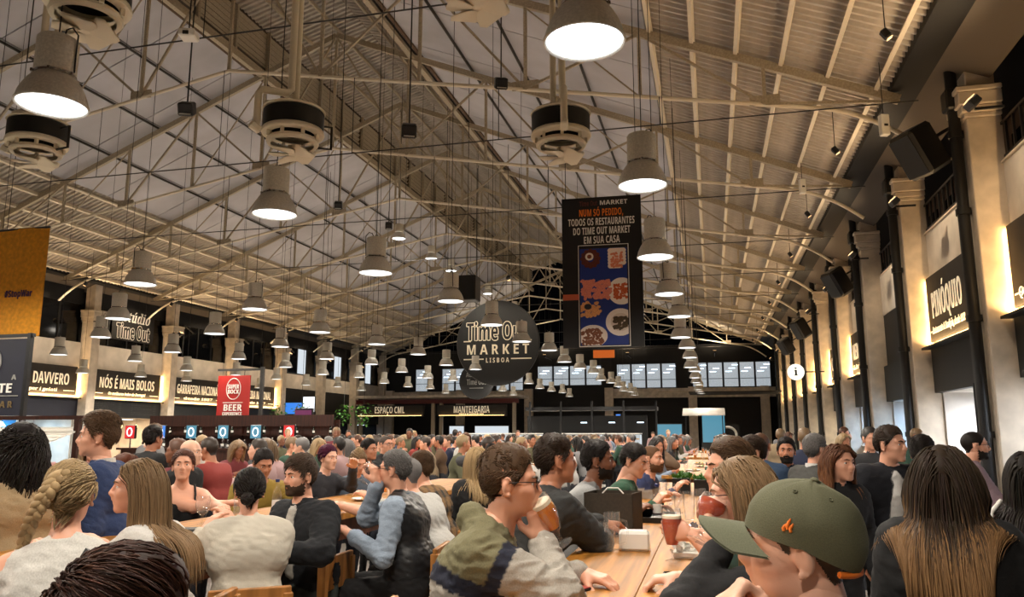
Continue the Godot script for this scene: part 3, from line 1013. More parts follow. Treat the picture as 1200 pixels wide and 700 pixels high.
	var cn := thing("canopy", "white sloping canopy above the cyan counter window", "canopy", V(-0.6, 2.9, 63.6))
	pbox("canopy_roof", cn, Vector3(0, 0.35, 0), Vector3(3.2, 0.12, 2.0), M.plaster_white, Basis(Vector3.RIGHT, 0.25))
	for e in [-1.4, 1.4]:
		pbox("post", cn, Vector3(e, -1.3, -0.5), Vector3(0.08, 3.2, 0.08), M.black_iron)
	var aw := thing("dark_awning", "dark sloping awning frame at the far right corner", "awning", V(1.8, 4.2, 66.0))
	pbox("awning_roof", aw, Vector3(0, 0.6, 0), Vector3(7.0, 0.08, 4.0), M.fascia_black)
	beam("awning_rail", aw, Vector3(3.4, 0.7, 0), Vector3(4.6, -0.9, 0), 0.1, 0.1, M.steel_cream)
	beam("awning_rail", aw, Vector3(-6.0, 0.75, 0), Vector3(3.4, 0.7, 0), 0.1, 0.1, M.steel_cream)


# ---------------------------------------------------------------- things that hang in the hall

var lamp_energy := 16.0
var lamp_color := Color(1.0, 0.955, 0.89)

func make_lamp(parts: bool, cable_len: float) -> Node3D:
	# bell pendant: cylinder housing, clamp ring, spun reflector, glowing glass, cable and tail lead; base at the lens
	var t := Node3D.new()
	add_child(t)
	var segs := 28 if parts else 14
	if not M.has("lamp_meshes%d" % segs):
		var h := MB.new()
		h.lathe([Vector2(0.0, 0.70), Vector2(0.17, 0.70), Vector2(0.185, 0.68), Vector2(0.185, 0.345), Vector2(0.17, 0.335)].slice(0), segs)
		var hh := MB.new()
		hh.lathe([Vector2(0.165, 0.325), Vector2(0.185, 0.335), Vector2(0.185, 0.67), Vector2(0.172, 0.69), Vector2(0.0, 0.70)], segs)
		var r := MB.new()
		r.lathe([Vector2(0.302, 0.01), Vector2(0.312, 0.0), Vector2(0.322, 0.005), Vector2(0.322, 0.028), Vector2(0.312, 0.034), Vector2(0.308, 0.06), Vector2(0.295, 0.11), Vector2(0.270, 0.17), Vector2(0.238, 0.23), Vector2(0.205, 0.275), Vector2(0.175, 0.300), Vector2(0.165, 0.31)], segs)
		r.lathe([Vector2(0.160, 0.305), Vector2(0.198, 0.272), Vector2(0.231, 0.228), Vector2(0.263, 0.168), Vector2(0.288, 0.11), Vector2(0.302, 0.01)], segs)
		var g := MB.new()
		g.lathe([Vector2(0.0, 0.012), Vector2(0.15, 0.014), Vector2(0.30, 0.022)], segs)
		var k := MB.new()
		k.lathe([Vector2(0.168, 0.300), Vector2(0.188, 0.303), Vector2(0.188, 0.322), Vector2(0.168, 0.328)], segs)
		for q in 6:
			var a := TAU * q / 6.0 + 0.3
			k.box(Vector3(cos(a) * 0.195, 0.312, sin(a) * 0.195), Vector3(0.025, 0.03, 0.025))
		M["lamp_meshes%d" % segs] = [hh.mesh(M.lamp_housing), r.mesh(M.lamp_metal), g.mesh(M.lamp_lens), k.mesh(M.chrome)]
	var ms: Array = M["lamp_meshes%d" % segs]
	var hs := put(ms[0], "housing", t)
	put(ms[1], "reflector", t)
	put(ms[2], "lamp_lens", t)
	if parts:
		put(ms[3], "clamp_ring", hs)
		var lead := MB.new()
		lead.tube([Vector3(0.05, 0.70, 0), Vector3(0.08, 0.78, 0.02), Vector3(0.14, 0.80, 0.03), Vector3(0.20, 0.72, 0.03), Vector3(0.195, 0.5, 0.03), Vector3(0.19, 0.34, 0.02)], 0.008, 5)
		add(lead, "lead", M.cable, hs)
		pbox("hook", hs, Vector3(0, 0.72, 0), Vector3(0.05, 0.06, 0.05), M.chrome)
	return t


func build_lamps() -> void:
	var rows := [[-0.8, -2, 15, "row over the right-hand table"], [-6.0, -2, 15, "second row from the right wall"], [-11.3, -1, 15, "third row from the right wall"], [-15.1, 0, 14, "fourth row from the right wall"], [-19.4, 1, 13, "fifth row from the right wall"], [-24.6, 3, 12, "sixth row from the right wall"], [-30.6, 5, 11, "row close to the left wall signs"]]
	var ord := ["first", "second", "third", "fourth", "fifth", "sixth", "seventh", "eighth", "ninth", "tenth", "eleventh", "twelfth", "thirteenth", "fourteenth", "fifteenth", "sixteenth", "seventeenth", "eighteenth"]
	var near: Node3D = null
	var far: Node3D = null
	for r in rows:
		for k in range(r[1], r[2] + 1):
			var d := 5.75 + 3.93 * k
			var parts := d < 30.0
			var t: Node3D
			if parts and near == null:
				near = make_lamp(true, 6.0); t = near
			elif not parts and far == null:
				far = make_lamp(false, 6.0); t = far
			else:
				t = (near if parts else far).duplicate()
				for ch in t.get_children():
					if ch is Light3D or ch.name.begins_with("cable"):
						t.remove_child(ch)
						ch.queue_free()
				add_child(t)
			t.name = numbered("pendant_lamp")
			var jitter := 0.12 * sin(k * 2.3 + r[0])
			t.position = V(r[0] + jitter * 0.5, 4.65 + jitter * 0.6, d + jitter)
			t.rotation.y = k * 1.7 + r[0]
			tag(t, "grey bell pendant lamp, " + ord[k - r[1]] + " in the " + r[3], "lamp", "bell pendant lamps in rows")
			# cable up to the roof
			var up := roof_y(t.position.x) + (0.05 if absf(t.position.x - RIDGE) < 12.8 else 0.12) if absf(t.position.x - RIDGE) > 3.4 else 19.27 - 0.294 * absf(t.position.x - RIDGE)
			var cb := MB.new()
			cb.tube([Vector3(0, 0.74, 0), Vector3(0.012, (up - 4.65) * 0.5, 0.01), Vector3(0, up - t.position.y, 0)], 0.0075 if parts else 0.009, 4)
			add(cb, "cable", M.cable, t)
			spot(t, Vector3(0, -0.02, 0), Vector3.DOWN, lamp_energy, lamp_color, 88.0, 0.25)
	# smaller bells high up under the ridge
	for k in 5:
		var t: Node3D = far.duplicate()
		for ch in t.get_children():
			if ch is Light3D or ch.name.begins_with("cable"):
				t.remove_child(ch)
				ch.queue_free()
		add_child(t)
		t.name = numbered("ridge_lamp")
		t.position = V(-13.75, 10.5, [33.1, 37.5, 40.7, 48.2, 55.5][k])
		tag(t, "small bell lamp hanging high under the ridge, " + ord[k] + " counting into the hall", "lamp", "small bell lamps under the ridge")
		var cb := MB.new()
		cb.tube([Vector3(0, 0.72, 0), Vector3(0, 8.5, 0)], 0.01, 4)
		add(cb, "cable", M.cable, t)
		spot(t, Vector3(0, -0.02, 0), Vector3.DOWN, lamp_energy, lamp_color, 88.0, 0.25)


func build_uplights() -> void:
	# floodlights on the wall heads throw warm light up the roof
	var n := 0
	for side: float in [1.0, -1.0]:
		for k in 11:
			var d := 2.4 + 6.8 * k
			var t := thing("floodlight", "black floodlight aimed at the roof, %s along the head of the %s wall" % [ORD[k], "right" if side > 0 else "left"], "floodlight", V(5.2 if side > 0 else -32.8, 7.75, d), 0.0, "floodlights on the wall heads")
			pbox("bracket", t, Vector3(side * 0.2, 0.0, 0), Vector3(0.5, 0.05, 0.05), M.black_iron)
			pbox("lamp_body", t, Vector3(-side * 0.08, 0.12, 0), Vector3(0.22, 0.16, 0.34), M.black_iron, Basis(Vector3.BACK, side * 0.7), 0.02)
			pbox("lamp_glass", t, Vector3(-side * 0.14, 0.20, 0), Vector3(0.16, 0.012, 0.28), M.flood_glass, Basis(Vector3.BACK, side * 0.7))
			spot(t, Vector3(-side * 0.17, 0.26, 0), Vector3(-side * 1.0, 1.0, 0), flood_energy, Color(1.0, 0.87, 0.69), 70.0, 0.2)


var flood_energy := 5.0

func build_washers() -> void:
	# small black spotlights hung near the eaves wash the white parapets; four more light the far gable
	for side: float in [1.0, -1.0]:
		for k in 10:
			var d := (9.0 if side > 0 else 33.6) + (6.6 if side > 0 else 6.8) * k
			if side < 0 and k > 5:
				break
			var x := 3.6 if side > 0 else -31.4
			var t := thing("wall_spotlight", "small black spotlight aimed at the %s parapet, %s along the wall" % ["right" if side > 0 else "left", ["first", "second", "third", "fourth", "fifth", "sixth", "seventh", "eighth", "ninth", "tenth"][k]], "spotlight", V(x, 9.3, d), 0.0, "spotlights washing the parapets")
			pbox("lamp_body", t, Vector3.ZERO, Vector3(0.14, 0.2, 0.14), M.plastic_black, Basis(Vector3.BACK, side * 0.6), 0.02)
			pbox("lamp_glass", t, Vector3(side * 0.07, -0.1, 0), Vector3(0.11, 0.01, 0.11), M.flood_glass, Basis(Vector3.BACK, side * 0.6))
			rod("stem", t, [Vector3(0, 0.05, 0), Vector3(0, roof_y(x) - 9.3 + 0.06, 0)], 0.012, M.cable, 5)
			spot(t, Vector3(side * 0.10, -0.15, 0), Vector3(side * 2.6, -3.0, 0), 13.0, Color(1.0, 0.89, 0.74), 52.0, 0.1)
	for k in 4:
		var x: float = [-22.0, -15.5, -7.5, 0.5][k]
		var t := thing("gable_floodlight", "floodlight below the far gable, %s from the left" % ["first", "second", "third", "fourth"][k], "floodlight", V(x, 9.0, 74.5), 0.0, "floodlights below the far gable")
		pbox("lamp_body", t, Vector3.ZERO, Vector3(0.34, 0.2, 0.2), M.plastic_black, Basis(Vector3.RIGHT, -0.5), 0.02)
		pbox("lamp_glass", t, Vector3(0, 0.1, -0.05), Vector3(0.28, 0.012, 0.16), M.flood_glass, Basis(Vector3.RIGHT, -0.5))
		pbox("bracket", t, Vector3(0, -0.1, -1.7), Vector3(0.06, 0.06, 3.4), M.black_iron)
		spot(t, Vector3(0, 0.2, -0.08), Vector3(0, 1.0, -0.55), 16.0, Color(1.0, 0.9, 0.76), 70.0, 0.2)

func build_fans() -> void:
	# round air units: drum with a dark band, two cream rings, propeller below, pipe drop
	var list := [[V(-9.4, 5.65, 8.9), "round air unit with a dark band below the bell lamp at the picture's left edge"], [V(-5.3, 5.45, 9.0), "round air unit with a dark band above the second bell lamp row"], [V(-1.85, 5.5, 10.1), "round air unit with a dark band and bent pipes beside the hanging banner"], [V(-5.95, 5.75, 6.05), "air unit fan cut by the picture's top edge on the left"], [V(-2.05, 5.85, 6.75), "air unit fan cut by the picture's top edge in the middle"]]
	var proto: Node3D = null
	for a in list:
		var t: Node3D
		if proto == null:
			t = thing("air_unit", a[1], "air unit", a[0], 0.0, "round air units under the roof")
			proto = t
			var b := MB.new()
			b.lathe([Vector2(0.36, 0.0), Vector2(0.40, 0.01), Vector2(0.40, 0.24), Vector2(0.38, 0.25)], 32)
			add(b, "drum_band", M.drum_black, t, Vector3(0, 0.16, 0))
			var r := MB.new()
			r.lathe([Vector2(0.30, 0.0), Vector2(0.405, 0.005), Vector2(0.415, 0.03), Vector2(0.40, 0.07), Vector2(0.30, 0.075)], 32)
			add(r, "lower_ring", M.drum_cream, t, Vector3(0, 0.09, 0))
			var r2 := MB.new()
			r2.lathe([Vector2(0.28, 0.0), Vector2(0.33, 0.0), Vector2(0.345, 0.03), Vector2(0.33, 0.07), Vector2(0.28, 0.07)], 32)
			add(r2, "fan_ring", M.drum_cream, t, Vector3(0, -0.04, 0))
			var r3 := MB.new()
			r3.lathe([Vector2(0.41, 0.0), Vector2(0.42, 0.02), Vector2(0.40, 0.04), Vector2(0.0, 0.06)], 32)
			add(r3, "top_plate", M.drum_cream, t, Vector3(0, 0.41, 0))
			for k in 8:
				var an := TAU * k / 8.0
				pbox("bolt", t, Vector3(cos(an) * 0.34, 0.06, sin(an) * 0.34), Vector3(0.04, 0.09, 0.04), M.drum_cream)
			for k in 5:
				var an := TAU * k / 5.0
				var bl := MB.new()
				var prof := [[0.05, 0.04], [0.12, 0.10], [0.22, 0.15], [0.29, 0.12]]
				for q in 3:
					var a0: Array = prof[q]
					var a1: Array = prof[q + 1]
					for sgn in [1.0, -1.0]:
						var th: float = 0.008 * sgn
						var pa := Vector3(a0[0], -a0[1] * 0.5 + th, -a0[1]); var pb := Vector3(a1[0], -a1[1] * 0.5 + th, -a1[1])
						var pc := Vector3(a1[0], a1[1] * 0.5 + th, a1[1]); var pd := Vector3(a0[0], a0[1] * 0.5 + th, a0[1])
						bl.quad_out(pa, pb, pc, pd, Vector3(0, sgn, -sgn * 0.5))
				add(bl, "fan_blade", M.drum_cream, t, Vector3(0, -0.17, 0), Basis(Vector3.UP, an) * Basis(Vector3.RIGHT, 0.35) * Basis().scaled(Vector3(1, 1.25, 1)))
			var hub := MB.new()
			hub.lathe([Vector2(0.0, -0.06), Vector2(0.05, -0.055), Vector2(0.065, -0.02), Vector2(0.065, 0.06), Vector2(0.0, 0.07)], 14)
			add(hub, "fan_hub", M.drum_cream, t, Vector3(0, -0.12, 0))
			var up := 6.3
			rod("pipe", t, [Vector3(-0.5, 0.12, 0.02), Vector3(-0.5, 0.55, 0.02), Vector3(-0.45, 0.62, 0.02), Vector3(-0.12, 0.66, 0.02), Vector3(-0.06, 0.72, 0.02), Vector3(-0.06, up, 0.02)], 0.05, M.drum_cream, 10)
			rod("pipe", t, [Vector3(-0.36, 0.42, -0.1), Vector3(-0.34, 0.5, -0.1), Vector3(0.0, 0.52, -0.1), Vector3(0.06, 0.6, -0.1), Vector3(0.06, up, -0.1)], 0.045, M.drum_cream, 10)
			rod("bracket", t, [Vector3(0.38, 0.32, 0), Vector3(0.55, 0.34, 0), Vector3(0.55, 0.02, 0), Vector3(0.36, 0.0, 0)], 0.02, M.steel_dark, 6)
			pbox("valve", t, Vector3(-0.52, 0.08, 0.02), Vector3(0.16, 0.1, 0.1), M.drum_cream, Basis(Vector3.BACK, -0.5), 0.02)
		else:
			t = proto.duplicate()
			t.name = numbered("air_unit")
			add_child(t)
			t.position = a[0]
			t.set_meta("label", a[1])
		t.rotation.y = 0.9 * taken["air_unit"]
	# small black spotlights and pale detectors clipped below the trusses
	var sp := [[V(-7.6, 6.5, 9.8), "black spotlight box left of the second air unit"], [V(-3.4, 7.75, 12.7), "black spotlight box hanging above the middle of the hall"], [V(-9.9, 7.9, 19.4), "black spotlight box under the pale ceiling left of the ridge"], [V(-9.7, 8.1, 22.5), "black spotlight box behind the second lamp row"], [V(-4.2, 6.05, 10.4), "black spotlight behind the bell lamp of the second row"]]
	for a in sp:
		var t := thing("spotlight", a[1], "spotlight", a[0], 0.4, "black spotlight boxes under the trusses")
		pbox("lamp_body", t, Vector3(0, 0, 0), Vector3(0.22, 0.2, 0.26), M.plastic_black, Basis(Vector3.RIGHT, 0.5), 0.02)
		pbox("lamp_glass", t, Vector3(0, -0.1, 0.06), Vector3(0.16, 0.012, 0.16), M.clear_white, Basis(Vector3.RIGHT, 0.5))
		rod("stem", t, [Vector3(0, 0.08, 0), Vector3(0, roof_y(a[0].x) - a[0].y - 0.1, 0)], 0.012, M.cable, 5)
	var sens := [[V(-7.2, 7.35, 9.2), "pale square detector box under the node of the nearest truss"], [V(4.1, 8.55, 18.6), "pale rectangular emergency lamp hanging by the right eave"], [V(3.2, 9.6, 26.4), "small pale box on the second truss by the right eave"]]
	for a in sens:
		var t := thing("ceiling_sensor", a[1], "sensor", a[0], 0.3)
		pbox("case", t, Vector3.ZERO, Vector3(0.24, 0.12, 0.24) if a[0].x < 0 else Vector3(0.2, 0.5, 0.16), M.white_gloss, Basis(), 0.02)
		pbox("lamp_window", t, Vector3(0, -0.02, 0.13 if a[0].x < 0 else 0.09), Vector3(0.08, 0.05, 0.02), M.steel_dark)
		rod("stem", t, [Vector3(0, 0.05, 0), Vector3(0, roof_y(a[0].x) - a[0].y - 0.1, 0)], 0.01, M.cable, 5)
	# large speaker cube in mid air
	var sc := thing("hanging_speaker", "black square speaker hanging above the round market sign", "speaker", V(-8.8, 6.55, 28.0))
	pbox("cabinet", sc, Vector3(0, 0.45, 0), Vector3(0.85, 0.95, 0.7), M.plastic_black, Basis(), 0.03)
	pbox("grille", sc, Vector3(0, 0.45, 0.36), Vector3(0.75, 0.85, 0.02), M.drum_black)
	for e in [-0.3, 0.3]:
		rod("chain", sc, [Vector3(e, 0.9, 0), Vector3(0, 1.4, 0), Vector3(0, roof_y(-8.8) - 6.53, 0)], 0.012, M.cable, 5)
	# loudspeakers leaning out from the right wall piers
	var ls := [[19.6, 8.2, 1.0, "largest black loudspeaker leaning from the right wall above PINÓQUIO"], [32.8, 7.5, 0.95, "second black loudspeaker along the right wall"], [46.4, 7.4, 0.95, "third black loudspeaker along the right wall"], [55.6, 7.4, 0.95, "fourth black loudspeaker along the right wall"]]
	for a in ls:
		var t := thing("loudspeaker", a[3], "loudspeaker", V(5.05, a[1], a[0]), 0.0, "black loudspeakers along the right wall")
		var bs := Basis(Vector3.UP, 0.5) * Basis(Vector3.BACK, 0.55)
		pbox("cabinet", t, Vector3.ZERO, Vector3(0.75, 1.15, 0.75) * a[2], M.plastic_black, bs, 0.08)
		pbox("grille", t, bs * Vector3(-0.385, 0, 0) * a[2], Vector3(0.02, 1.0, 0.62) * a[2], M.drum_black, bs)
		beam("bracket", t, Vector3(0.3, 0.3, 0), Vector3(0.75, 0.55, 0), 0.07, 0.07, M.black_iron)
		beam("bracket", t, Vector3(0.2, -0.45, 0), Vector3(0.75, -0.2, 0), 0.05, 0.05, M.steel_cream)
	# round lit information disc
	var inf := thing("info_disc", "round glowing white information disc with a black letter i", "sign", V(4.35, 4.75, 43.4))
	var dsk := MB.new()
	dsk.lathe([Vector2(0, -0.06), Vector2(0.40, -0.06), Vector2(0.42, -0.04), Vector2(0.42, 0.04), Vector2(0.40, 0.06), Vector2(0, 0.06)], 28, Transform3D(Basis(Vector3.RIGHT, PI / 2), Vector3.ZERO))
	add(dsk, "light_disc", M.info_disc, inf)
	letters("i", 0.4, inf, Vector3(0, 0, 0.07), Basis(), M.print_black, 1.2, "Droid Serif")
	rod("arm", inf, [Vector3(0.4, 0, 0), Vector3(1.4, 0, 0)], 0.03, M.black_iron)


func ellipse(im: Image, cx: float, cy: float, rx: float, ry: float, color: Color, grain := 0.0, ang := 0.0) -> void:
	var ca := cos(ang)
	var sa := sin(ang)
	var m := int(maxf(rx, ry)) + 1
	for y in range(maxi(0, int(cy) - m), mini(im.get_height(), int(cy) + m + 1)):
		for x in range(maxi(0, int(cx) - m), mini(im.get_width(), int(cx) + m + 1)):
			var dx := x - cx
			var dy := y - cy
			var u := (dx * ca + dy * sa) / rx
			var w := (-dx * sa + dy * ca) / ry
			if u * u + w * w <= 1.0:
				var g := rng.randf_range(-grain, grain)
				im.set_pixel(x, y, Color(color.r + g, color.g + g * 0.8, color.b + g * 0.6))


func food_print() -> Image:
	# the banner's printed telephone screen: plates of food on blue
	var im := Image.create(168, 372, false, Image.FORMAT_RGB8)
	im.fill(Color(0.05, 0.17, 0.48))
	rng.seed = 77
	for k in 12:   # bowl of dark dates with an egg
		var a := TAU * k / 12.0
		ellipse(im, 38 + cos(a) * 24, 38 + sin(a) * 26, 13, 10, Color(0.35, 0.12, 0.06), 0.07, a)
	ellipse(im, 34, 30, 15, 15, Color(0.9, 0.86, 0.78), 0.03)
	ellipse(im, 34, 30, 8, 8, Color(0.45, 0.2, 0.1), 0.1)
	for k in 40:   # square plate of pink shellfish
		var x := k % 62
		ellipse(im, 132 + (k % 7 - 3) * 7, 46 + (k / 7 - 3) * 12, 12, 10, Color(0.93, 0.86, 0.8), 0.02)
	for k in 50:
		ellipse(im, 132 + rng.randf_range(-20, 20), 46 + rng.randf_range(-28, 28), 5, 4, Color(0.86, 0.5, 0.36), 0.08, rng.randf() * 3)
	ellipse(im, 146, 168, 48, 52, Color(0.92, 0.9, 0.86), 0.01)
	for k in 60:
		ellipse(im, 146 + rng.randf_range(-26, 22), 168 + rng.randf_range(-28, 28), 6, 4, Color(0.75, 0.35, 0.18), 0.15, rng.randf() * 3)
	for k in 130:   # plate of pink ham and flowers held by a hand
		ellipse(im, 52 + rng.randf_range(-44, 54), 160 + rng.randf_range(-36, 34), 9, 6, Color(0.84, 0.50, 0.42), 0.12, rng.randf() * 3)
	for k in 60:
		ellipse(im, 28 + rng.randf_range(-30, 40), 226 + rng.randf_range(-20, 34), 8, 6, Color(0.86, 0.62, 0.4), 0.14, rng.randf() * 3)
	ellipse(im, 26, 224, 13, 11, Color(0.1, 0.12, 0.16), 0.05)
	ellipse(im, 140, 286, 52, 52, Color(0.9, 0.86, 0.82), 0.02)
	ellipse(im, 140, 286, 34, 34, Color(0.82, 0.76, 0.7), 0.02)
	for k in 50:
		ellipse(im, 142 + rng.randf_range(-24, 22), 288 + rng.randf_range(-20, 22), 8, 5, Color(0.28, 0.22, 0.12), 0.12, rng.randf() * 3)
	ellipse(im, 42, 336, 52, 42, Color(0.86, 0.82, 0.78), 0.02)
	for k in 90:
		ellipse(im, 40 + rng.randf_range(-36, 36), 338 + rng.randf_range(-28, 28), 7, 4, Color(0.45, 0.26, 0.16), 0.16, rng.randf() * 3)
	return im


func build_signs() -> void:
	# round market sign
	var t := thing("round_sign", "large round black hanging sign reading Time Out MARKET LISBOA", "sign", V(-10.85, 6.33, 40.0))
	var b := MB.new()
	b.lathe([Vector2(0, -0.08), Vector2(2.24, -0.08), Vector2(2.27, -0.04), Vector2(2.27, 0.04), Vector2(2.24, 0.08), Vector2(0, 0.08)], 64, Transform3D(Basis(Vector3.RIGHT, PI / 2), Vector3.ZERO))
	add(b, "disc", M.sign_black, t)
	outlined("Time Out", 0.92, t, Vector3(-0.05, 0.6, 0.105), Basis(), M.print_cream, M.print_black, 0.58, 0.05)
	letters("M A R K E T", 0.52, t, Vector3(0, -0.36, 0.09), Basis(), M.print_cream, 0.92)
	letters("L I S B O A", 0.24, t, Vector3(0, -0.93, 0.09), Basis(), M.print_cream, 0.8)
	for e in [-1.0, 1.0]:
		pbox("rule", t, Vector3(e * 1.3, -0.86, 0.09), Vector3(1.1, 0.06, 0.02), M.print_cream)
		pbox("rule", t, Vector3(e * 1.66, 0.1, 0.09), Vector3(0.4, 0.06, 0.02), M.print_cream)
		rod("cable", t, [Vector3(e * 1.2, 1.9, 0), Vector3(e * 1.2, roof_y(-10.9) - 6.6, 0)], 0.015, M.cable, 4)
	for e in [-1.6, 1.6]:
		var ss := thing("sign_spotlight", "black spotlight aimed at the round sign from its %s" % ("left" if e < 0 else "right"), "spotlight", V(-10.85 + e, 9.0, 36.0))
		pbox("lamp_body", ss, Vector3.ZERO, Vector3(0.16, 0.16, 0.24), M.plastic_black, Basis(Vector3.RIGHT, 0.5), 0.02)
		pbox("lamp_glass", ss, Vector3(0, -0.07, -0.11), Vector3(0.12, 0.12, 0.01), M.flood_glass, Basis(Vector3.RIGHT, 0.5))
		rod("stem", ss, [Vector3(0, 0.05, 0), Vector3(0, (roof_y(-10.85 + e) if e > 0 else 18.7) - 8.95, 0)], 0.012, M.cable, 5)
		spot(ss, Vector3(0, -0.12, -0.16), Vector3(-e * 0.5, -2.7, -4.0), 6.0, Color(1, 0.93, 0.82), 35.0, 0.08)
	# small academy sign below it
	var ac := thing("academy_sign", "small dark hanging sign reading ACADEMIA below the round sign", "sign", V(-12.6, 3.35, 42.0))
	var ab := MB.new()
	ab.lathe([Vector2(0, -0.05), Vector2(1.0, -0.05), Vector2(1.0, 0.05), Vector2(0, 0.05)], 40, Transform3D(Basis(Vector3.RIGHT, PI / 2), Vector3.ZERO))
	add(ab, "disc", M.sign_black, ac, Vector3(0, 1.1, 0))
	letters("ACADEMIA", 0.24, ac, Vector3(0, 1.45, 0.06), Basis(), M.print_grey, 0.7)
	letters("Time Out", 0.3, ac, Vector3(0, 1.05, 0.06), Basis(), M.print_grey, 0.6)
	pbox("rule", ac, Vector3(0, 0.72, 0.06), Vector3(0.8, 0.03, 0.02), M.print_grey)
	rod("cable", ac, [Vector3(0, 2.0, 0), Vector3(0, 15.45, 0)], 0.012, M.cable, 4)
	# tall food banner
	var bn := thing("food_banner", "tall black hanging banner with orange and white lettering and food pictures", "banner", V(-2.22, 3.44, 17.0), 0.03)
	pbox("banner_cloth", bn, Vector3(0, 1.7, 0), Vector3(1.77, 3.40, 0.04), M.print_black)
	letters("Time Out", 0.11, bn, Vector3(-0.28, 3.26, 0.026), Basis(), M.print_red_dark, 0.6)
	letters("MARKET", 0.1, bn, Vector3(0.28, 3.26, 0.026), Basis(), M.print_white, 1.15)
	fit(letters("NUM SÓ PEDIDO,", 0.16, bn, Vector3(0, 3.04, 0.026), Basis(), M.print_orange, 0.66), 0.98)
	fit(letters("TODOS OS RESTAURANTES", 0.16, bn, Vector3(0, 2.83, 0.026), Basis(), M.print_white, 0.66), 1.48)
	fit(letters("DO TIME OUT MARKET", 0.16, bn, Vector3(0, 2.62, 0.026), Basis(), M.print_white, 0.66), 1.27)
	fit(letters("EM SUA CASA", 0.16, bn, Vector3(0, 2.41, 0.026), Basis(), M.print_white, 0.66), 0.8)
	pbox("phone_outline", bn, Vector3(0.03, 1.16, 0.022), Vector3(1.12, 2.28, 0.012), M.print_white, Basis(), 0.005)
	pbox("phone_edge", bn, Vector3(0.03, 1.16, 0.026), Vector3(1.09, 2.25, 0.012), M.print_black, Basis(), 0.005)
	print_board(food_print(), "printed_food", bn, Vector3(0.03, 1.13, 0.034), Vector2(1.04, 2.16), Basis())
	pbox("printed_arm", bn, Vector3(-0.70, 1.13, 0.024), Vector3(0.36, 0.13, 0.012), M.print_skin)
	for e in [-0.8, 0.8]:
		rod("cable", bn, [Vector3(e, 3.4, 0), Vector3(e, roof_y(-2.2 + e) - 3.42, 0)], 0.008, M.cable, 4)
	var yt := thing("yellow_tag", "small orange tag hanging under the food banner", "sign", V(-2.22, 3.2, 17.0))
	pbox("plate", yt, Vector3(0, 0.1, 0), Vector3(0.46, 0.17, 0.02), M.print_orange)
	pbox("strap", yt, Vector3(0, 0.22, -0.01), Vector3(0.3, 0.08, 0.01), M.print_black)
	# yellow banner at the picture's left edge
	var yb := thing("yellow_banner", "plain mustard yellow hanging banner with a small dark hashtag at the left edge", "banner", V(-13.0, 3.40, 12.0), 0.0)
	var cl := MB.new()
	var nx := 14
	for i in nx:
		var x0 := -0.83 + 1.66 * i / nx
		var x1 := -0.83 + 1.66 * (i + 1) / nx
		var w0 := 0.02 * sin(x0 * 5.0)
		var w1 := 0.02 * sin(x1 * 5.0)
		for s in [1.0, -1.0]:
			cl.quad_out(Vector3(x0, 0, w0 + 0.006 * s), Vector3(x1, 0, w1 + 0.006 * s), Vector3(x1, 2.1, w1 + 0.006 * s), Vector3(x0, 2.1, w0 + 0.006 * s), Vector3(0, 0, s))
	add(cl, "banner_cloth", M.yellow_cloth, yb)
	letters("#StopWar", 0.13, yb, Vector3(0.30, 0.82, 0.035), Basis(), M.print_purple, 0.75)
	rod("top_bar", yb, [Vector3(-0.85, 2.1, 0), Vector3(0.85, 2.1, 0)], 0.02, M.black_iron)
	for e in [-0.75, 0.75]:
		rod("cable", yb, [Vector3(e, 2.1, 0), Vector3(e, 15.2, 0)], 0.008, M.cable, 4)
	# dark bar sign on poles beneath it
	var bs := thing("bar_sign", "dark navy bar sign with a pale disc at the left edge", "sign", V(-13.1, 0, 11.9))
	pbox("panel", bs, Vector3(-0.02, 2.63, 0), Vector3(1.72, 1.42, 0.06), M.fascia_navy)
	for e in [-0.9, 0.87]:
		pbox("pole", bs, Vector3(e, 1.72, 0), Vector3(0.08, 3.44, 0.08), M.black_iron)
	pbox("cross_bar", bs, Vector3(0, 3.4, 0), Vector3(1.9, 0.06, 0.06), M.black_iron)
	var bd := MB.new()
	bd.lathe([Vector2(0, 0.0), Vector2(0.28, 0.0), Vector2(0.28, 0.02), Vector2(0, 0.02)], 28, Transform3D(Basis(Vector3.RIGHT, PI / 2), Vector3.ZERO))
	add(bd, "disc", M.print_grey, bs, Vector3(0.02, 2.92, 0.035))
	letters("ESTE", 0.17, bs, Vector3(0.3, 2.42, 0.04), Basis(), M.print_white, 1.2)
	letters("A", 0.09, bs, Vector3(0.62, 2.62, 0.04), Basis(), M.print_grey, 1.2)
	pbox("rule", bs, Vector3(0.2, 2.28, 0.04), Vector3(1.1, 0.015, 0.01), M.print_grey)
	letters("B A R", 0.12, bs, Vector3(0.42, 2.12, 0.04), Basis(), M.print_gold, 1.1)
	# red beer sign over the round bar
	var rs := thing("beer_sign", "red hanging sign reading SUPER BOCK BEER EXPERIENCE on a black pole", "sign", V(-14.58, 0, 22.0))
	pbox("panel", rs, Vector3(0, 2.70, 0), Vector3(1.13, 1.40, 0.06), M.red_sign)
	pbox("pole", rs, Vector3(0.98, 1.8, 0), Vector3(0.1, 3.7, 0.1), M.steel_dark)
	pbox("arm", rs, Vector3(0.2, 3.58, 0), Vector3(1.6, 0.07, 0.07), M.steel_dark)
	for e in [-0.3, 0.35]:
		rod("hanger", rs, [Vector3(e, 3.4, 0), Vector3(e, 3.56, 0)], 0.012, M.steel_dark, 5)
	var oval := []
	for k in 33:
		oval.append(Vector3(cos(TAU * k / 32) * 0.25, sin(TAU * k / 32) * 0.33, 0))
	var ov := MB.new()
	ov.tube(oval, 0.013, 6, false)
	add(ov, "oval_ring", M.print_white, rs, Vector3(0, 2.98, 0.03))
	letters("SUPER", 0.13, rs, Vector3(0, 3.05, 0.04), Basis(), M.print_white, 0.72)
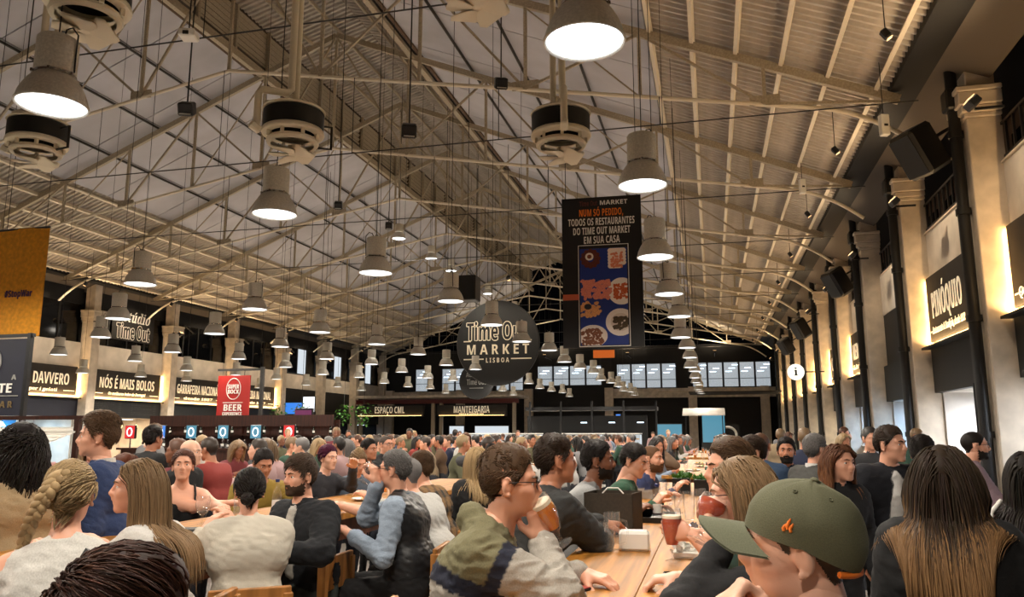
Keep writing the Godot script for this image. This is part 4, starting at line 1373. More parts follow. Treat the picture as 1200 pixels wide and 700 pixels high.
	letters("BOCK", 0.13, rs, Vector3(0, 2.89, 0.04), Basis(), M.print_white, 0.85)
	pbox("rule", rs, Vector3(0, 2.55, 0.035), Vector3(0.7, 0.02, 0.01), M.print_white)
	letters("BEER", 0.2, rs, Vector3(0, 2.39, 0.04), Basis(), M.print_white, 1.0)
	letters("EXPERIENCE", 0.1, rs, Vector3(0, 2.2, 0.04), Basis(), M.print_white, 0.85)
	pbox("rule", rs, Vector3(0, 2.12, 0.035), Vector3(0.7, 0.02, 0.01), M.print_white)
	# purple totem screen
	var pt := thing("totem_screen", "tall purple totem screen beside the bottle shelves", "screen", V(-14.3, 0.0, 26.0))
	pbox("case", pt, Vector3(0, 1.4, 0), Vector3(0.72, 2.2, 0.12), M.plastic_black, Basis(), 0.02)
	pbox("screen_face", pt, Vector3(0, 1.7, 0.065), Vector3(0.64, 1.45, 0.01), M.screen_purple)
	pbox("screen_icon", pt, Vector3(0, 1.75, 0.075), Vector3(0.26, 0.28, 0.01), M.screen_white)
	pbox("screen_icon_face", pt, Vector3(0, 1.76, 0.08), Vector3(0.18, 0.2, 0.01), M.print_grey)
	pbox("foot", pt, Vector3(0, 0.15, 0), Vector3(0.8, 0.3, 0.4), M.plastic_black)


# ---------------------------------------------------------------- people: smooth-joined limbs meshed as surface nets

# a primitive is [a, b, radius_a, radius_b, blend, id]; an ellipsoid is [centre, radii, "e", basis_inverse, blend, id]; blend < 0 carves
class Net:
	var v := PackedVector3Array()
	var tris := PackedInt32Array()
	var own := PackedByteArray()

	func build(prims: Array, cell: float) -> void:
		var lo := Vector3.ONE * 1e9
		var hi := -lo
		var boxes := []
		for p in prims:
			var a: Vector3; var b: Vector3; var r: float
			if p[2] is String:
				r = maxf(p[1].x, maxf(p[1].y, p[1].z))
				a = p[0]; b = p[0]
			else:
				a = p[0]; b = p[1]; r = maxf(p[2], p[3])
			var m := Vector3.ONE * (r + absf(p[4]) + cell * 2.5)
			var l := a.min(b) - m
			var h := a.max(b) + m
			boxes.append([l, h])
			if p[4] >= 0.0:
				lo = lo.min(l); hi = hi.max(h)
		var nx := int((hi.x - lo.x) / cell) + 2
		var ny := int((hi.y - lo.y) / cell) + 2
		var nz := int((hi.z - lo.z) / cell) + 2
		var f := PackedFloat32Array()
		f.resize(nx * ny * nz)
		f.fill(1.0)
		var o := PackedByteArray()
		o.resize(nx * ny * nz)
		var sx := ny * nz
		var band := cell * 2.6
		for q in prims.size():
			var p: Array = prims[q]
			var k: float = absf(p[4])
			var carve: bool = p[4] < 0.0
			var id: int = p[5]
			var l: Vector3 = ((boxes[q][0] as Vector3) - lo) / cell
			var h: Vector3 = ((boxes[q][1] as Vector3) - lo) / cell
			var x0 := maxi(0, int(l.x)); var x1 := mini(nx - 1, int(h.x) + 1)
			var y0 := maxi(0, int(l.y)); var y1 := mini(ny - 1, int(h.y) + 1)
			var z0 := maxi(0, int(l.z)); var z1 := mini(nz - 1, int(h.z) + 1)
			var ell: bool = p[2] is String
			var a: Vector3 = p[0]
			var ba := Vector3(); var inv := 0.0; var ra := 0.0; var rr := 0.0
			var r3 := Vector3(); var eb := Basis()
			if ell:
				r3 = p[1]; eb = p[3]
			else:
				ba = (p[1] as Vector3) - a
				inv = 1.0 / maxf(ba.dot(ba), 1e-9)
				ra = p[2]; rr = p[3] - ra
			var far := band + k
			for x in range(x0, x1 + 1):
				for y in range(y0, y1 + 1):
					var i := x * sx + y * nz + z0
					var pa := Vector3(lo.x + x * cell, lo.y + y * cell, lo.z + z0 * cell) - a
					for z in range(z0, z1 + 1):
						var d: float
						if ell:
							var e := eb * pa
							var k0 := (e / r3).length()
							var k1 := (e / (r3 * r3)).length()
							d = k0 * (k0 - 1.0) / maxf(k1, 1e-6)
						else:
							var t := clampf(pa.dot(ba) * inv, 0.0, 1.0)
							d = (pa - ba * t).length() - ra - rr * t
						if d < far:
							var c := f[i]
							if carve:
								var g := -d
								if g > c - k:
									var hh := maxf(k - absf(c - g), 0.0) / k if k > 0.0 else 0.0
									f[i] = maxf(c, g) + hh * hh * k * 0.25
									if g > c:
										o[i] = id
							else:
								if d < c:
									o[i] = id
								var hh := maxf(k - absf(c - d), 0.0) / k if k > 0.0 else 0.0
								f[i] = minf(c, d) - hh * hh * k * 0.25
						pa.z += cell
						i += 1
		var at := PackedInt32Array()
		at.resize(nx * ny * nz)
		at.fill(-1)
		var lim := cell * 1.9
		var near := PackedInt32Array()
		var offs := PackedInt32Array([0, 1, nz, nz + 1, sx, sx + 1, sx + nz, sx + nz + 1])
		var e0 := PackedInt32Array([0, 2, 4, 6, 0, 1, 4, 5, 0, 1, 2, 3])
		var e1 := PackedInt32Array([1, 3, 5, 7, 2, 3, 6, 7, 4, 5, 6, 7])
		var cp := PackedVector3Array([Vector3(0, 0, 0), Vector3(0, 0, 1), Vector3(0, 1, 0), Vector3(0, 1, 1), Vector3(1, 0, 0), Vector3(1, 0, 1), Vector3(1, 1, 0), Vector3(1, 1, 1)])
		var w := PackedFloat32Array()
		w.resize(8)
		for x in nx - 1:
			for y in ny - 1:
				var i0 := x * sx + y * nz
				for z in nz - 1:
					var i := i0 + z
					if absf(f[i]) > lim:
						continue
					var neg := 0
					var best := 0
					for k in 8:
						var u := f[i + offs[k]]
						w[k] = u
						if u < 0.0:
							neg += 1
						if absf(u) < absf(w[best]):
							best = k
					if neg == 0 or neg == 8:
						continue
					var s := Vector3()
					var c := 0
					for k in 12:
						var u0 := w[e0[k]]
						var u1 := w[e1[k]]
						if (u0 < 0.0) != (u1 < 0.0):
							s += cp[e0[k]].lerp(cp[e1[k]], u0 / (u0 - u1))
							c += 1
					at[i] = v.size()
					v.append(lo + (Vector3(x, y, z) + s / c) * cell)
					own.append(o[i + offs[best]])
					near.append(i)
		for i in near:
			var a := f[i] < 0.0
			var z := i % nz
			var y := (i / nz) % ny
			var x := i / sx
			if x > 0 and y > 0 and z > 0:
				if a != (f[i + sx] < 0.0):
					face(at[i], at[i - nz], at[i - nz - 1], at[i - 1], not a)
				if a != (f[i + nz] < 0.0):
					face(at[i], at[i - 1], at[i - sx - 1], at[i - sx], not a)
				if a != (f[i + 1] < 0.0):
					face(at[i], at[i - sx], at[i - sx - nz], at[i - nz], not a)

	func face(a: int, b: int, c: int, d: int, flip: bool) -> void:
		if a < 0 or b < 0 or c < 0 or d < 0:
			return
		if flip:
			tris.append(a); tris.append(b); tris.append(c); tris.append(a); tris.append(c); tris.append(d)
		else:
			tris.append(a); tris.append(c); tris.append(b); tris.append(a); tris.append(d); tris.append(c)

	func normals() -> PackedVector3Array:
		var n := PackedVector3Array()
		n.resize(v.size())
		for k in tris.size() / 3:
			var a := tris[k * 3]; var b := tris[k * 3 + 1]; var c := tris[k * 3 + 2]
			var m := (v[c] - v[a]).cross(v[b] - v[a])
			n[a] += m; n[b] += m; n[c] += m
		for i in n.size():
			n[i] = n[i].normalized()
		return n


var heads := {}
var hands := {}

func head_prims(fem: bool) -> Array:
	var w := 0.95 if fem else 1.0
	var I := Basis()
	var p := []
	p.append([Vector3(0, 0.032, -0.014), Vector3(0.077 * w, 0.088, 0.098), "e", I, 0.0, 0])
	p.append([Vector3(0, -0.028, 0.030), Vector3(0.063 * w, 0.082, 0.062), "e", I, 0.03, 0])
	p.append([Vector3(0, -0.072, 0.036), Vector3(0.052 * w if not fem else 0.044, 0.040, 0.052), "e", I, 0.03, 0])
	p.append([Vector3(-0.012, -0.101, 0.074), Vector3(0.012, -0.101, 0.074), 0.016, 0.016, 0.02, 0])
	for s: float in [-1.0, 1.0]:
		p.append([Vector3(s * 0.038 * w, -0.026, 0.062), Vector3(s * 0.046 * w, -0.020, 0.040), 0.022, 0.022, 0.02, 0])
		p.append([Vector3(s * 0.012, 0.026, 0.085), Vector3(s * 0.046, 0.026, 0.068), 0.011, 0.010, 0.014, 0])
		p.append([Vector3(s * 0.031, 0.004, 0.101), Vector3(s * 0.033, 0.004, 0.100), 0.015, 0.013, -0.010, 0])
		p.append([Vector3(s * 0.020, 0.0125, 0.0845), Vector3(s * 0.043, 0.011, 0.077), 0.0055, 0.005, 0.004, 0])
		p.append([Vector3(s * 0.021, -0.006, 0.083), Vector3(s * 0.042, -0.006, 0.076), 0.005, 0.0045, 0.004, 0])
		p.append([Vector3(s * 0.011, -0.030, 0.096), Vector3(s * 0.010, -0.029, 0.100), 0.0085, 0.0075, 0.008, 0])
		var eb := Basis(Vector3.RIGHT, 0.2) * Basis(Vector3.UP, -s * 0.4)
		var ec := Vector3(s * 0.079 * w, -0.006, -0.010)
		p.append([ec, Vector3(0.010, 0.030, 0.019), "e", eb.inverse(), 0.008, 2])
		var last := Vector3()
		for q in 9:
			var a := lerpf(0.75, 4.5, q / 8.0)
			var pt := ec + Basis(Vector3.UP, s * 0.45) * Vector3(s * 0.007, sin(a) * 0.030, cos(a) * -0.0 + cos(a) * 0.018)
			if q > 0:
				p.append([last, pt, 0.0042, 0.0042, 0.003, 2])
			last = pt
		p.append([ec + Vector3(s * 0.004, -0.030, 0.004), ec + Vector3(s * 0.004, -0.033, 0.005), 0.0075, 0.007, 0.006, 2])
		p.append([ec + Vector3(s * 0.014, 0.002, 0.003), Vector3(0.007, 0.016, 0.009), "e", eb.inverse(), -0.004, 2])
	p.append([Vector3(0, 0.016, 0.086), Vector3(0, -0.026, 0.108), 0.0075, 0.0108, 0.012, 0])
	p.append([Vector3(0, -0.045, 0.090), Vector3(0, -0.052, 0.091), 0.012, 0.012, 0.02, 0])
	p.append([Vector3(-0.020, -0.0595, 0.084), Vector3(0.0, -0.0565, 0.0935), 0.005, 0.0065, 0.004, 1])
	p.append([Vector3(0.020, -0.0595, 0.084), Vector3(0.0, -0.0565, 0.0935), 0.005, 0.0065, 0.004, 1])
	p.append([Vector3(-0.016, -0.069, 0.084), Vector3(0.016, -0.069, 0.084), 0.006, 0.006, 0.004, 1])
	p.append([Vector3(0, -0.069, 0.088), Vector3(0, -0.070, 0.088), 0.008, 0.008, 0.005, 1])
	p.append([Vector3(-0.02, -0.0635, 0.1), Vector3(0.02, -0.0635, 0.1), 0.003, 0.003, -0.003, 1])
	p.append([Vector3(0, -0.075, -0.022), Vector3(0, -0.20, -0.045), 0.056 if not fem else 0.048, 0.058 if not fem else 0.048, 0.03, 3])
	return p


func head_net(fem: bool, cell: float) -> Dictionary:
	var key := "%s%.3f" % [fem, cell]
	if not heads.has(key):
		var net := Net.new()
		net.build(head_prims(fem), cell)
		heads[key] = {"net": net, "n": net.normals()}
	return heads[key]


# hairline height for a point of the head, by how far forward it lies
func hairline(p: Vector3, low: float) -> float:
	var z := p.z
	var h: float
	if z > 0.065: h = 0.072
	elif z > 0.045: h = lerpf(0.038, 0.072, (z - 0.045) / 0.02)
	elif z > 0.02: h = lerpf(0.0, 0.038, (z - 0.02) / 0.025)
	elif z > -0.03: h = lerpf(-0.005, 0.0, (z + 0.03) / 0.05)
	elif z > -0.06: h = lerpf(low, -0.005, (z + 0.06) / 0.03)
	else: h = low
	if absf(p.x) > 0.068 and z > -0.035 and z < 0.012:
		h = maxf(h, 0.026)
	return h


func hair_cap(mb: MB, hd: Dictionary, xf: Transform3D, thick: float, top: float, low: float, color: Color, rough := 0.006, fringe := 0.0, keep := 1) -> void:
	var net: Net = hd.net
	var n: PackedVector3Array = hd.n
	var map := {}
	var f := FastNoiseLite.new()
	f.seed = 12
	f.frequency = 26.0
	var inside := PackedByteArray()
	inside.resize(net.v.size())
	for i in net.v.size():
		var p := net.v[i]
		inside[i] = 1 if p.y > hairline(p, low) - fringe * smoothstep(0.03, 0.08, p.z) and net.own[i] != 2 else 0
	for k in net.tris.size() / 3:
		var a := net.tris[k * 3]; var b := net.tris[k * 3 + 1]; var c := net.tris[k * 3 + 2]
		if inside[a] + inside[b] + inside[c] < 2:
			continue
		for i in [a, b, c]:
			if not map.has(i):
				var p := net.v[i]
				var edge := clampf((p.y - hairline(p, low) + fringe * smoothstep(0.03, 0.08, p.z)) / 0.03, 0.0, 1.0)
				var t := lerpf(0.0015, thick + top * smoothstep(0.05, 0.12, p.y), sqrt(edge))
				var away := (p - Vector3(0, 0.01, -0.01)).normalized()
				t += rough * edge * f.get_noise_3d(p.x * 2.0, p.y, p.z * 2.0) * 2.0
				var q := p + away.lerp(n[i], 0.4) * t
				map[i] = mb.v.size()
				mb.v.append(xf * q)
				mb.n.append((xf.basis * n[i]).normalized())
				var g := 1.0 + 0.25 * f.get_noise_3d(p.x * 5.0, p.y * 1.2, p.z * 1.2)
				mb.c.append(Color(color.r * g, color.g * g, color.b * g))
		mb.ix.append(map[a]); mb.ix.append(map[b]); mb.ix.append(map[c])


func scalp_points(hd: Dictionary, count: int, low: float, fringe := 0.0) -> Array:
	var net: Net = hd.net
	var out := []
	var tries := 0
	while out.size() < count and tries < count * 12:
		tries += 1
		var i := rng.randi() % net.v.size()
		var p := net.v[i]
		if net.own[i] != 2 and p.y > hairline(p, low) - fringe * smoothstep(0.03, 0.08, p.z) + 0.004:
			out.append([p, hd.n[i]])
	return out


func tinted(c: Color, amount: float) -> Color:
	var g := 1.0 + rng.randf_range(-amount, amount)
	return Color(c.r * g, c.g * g, c.b * g)


# short combed strands lying over the cap
func hair_short(mb: MB, hd: Dictionary, xf: Transform3D, count: int, thick: float, top: float, low: float, length: float, comb: Vector3, color: Color, wild := 0.3, width := 0.0035) -> void:
	for s in scalp_points(hd, count, low):
		var p: Vector3 = s[0]
		var n: Vector3 = s[1]
		var lift := thick + top * smoothstep(0.05, 0.12, p.y)
		p += n * lift * 0.9
		var dir := comb + Vector3(rng.randf_range(-wild, wild), rng.randf_range(-wild, wild), rng.randf_range(-wild, wild))
		if p.y < 0.05:
			dir += Vector3(0, -1.0, -0.3)
		dir = (dir - n * dir.dot(n)).normalized()
		var l := length * rng.randf_range(0.6, 1.2) * (1.0 if p.y > 0.05 else 0.6)
		mb.col = tinted(color, 0.35)
		var pts := []
		var cc := Vector3(0, 0.018, -0.012)
		for k in 4:
			var g := p + dir * l * k / 3.0
			if k > 0:
				var e := g - cc
				var m := (e / (Vector3(0.078, 0.094, 0.100) + Vector3.ONE * (lift * 1.15 + 0.002 + 0.002 * sin(k * 2.0 + p.x * 90.0)))).length()
				var onto := cc + e / m
				g = g.lerp(onto, 0.85) if p.y > -0.03 else g - n * 0.002 * k
			pts.append(xf * g)
		mb.tube(pts, [width, width, width * 0.8, 0.0005], 3, false)
	mb.col = Color.WHITE


# long hair: strands leave the scalp, follow the skull, then fall outside head, neck and shoulders
func hair_long(mb: MB, hd: Dictionary, xf: Transform3D, count: int, length: float, color: Color, tip: Color, part := 0.0, wave := 0.0, back := 0.35, wide := 0.007, spread := 1.0, low := -0.07, torso := [], gather := 0.0) -> void:
	var down := xf.basis.inverse() * Vector3.DOWN
	down = down.normalized()
	for s in scalp_points(hd, count, low):
		var p: Vector3 = s[0]
		var n: Vector3 = s[1]
		var side := signf(p.x - part + rng.randf_range(-0.01, 0.01))
		var dir := (Vector3(side * 0.9, -0.25, -back * 1.4) if p.y > 0.05 else Vector3(side * 0.15, -1.0, -back * 0.6))
		dir += Vector3(rng.randf_range(-0.15, 0.15), rng.randf_range(-0.15, 0.15), rng.randf_range(-0.15, 0.15))
		dir = (dir - n * dir.dot(n)).normalized()
		var pts := []
		var rad := []
		var l := length * rng.randf_range(0.78, 1.05)
		var steps := 13
		var step := (l + 0.1) / steps
		var off := rng.randf_range(0.004, 0.022)
		var ph := rng.randf() * TAU
		var q := p + n * 0.004
		for k in steps + 1:
			pts.append(xf * q)
			rad.append(wide * (1.0 if k < steps - 2 else (steps - k + 0.4) / 3.0))
			dir = (dir + down * 0.55 + Vector3(sin(ph + k * 1.1), 0, cos(ph + k * 0.9)) * wave).normalized()
			q += dir * step
			# keep outside the skull
			var e := (q - Vector3(0, 0.015, -0.008))
			var r3 := Vector3(0.083, 0.102, 0.106) + Vector3.ONE * off
			var m := (e / r3).length()
			if m < 1.0 and e.y > -0.10:
				q = Vector3(0, 0.015, -0.008) + e / m
				dir = (dir + e.normalized() * 0.2).normalized()
			if q.y < -0.09 and gather > 0.0:
				q.x = lerpf(q.x, clampf(q.x, -0.125, 0.125), 0.6)
				q.z = lerpf(q.z, minf(q.z, -0.07), gather * 2.0)
			# keep hair off the face
			if q.z > 0.022 and q.y < 0.045 and q.y > -0.16:
				q.z = lerpf(q.z, 0.018 + off * 0.3, 0.6)
				q.x = signf(q.x if q.x != 0.0 else side) * maxf(absf(q.x), 0.07 + off * 0.5)
			# keep outside neck, shoulders and back
			for t in torso:
				var g: Vector3 = xf * q
				var a: Vector3 = t[0]
				var ba: Vector3 = (t[1] as Vector3) - a
				var u := clampf((g - a).dot(ba) / ba.dot(ba), 0.0, 1.0)
				var e2 := g - a - ba * u
				var need: float = t[2] + off * 0.8
				if e2.length() < need:
					g = a + ba * u + e2.normalized() * need
					q = xf.affine_inverse() * g
					var en := (xf.basis.inverse() * e2).normalized()
					dir = (dir - en * minf(0.0, dir.dot(en))).normalized()
		var c0 := tinted(color, 0.22)
		var c1 := tinted(tip, 0.25)
		var k0 := mb.v.size()
		mb.tube(pts, rad, 4, false, 0.45)
		var cnt := mb.v.size() - k0
		var cut := rng.randf_range(0.30, 0.55)
		for i in cnt:
			var u := float(i) / cnt
			mb.c[k0 + i] = c0.lerp(c1, smoothstep(cut, cut + 0.25, u))


# ---------------------------------------------------------------- hands: wrist at the origin, fingers along +z, palm to -y, thumb at +x

func hand_net(pose: String) -> Dictionary:
	if hands.has(pose):
		return hands[pose]
	var P := {
		"relaxed": [[0.35, 0.45, 0.3], 0.45, 0.25],
		"grip": [[0.75, 0.85, 0.55], 1.15, 0.55],
		"flat": [[0.12, 0.12, 0.08], 0.5, 0.1],
		"fist": [[1.25, 1.45, 0.8], 0.9, 0.9],
		"pinch": [[0.7, 0.55, 0.35], 0.9, 0.35],
	}
	var a: Array = P[pose]
	var p := []
	var xs := [0.029, 0.009, -0.011, -0.029]
	var ls := [[0.040, 0.025, 0.019], [0.044, 0.029, 0.020], [0.041, 0.027, 0.019], [0.033, 0.020, 0.017]]
	var zs := [0.088, 0.092, 0.088, 0.080]
	p.append([Vector3(0, 0, -0.03), Vector3(0, 0, 0.012), 0.026, 0.025, 0.0, 0])
	for k in 4:
		p.append([Vector3(xs[k] * 0.55, 0, 0.012), Vector3(xs[k], 0, zs[k] - 0.006), 0.017, 0.0125, 0.014, 0])
	for k in 4:
		var ang := 0.0
		var at := Vector3(xs[k], 0.0, zs[k])
		var fan: float = xs[k] * (3.0 if pose != "fist" else -2.0)
		for j in 3:
			ang += a[0][j] * (1.0 + 0.1 * (k - 1))
			var d := Vector3(sin(fan) * cos(ang), -sin(ang), cos(ang)).normalized()
			var to: Vector3 = at + d * ls[k][j]
			var r: float = [0.0098, 0.0088, 0.0078][j] * (0.88 if k == 3 else 1.0)
			p.append([at, to, r, r * 0.92, 0.006 if j else 0.012, 0])
			at = to
	var tb := Vector3(0.026, -0.006, 0.022)
	var curl: float = a[1]
	var inn: float = a[2]
	var d1 := Vector3(0.75 - inn * 0.3, -0.35 - inn * 0.5, 0.75).normalized()
	var t1 := tb + d1 * 0.045
	var d2 := (d1 + Vector3(-inn * 1.1, -curl * 0.25, 0.35)).normalized()
	var t2 := t1 + d2 * 0.032
	var d3 := (d2 + Vector3(-inn * 1.2, -curl * 0.1, 0.2)).normalized()
	p.append([tb, t1, 0.018, 0.0125, 0.016, 0])
	p.append([t1, t2, 0.0118, 0.0105, 0.006, 0])
	p.append([t2, t2 + d3 * 0.026, 0.0105, 0.0088, 0.006, 0])
	var net := Net.new()
	net.build(p, 0.0042)
	hands[pose] = {"net": net, "n": net.normals()}
	return hands[pose]


func append_net(mb: MB, d: Dictionary, xf: Transform3D, mirror: bool, colors := {}) -> void:
	var net: Net = d.net
	var n: PackedVector3Array = d.n
	var k := mb.v.size()
	for i in net.v.size():
		var p := net.v[i]
		var m := n[i]
		if mirror:
			p.x = -p.x; m.x = -m.x
		mb.v.append(xf * p)
		mb.n.append((xf.basis * m).normalized())
		mb.c.append(colors.get(net.own[i], Color.WHITE))
	for t in net.tris.size() / 3:
		var a := net.tris[t * 3]; var b := net.tris[t * 3 + 1]; var c := net.tris[t * 3 + 2]
		mb.ix.append(k + a)
		mb.ix.append(k + (c if mirror else b))
		mb.ix.append(k + (b if mirror else c))


# ---------------------------------------------------------------- the figure

const SKIN := 0
const TOP := 1
const LEGS := 2
const SHOES := 3
const VEST := 4
const INNER := 5

func reach(s: Vector3, w: Vector3, l1: float, l2: float, hint: Vector3) -> Array:
	var d := w - s
	var len := minf(d.length(), (l1 + l2) * 0.985)
	var u := d.normalized()
	var wr := s + u * len
	var c := (l1 * l1 - l2 * l2 + len * len) / (2.0 * len)
	var h := sqrt(maxf(l1 * l1 - c * c, 0.0))
	var side := (hint - u * hint.dot(u)).normalized()
	return [s + u * c + side * h, wr]


func hand_basis(fwd: Vector3, palm: Vector3) -> Basis:
	# local +z along fwd, local -y along palm
	var z := fwd.normalized()
	var y := (-palm - z * (-palm).dot(z)).normalized()
	return Basis(y.cross(z), y, z)


var skin_mats := {}
func skin_mat(c: Color) -> StandardMaterial3D:
	var key := c.to_html()
	if not skin_mats.has(key):
		var m := mat("skin_" + key, c, 0.48, 0.0, null, Vector3(9, 9, 9), T.rough_n, 0.12, false)
		m.vertex_color_use_as_albedo = true
		skin_mats[key] = m
	return skin_mats[key]


func cloth_mat(c: Color, kind := "cloth", vertex := false) -> StandardMaterial3D:
	var key := "%s_%s_%s" % [kind, c.to_html(false), vertex]
	if not M.has(key):
		var m := mat(key, Color(c.r * 0.9, c.g * 0.9, c.b * 0.9).linear_to_srgb(), 0.88, 0.0, T.weave, Vector3(7, 7, 7), T.knit_n if kind == "knit" else T.cloth_n, 0.45 if kind == "knit" else 0.22, false)
		m.uv1_scale = Vector3(5, 5, 5) if kind == "cloth" else Vector3(9, 9, 9)
		m.vertex_color_use_as_albedo = vertex
		if kind == "puffer":
			m.roughness = 0.45
	return M["%s_%s_%s" % [kind, c.to_html(false), vertex]]


var hair_m: StandardMaterial3D
func hair_mat() -> StandardMaterial3D:
	if hair_m == null:
		hair_m = mat("hair", Color.WHITE, 0.55)
		hair_m.metallic_specular = 0.3
		hair_m.vertex_color_use_as_albedo = true
	return hair_m


func skeleton(s: Dictionary) -> Dictionary:
	var k: float = s.get("size", 1.0)
	var lean: float = s.get("lean", 0.1)
	var tilt: float = s.get("tilt", 0.0)
	var stand: bool = s.get("stand", false)
	var hy: float = (0.93 * k) if stand else s.get("seat", 0.66) + 0.10
	var hip := Vector3(0, hy, 0)
	var u := Vector3(sin(tilt), cos(lean), sin(lean)).normalized()
	var x := Vector3(1, 0, 0)
	var tw: float = s.get("twist", 0.0)
	var xs := Vector3(cos(tw), 0, -sin(tw))
	xs = (xs - u * xs.dot(u)).normalized()
	var fw := xs.cross(u)
	var round: float = s.get("round", 0.03)
	var j := {"hip": hip, "u": u, "fw": fw, "xs": xs, "k": k}
	j.belly = hip + u * 0.16 * k
	j.chest = hip + u * 0.35 * k
	j.neck = hip + u * 0.515 * k + fw * round
	var sw: float = s.get("shoulders", 0.178 if not s.get("fem", false) else 0.155) * k
	for e in ["l", "r"]:
		var sg := 1.0 if e == "l" else -1.0
		j["sh_" + e] = hip + u * (0.455 - s.get("drop", 0.0)) * k + xs * sg * sw + fw * (round * 0.8 + s.get("fwd_" + e, 0.0))
		j["hipj_" + e] = hip + x * sg * 0.088 * k + Vector3(0, -0.03, 0.0)
		if stand:
			var st: Vector2 = s.get("step_" + e, Vector2(0.02, 0.0))
			j["knee_" + e] = Vector3(sg * (0.09 + st.x * 0.5), 0.49 * k, 0.02 + st.y * 0.6)
			j["ankle_" + e] = Vector3(sg * (0.09 + st.x), 0.085, st.y - 0.02)
		else:
			var ka: float = s.get("knees", 0.0)
			j["knee_" + e] = hip + Vector3(sg * (0.11 + ka * 0.1), -0.03, 0.43 * k)
			j["ankle_" + e] = Vector3(sg * 0.12, maxf(0.085, hy - 0.48 * k), 0.36 * k)
	var hp: float = s.get("nod", 0.0)
	var hw: float = s.get("look", 0.0) + tw
	var ht: float = s.get("cock", 0.0)
	j.hb = Basis(Vector3.UP, hw) * Basis(Vector3.RIGHT, hp) * Basis(Vector3.BACK, ht)
	var hs: float = s.get("head", 0.925) * (0.96 if s.get("fem", false) else 1.0)
	j.hs = hs
	var up := (u + Vector3.UP * 1.4).normalized()
	j.head = j.neck + up * 0.165 * k + (fw + j.hb.z).normalized() * s.get("crane", 0.035)
	return j


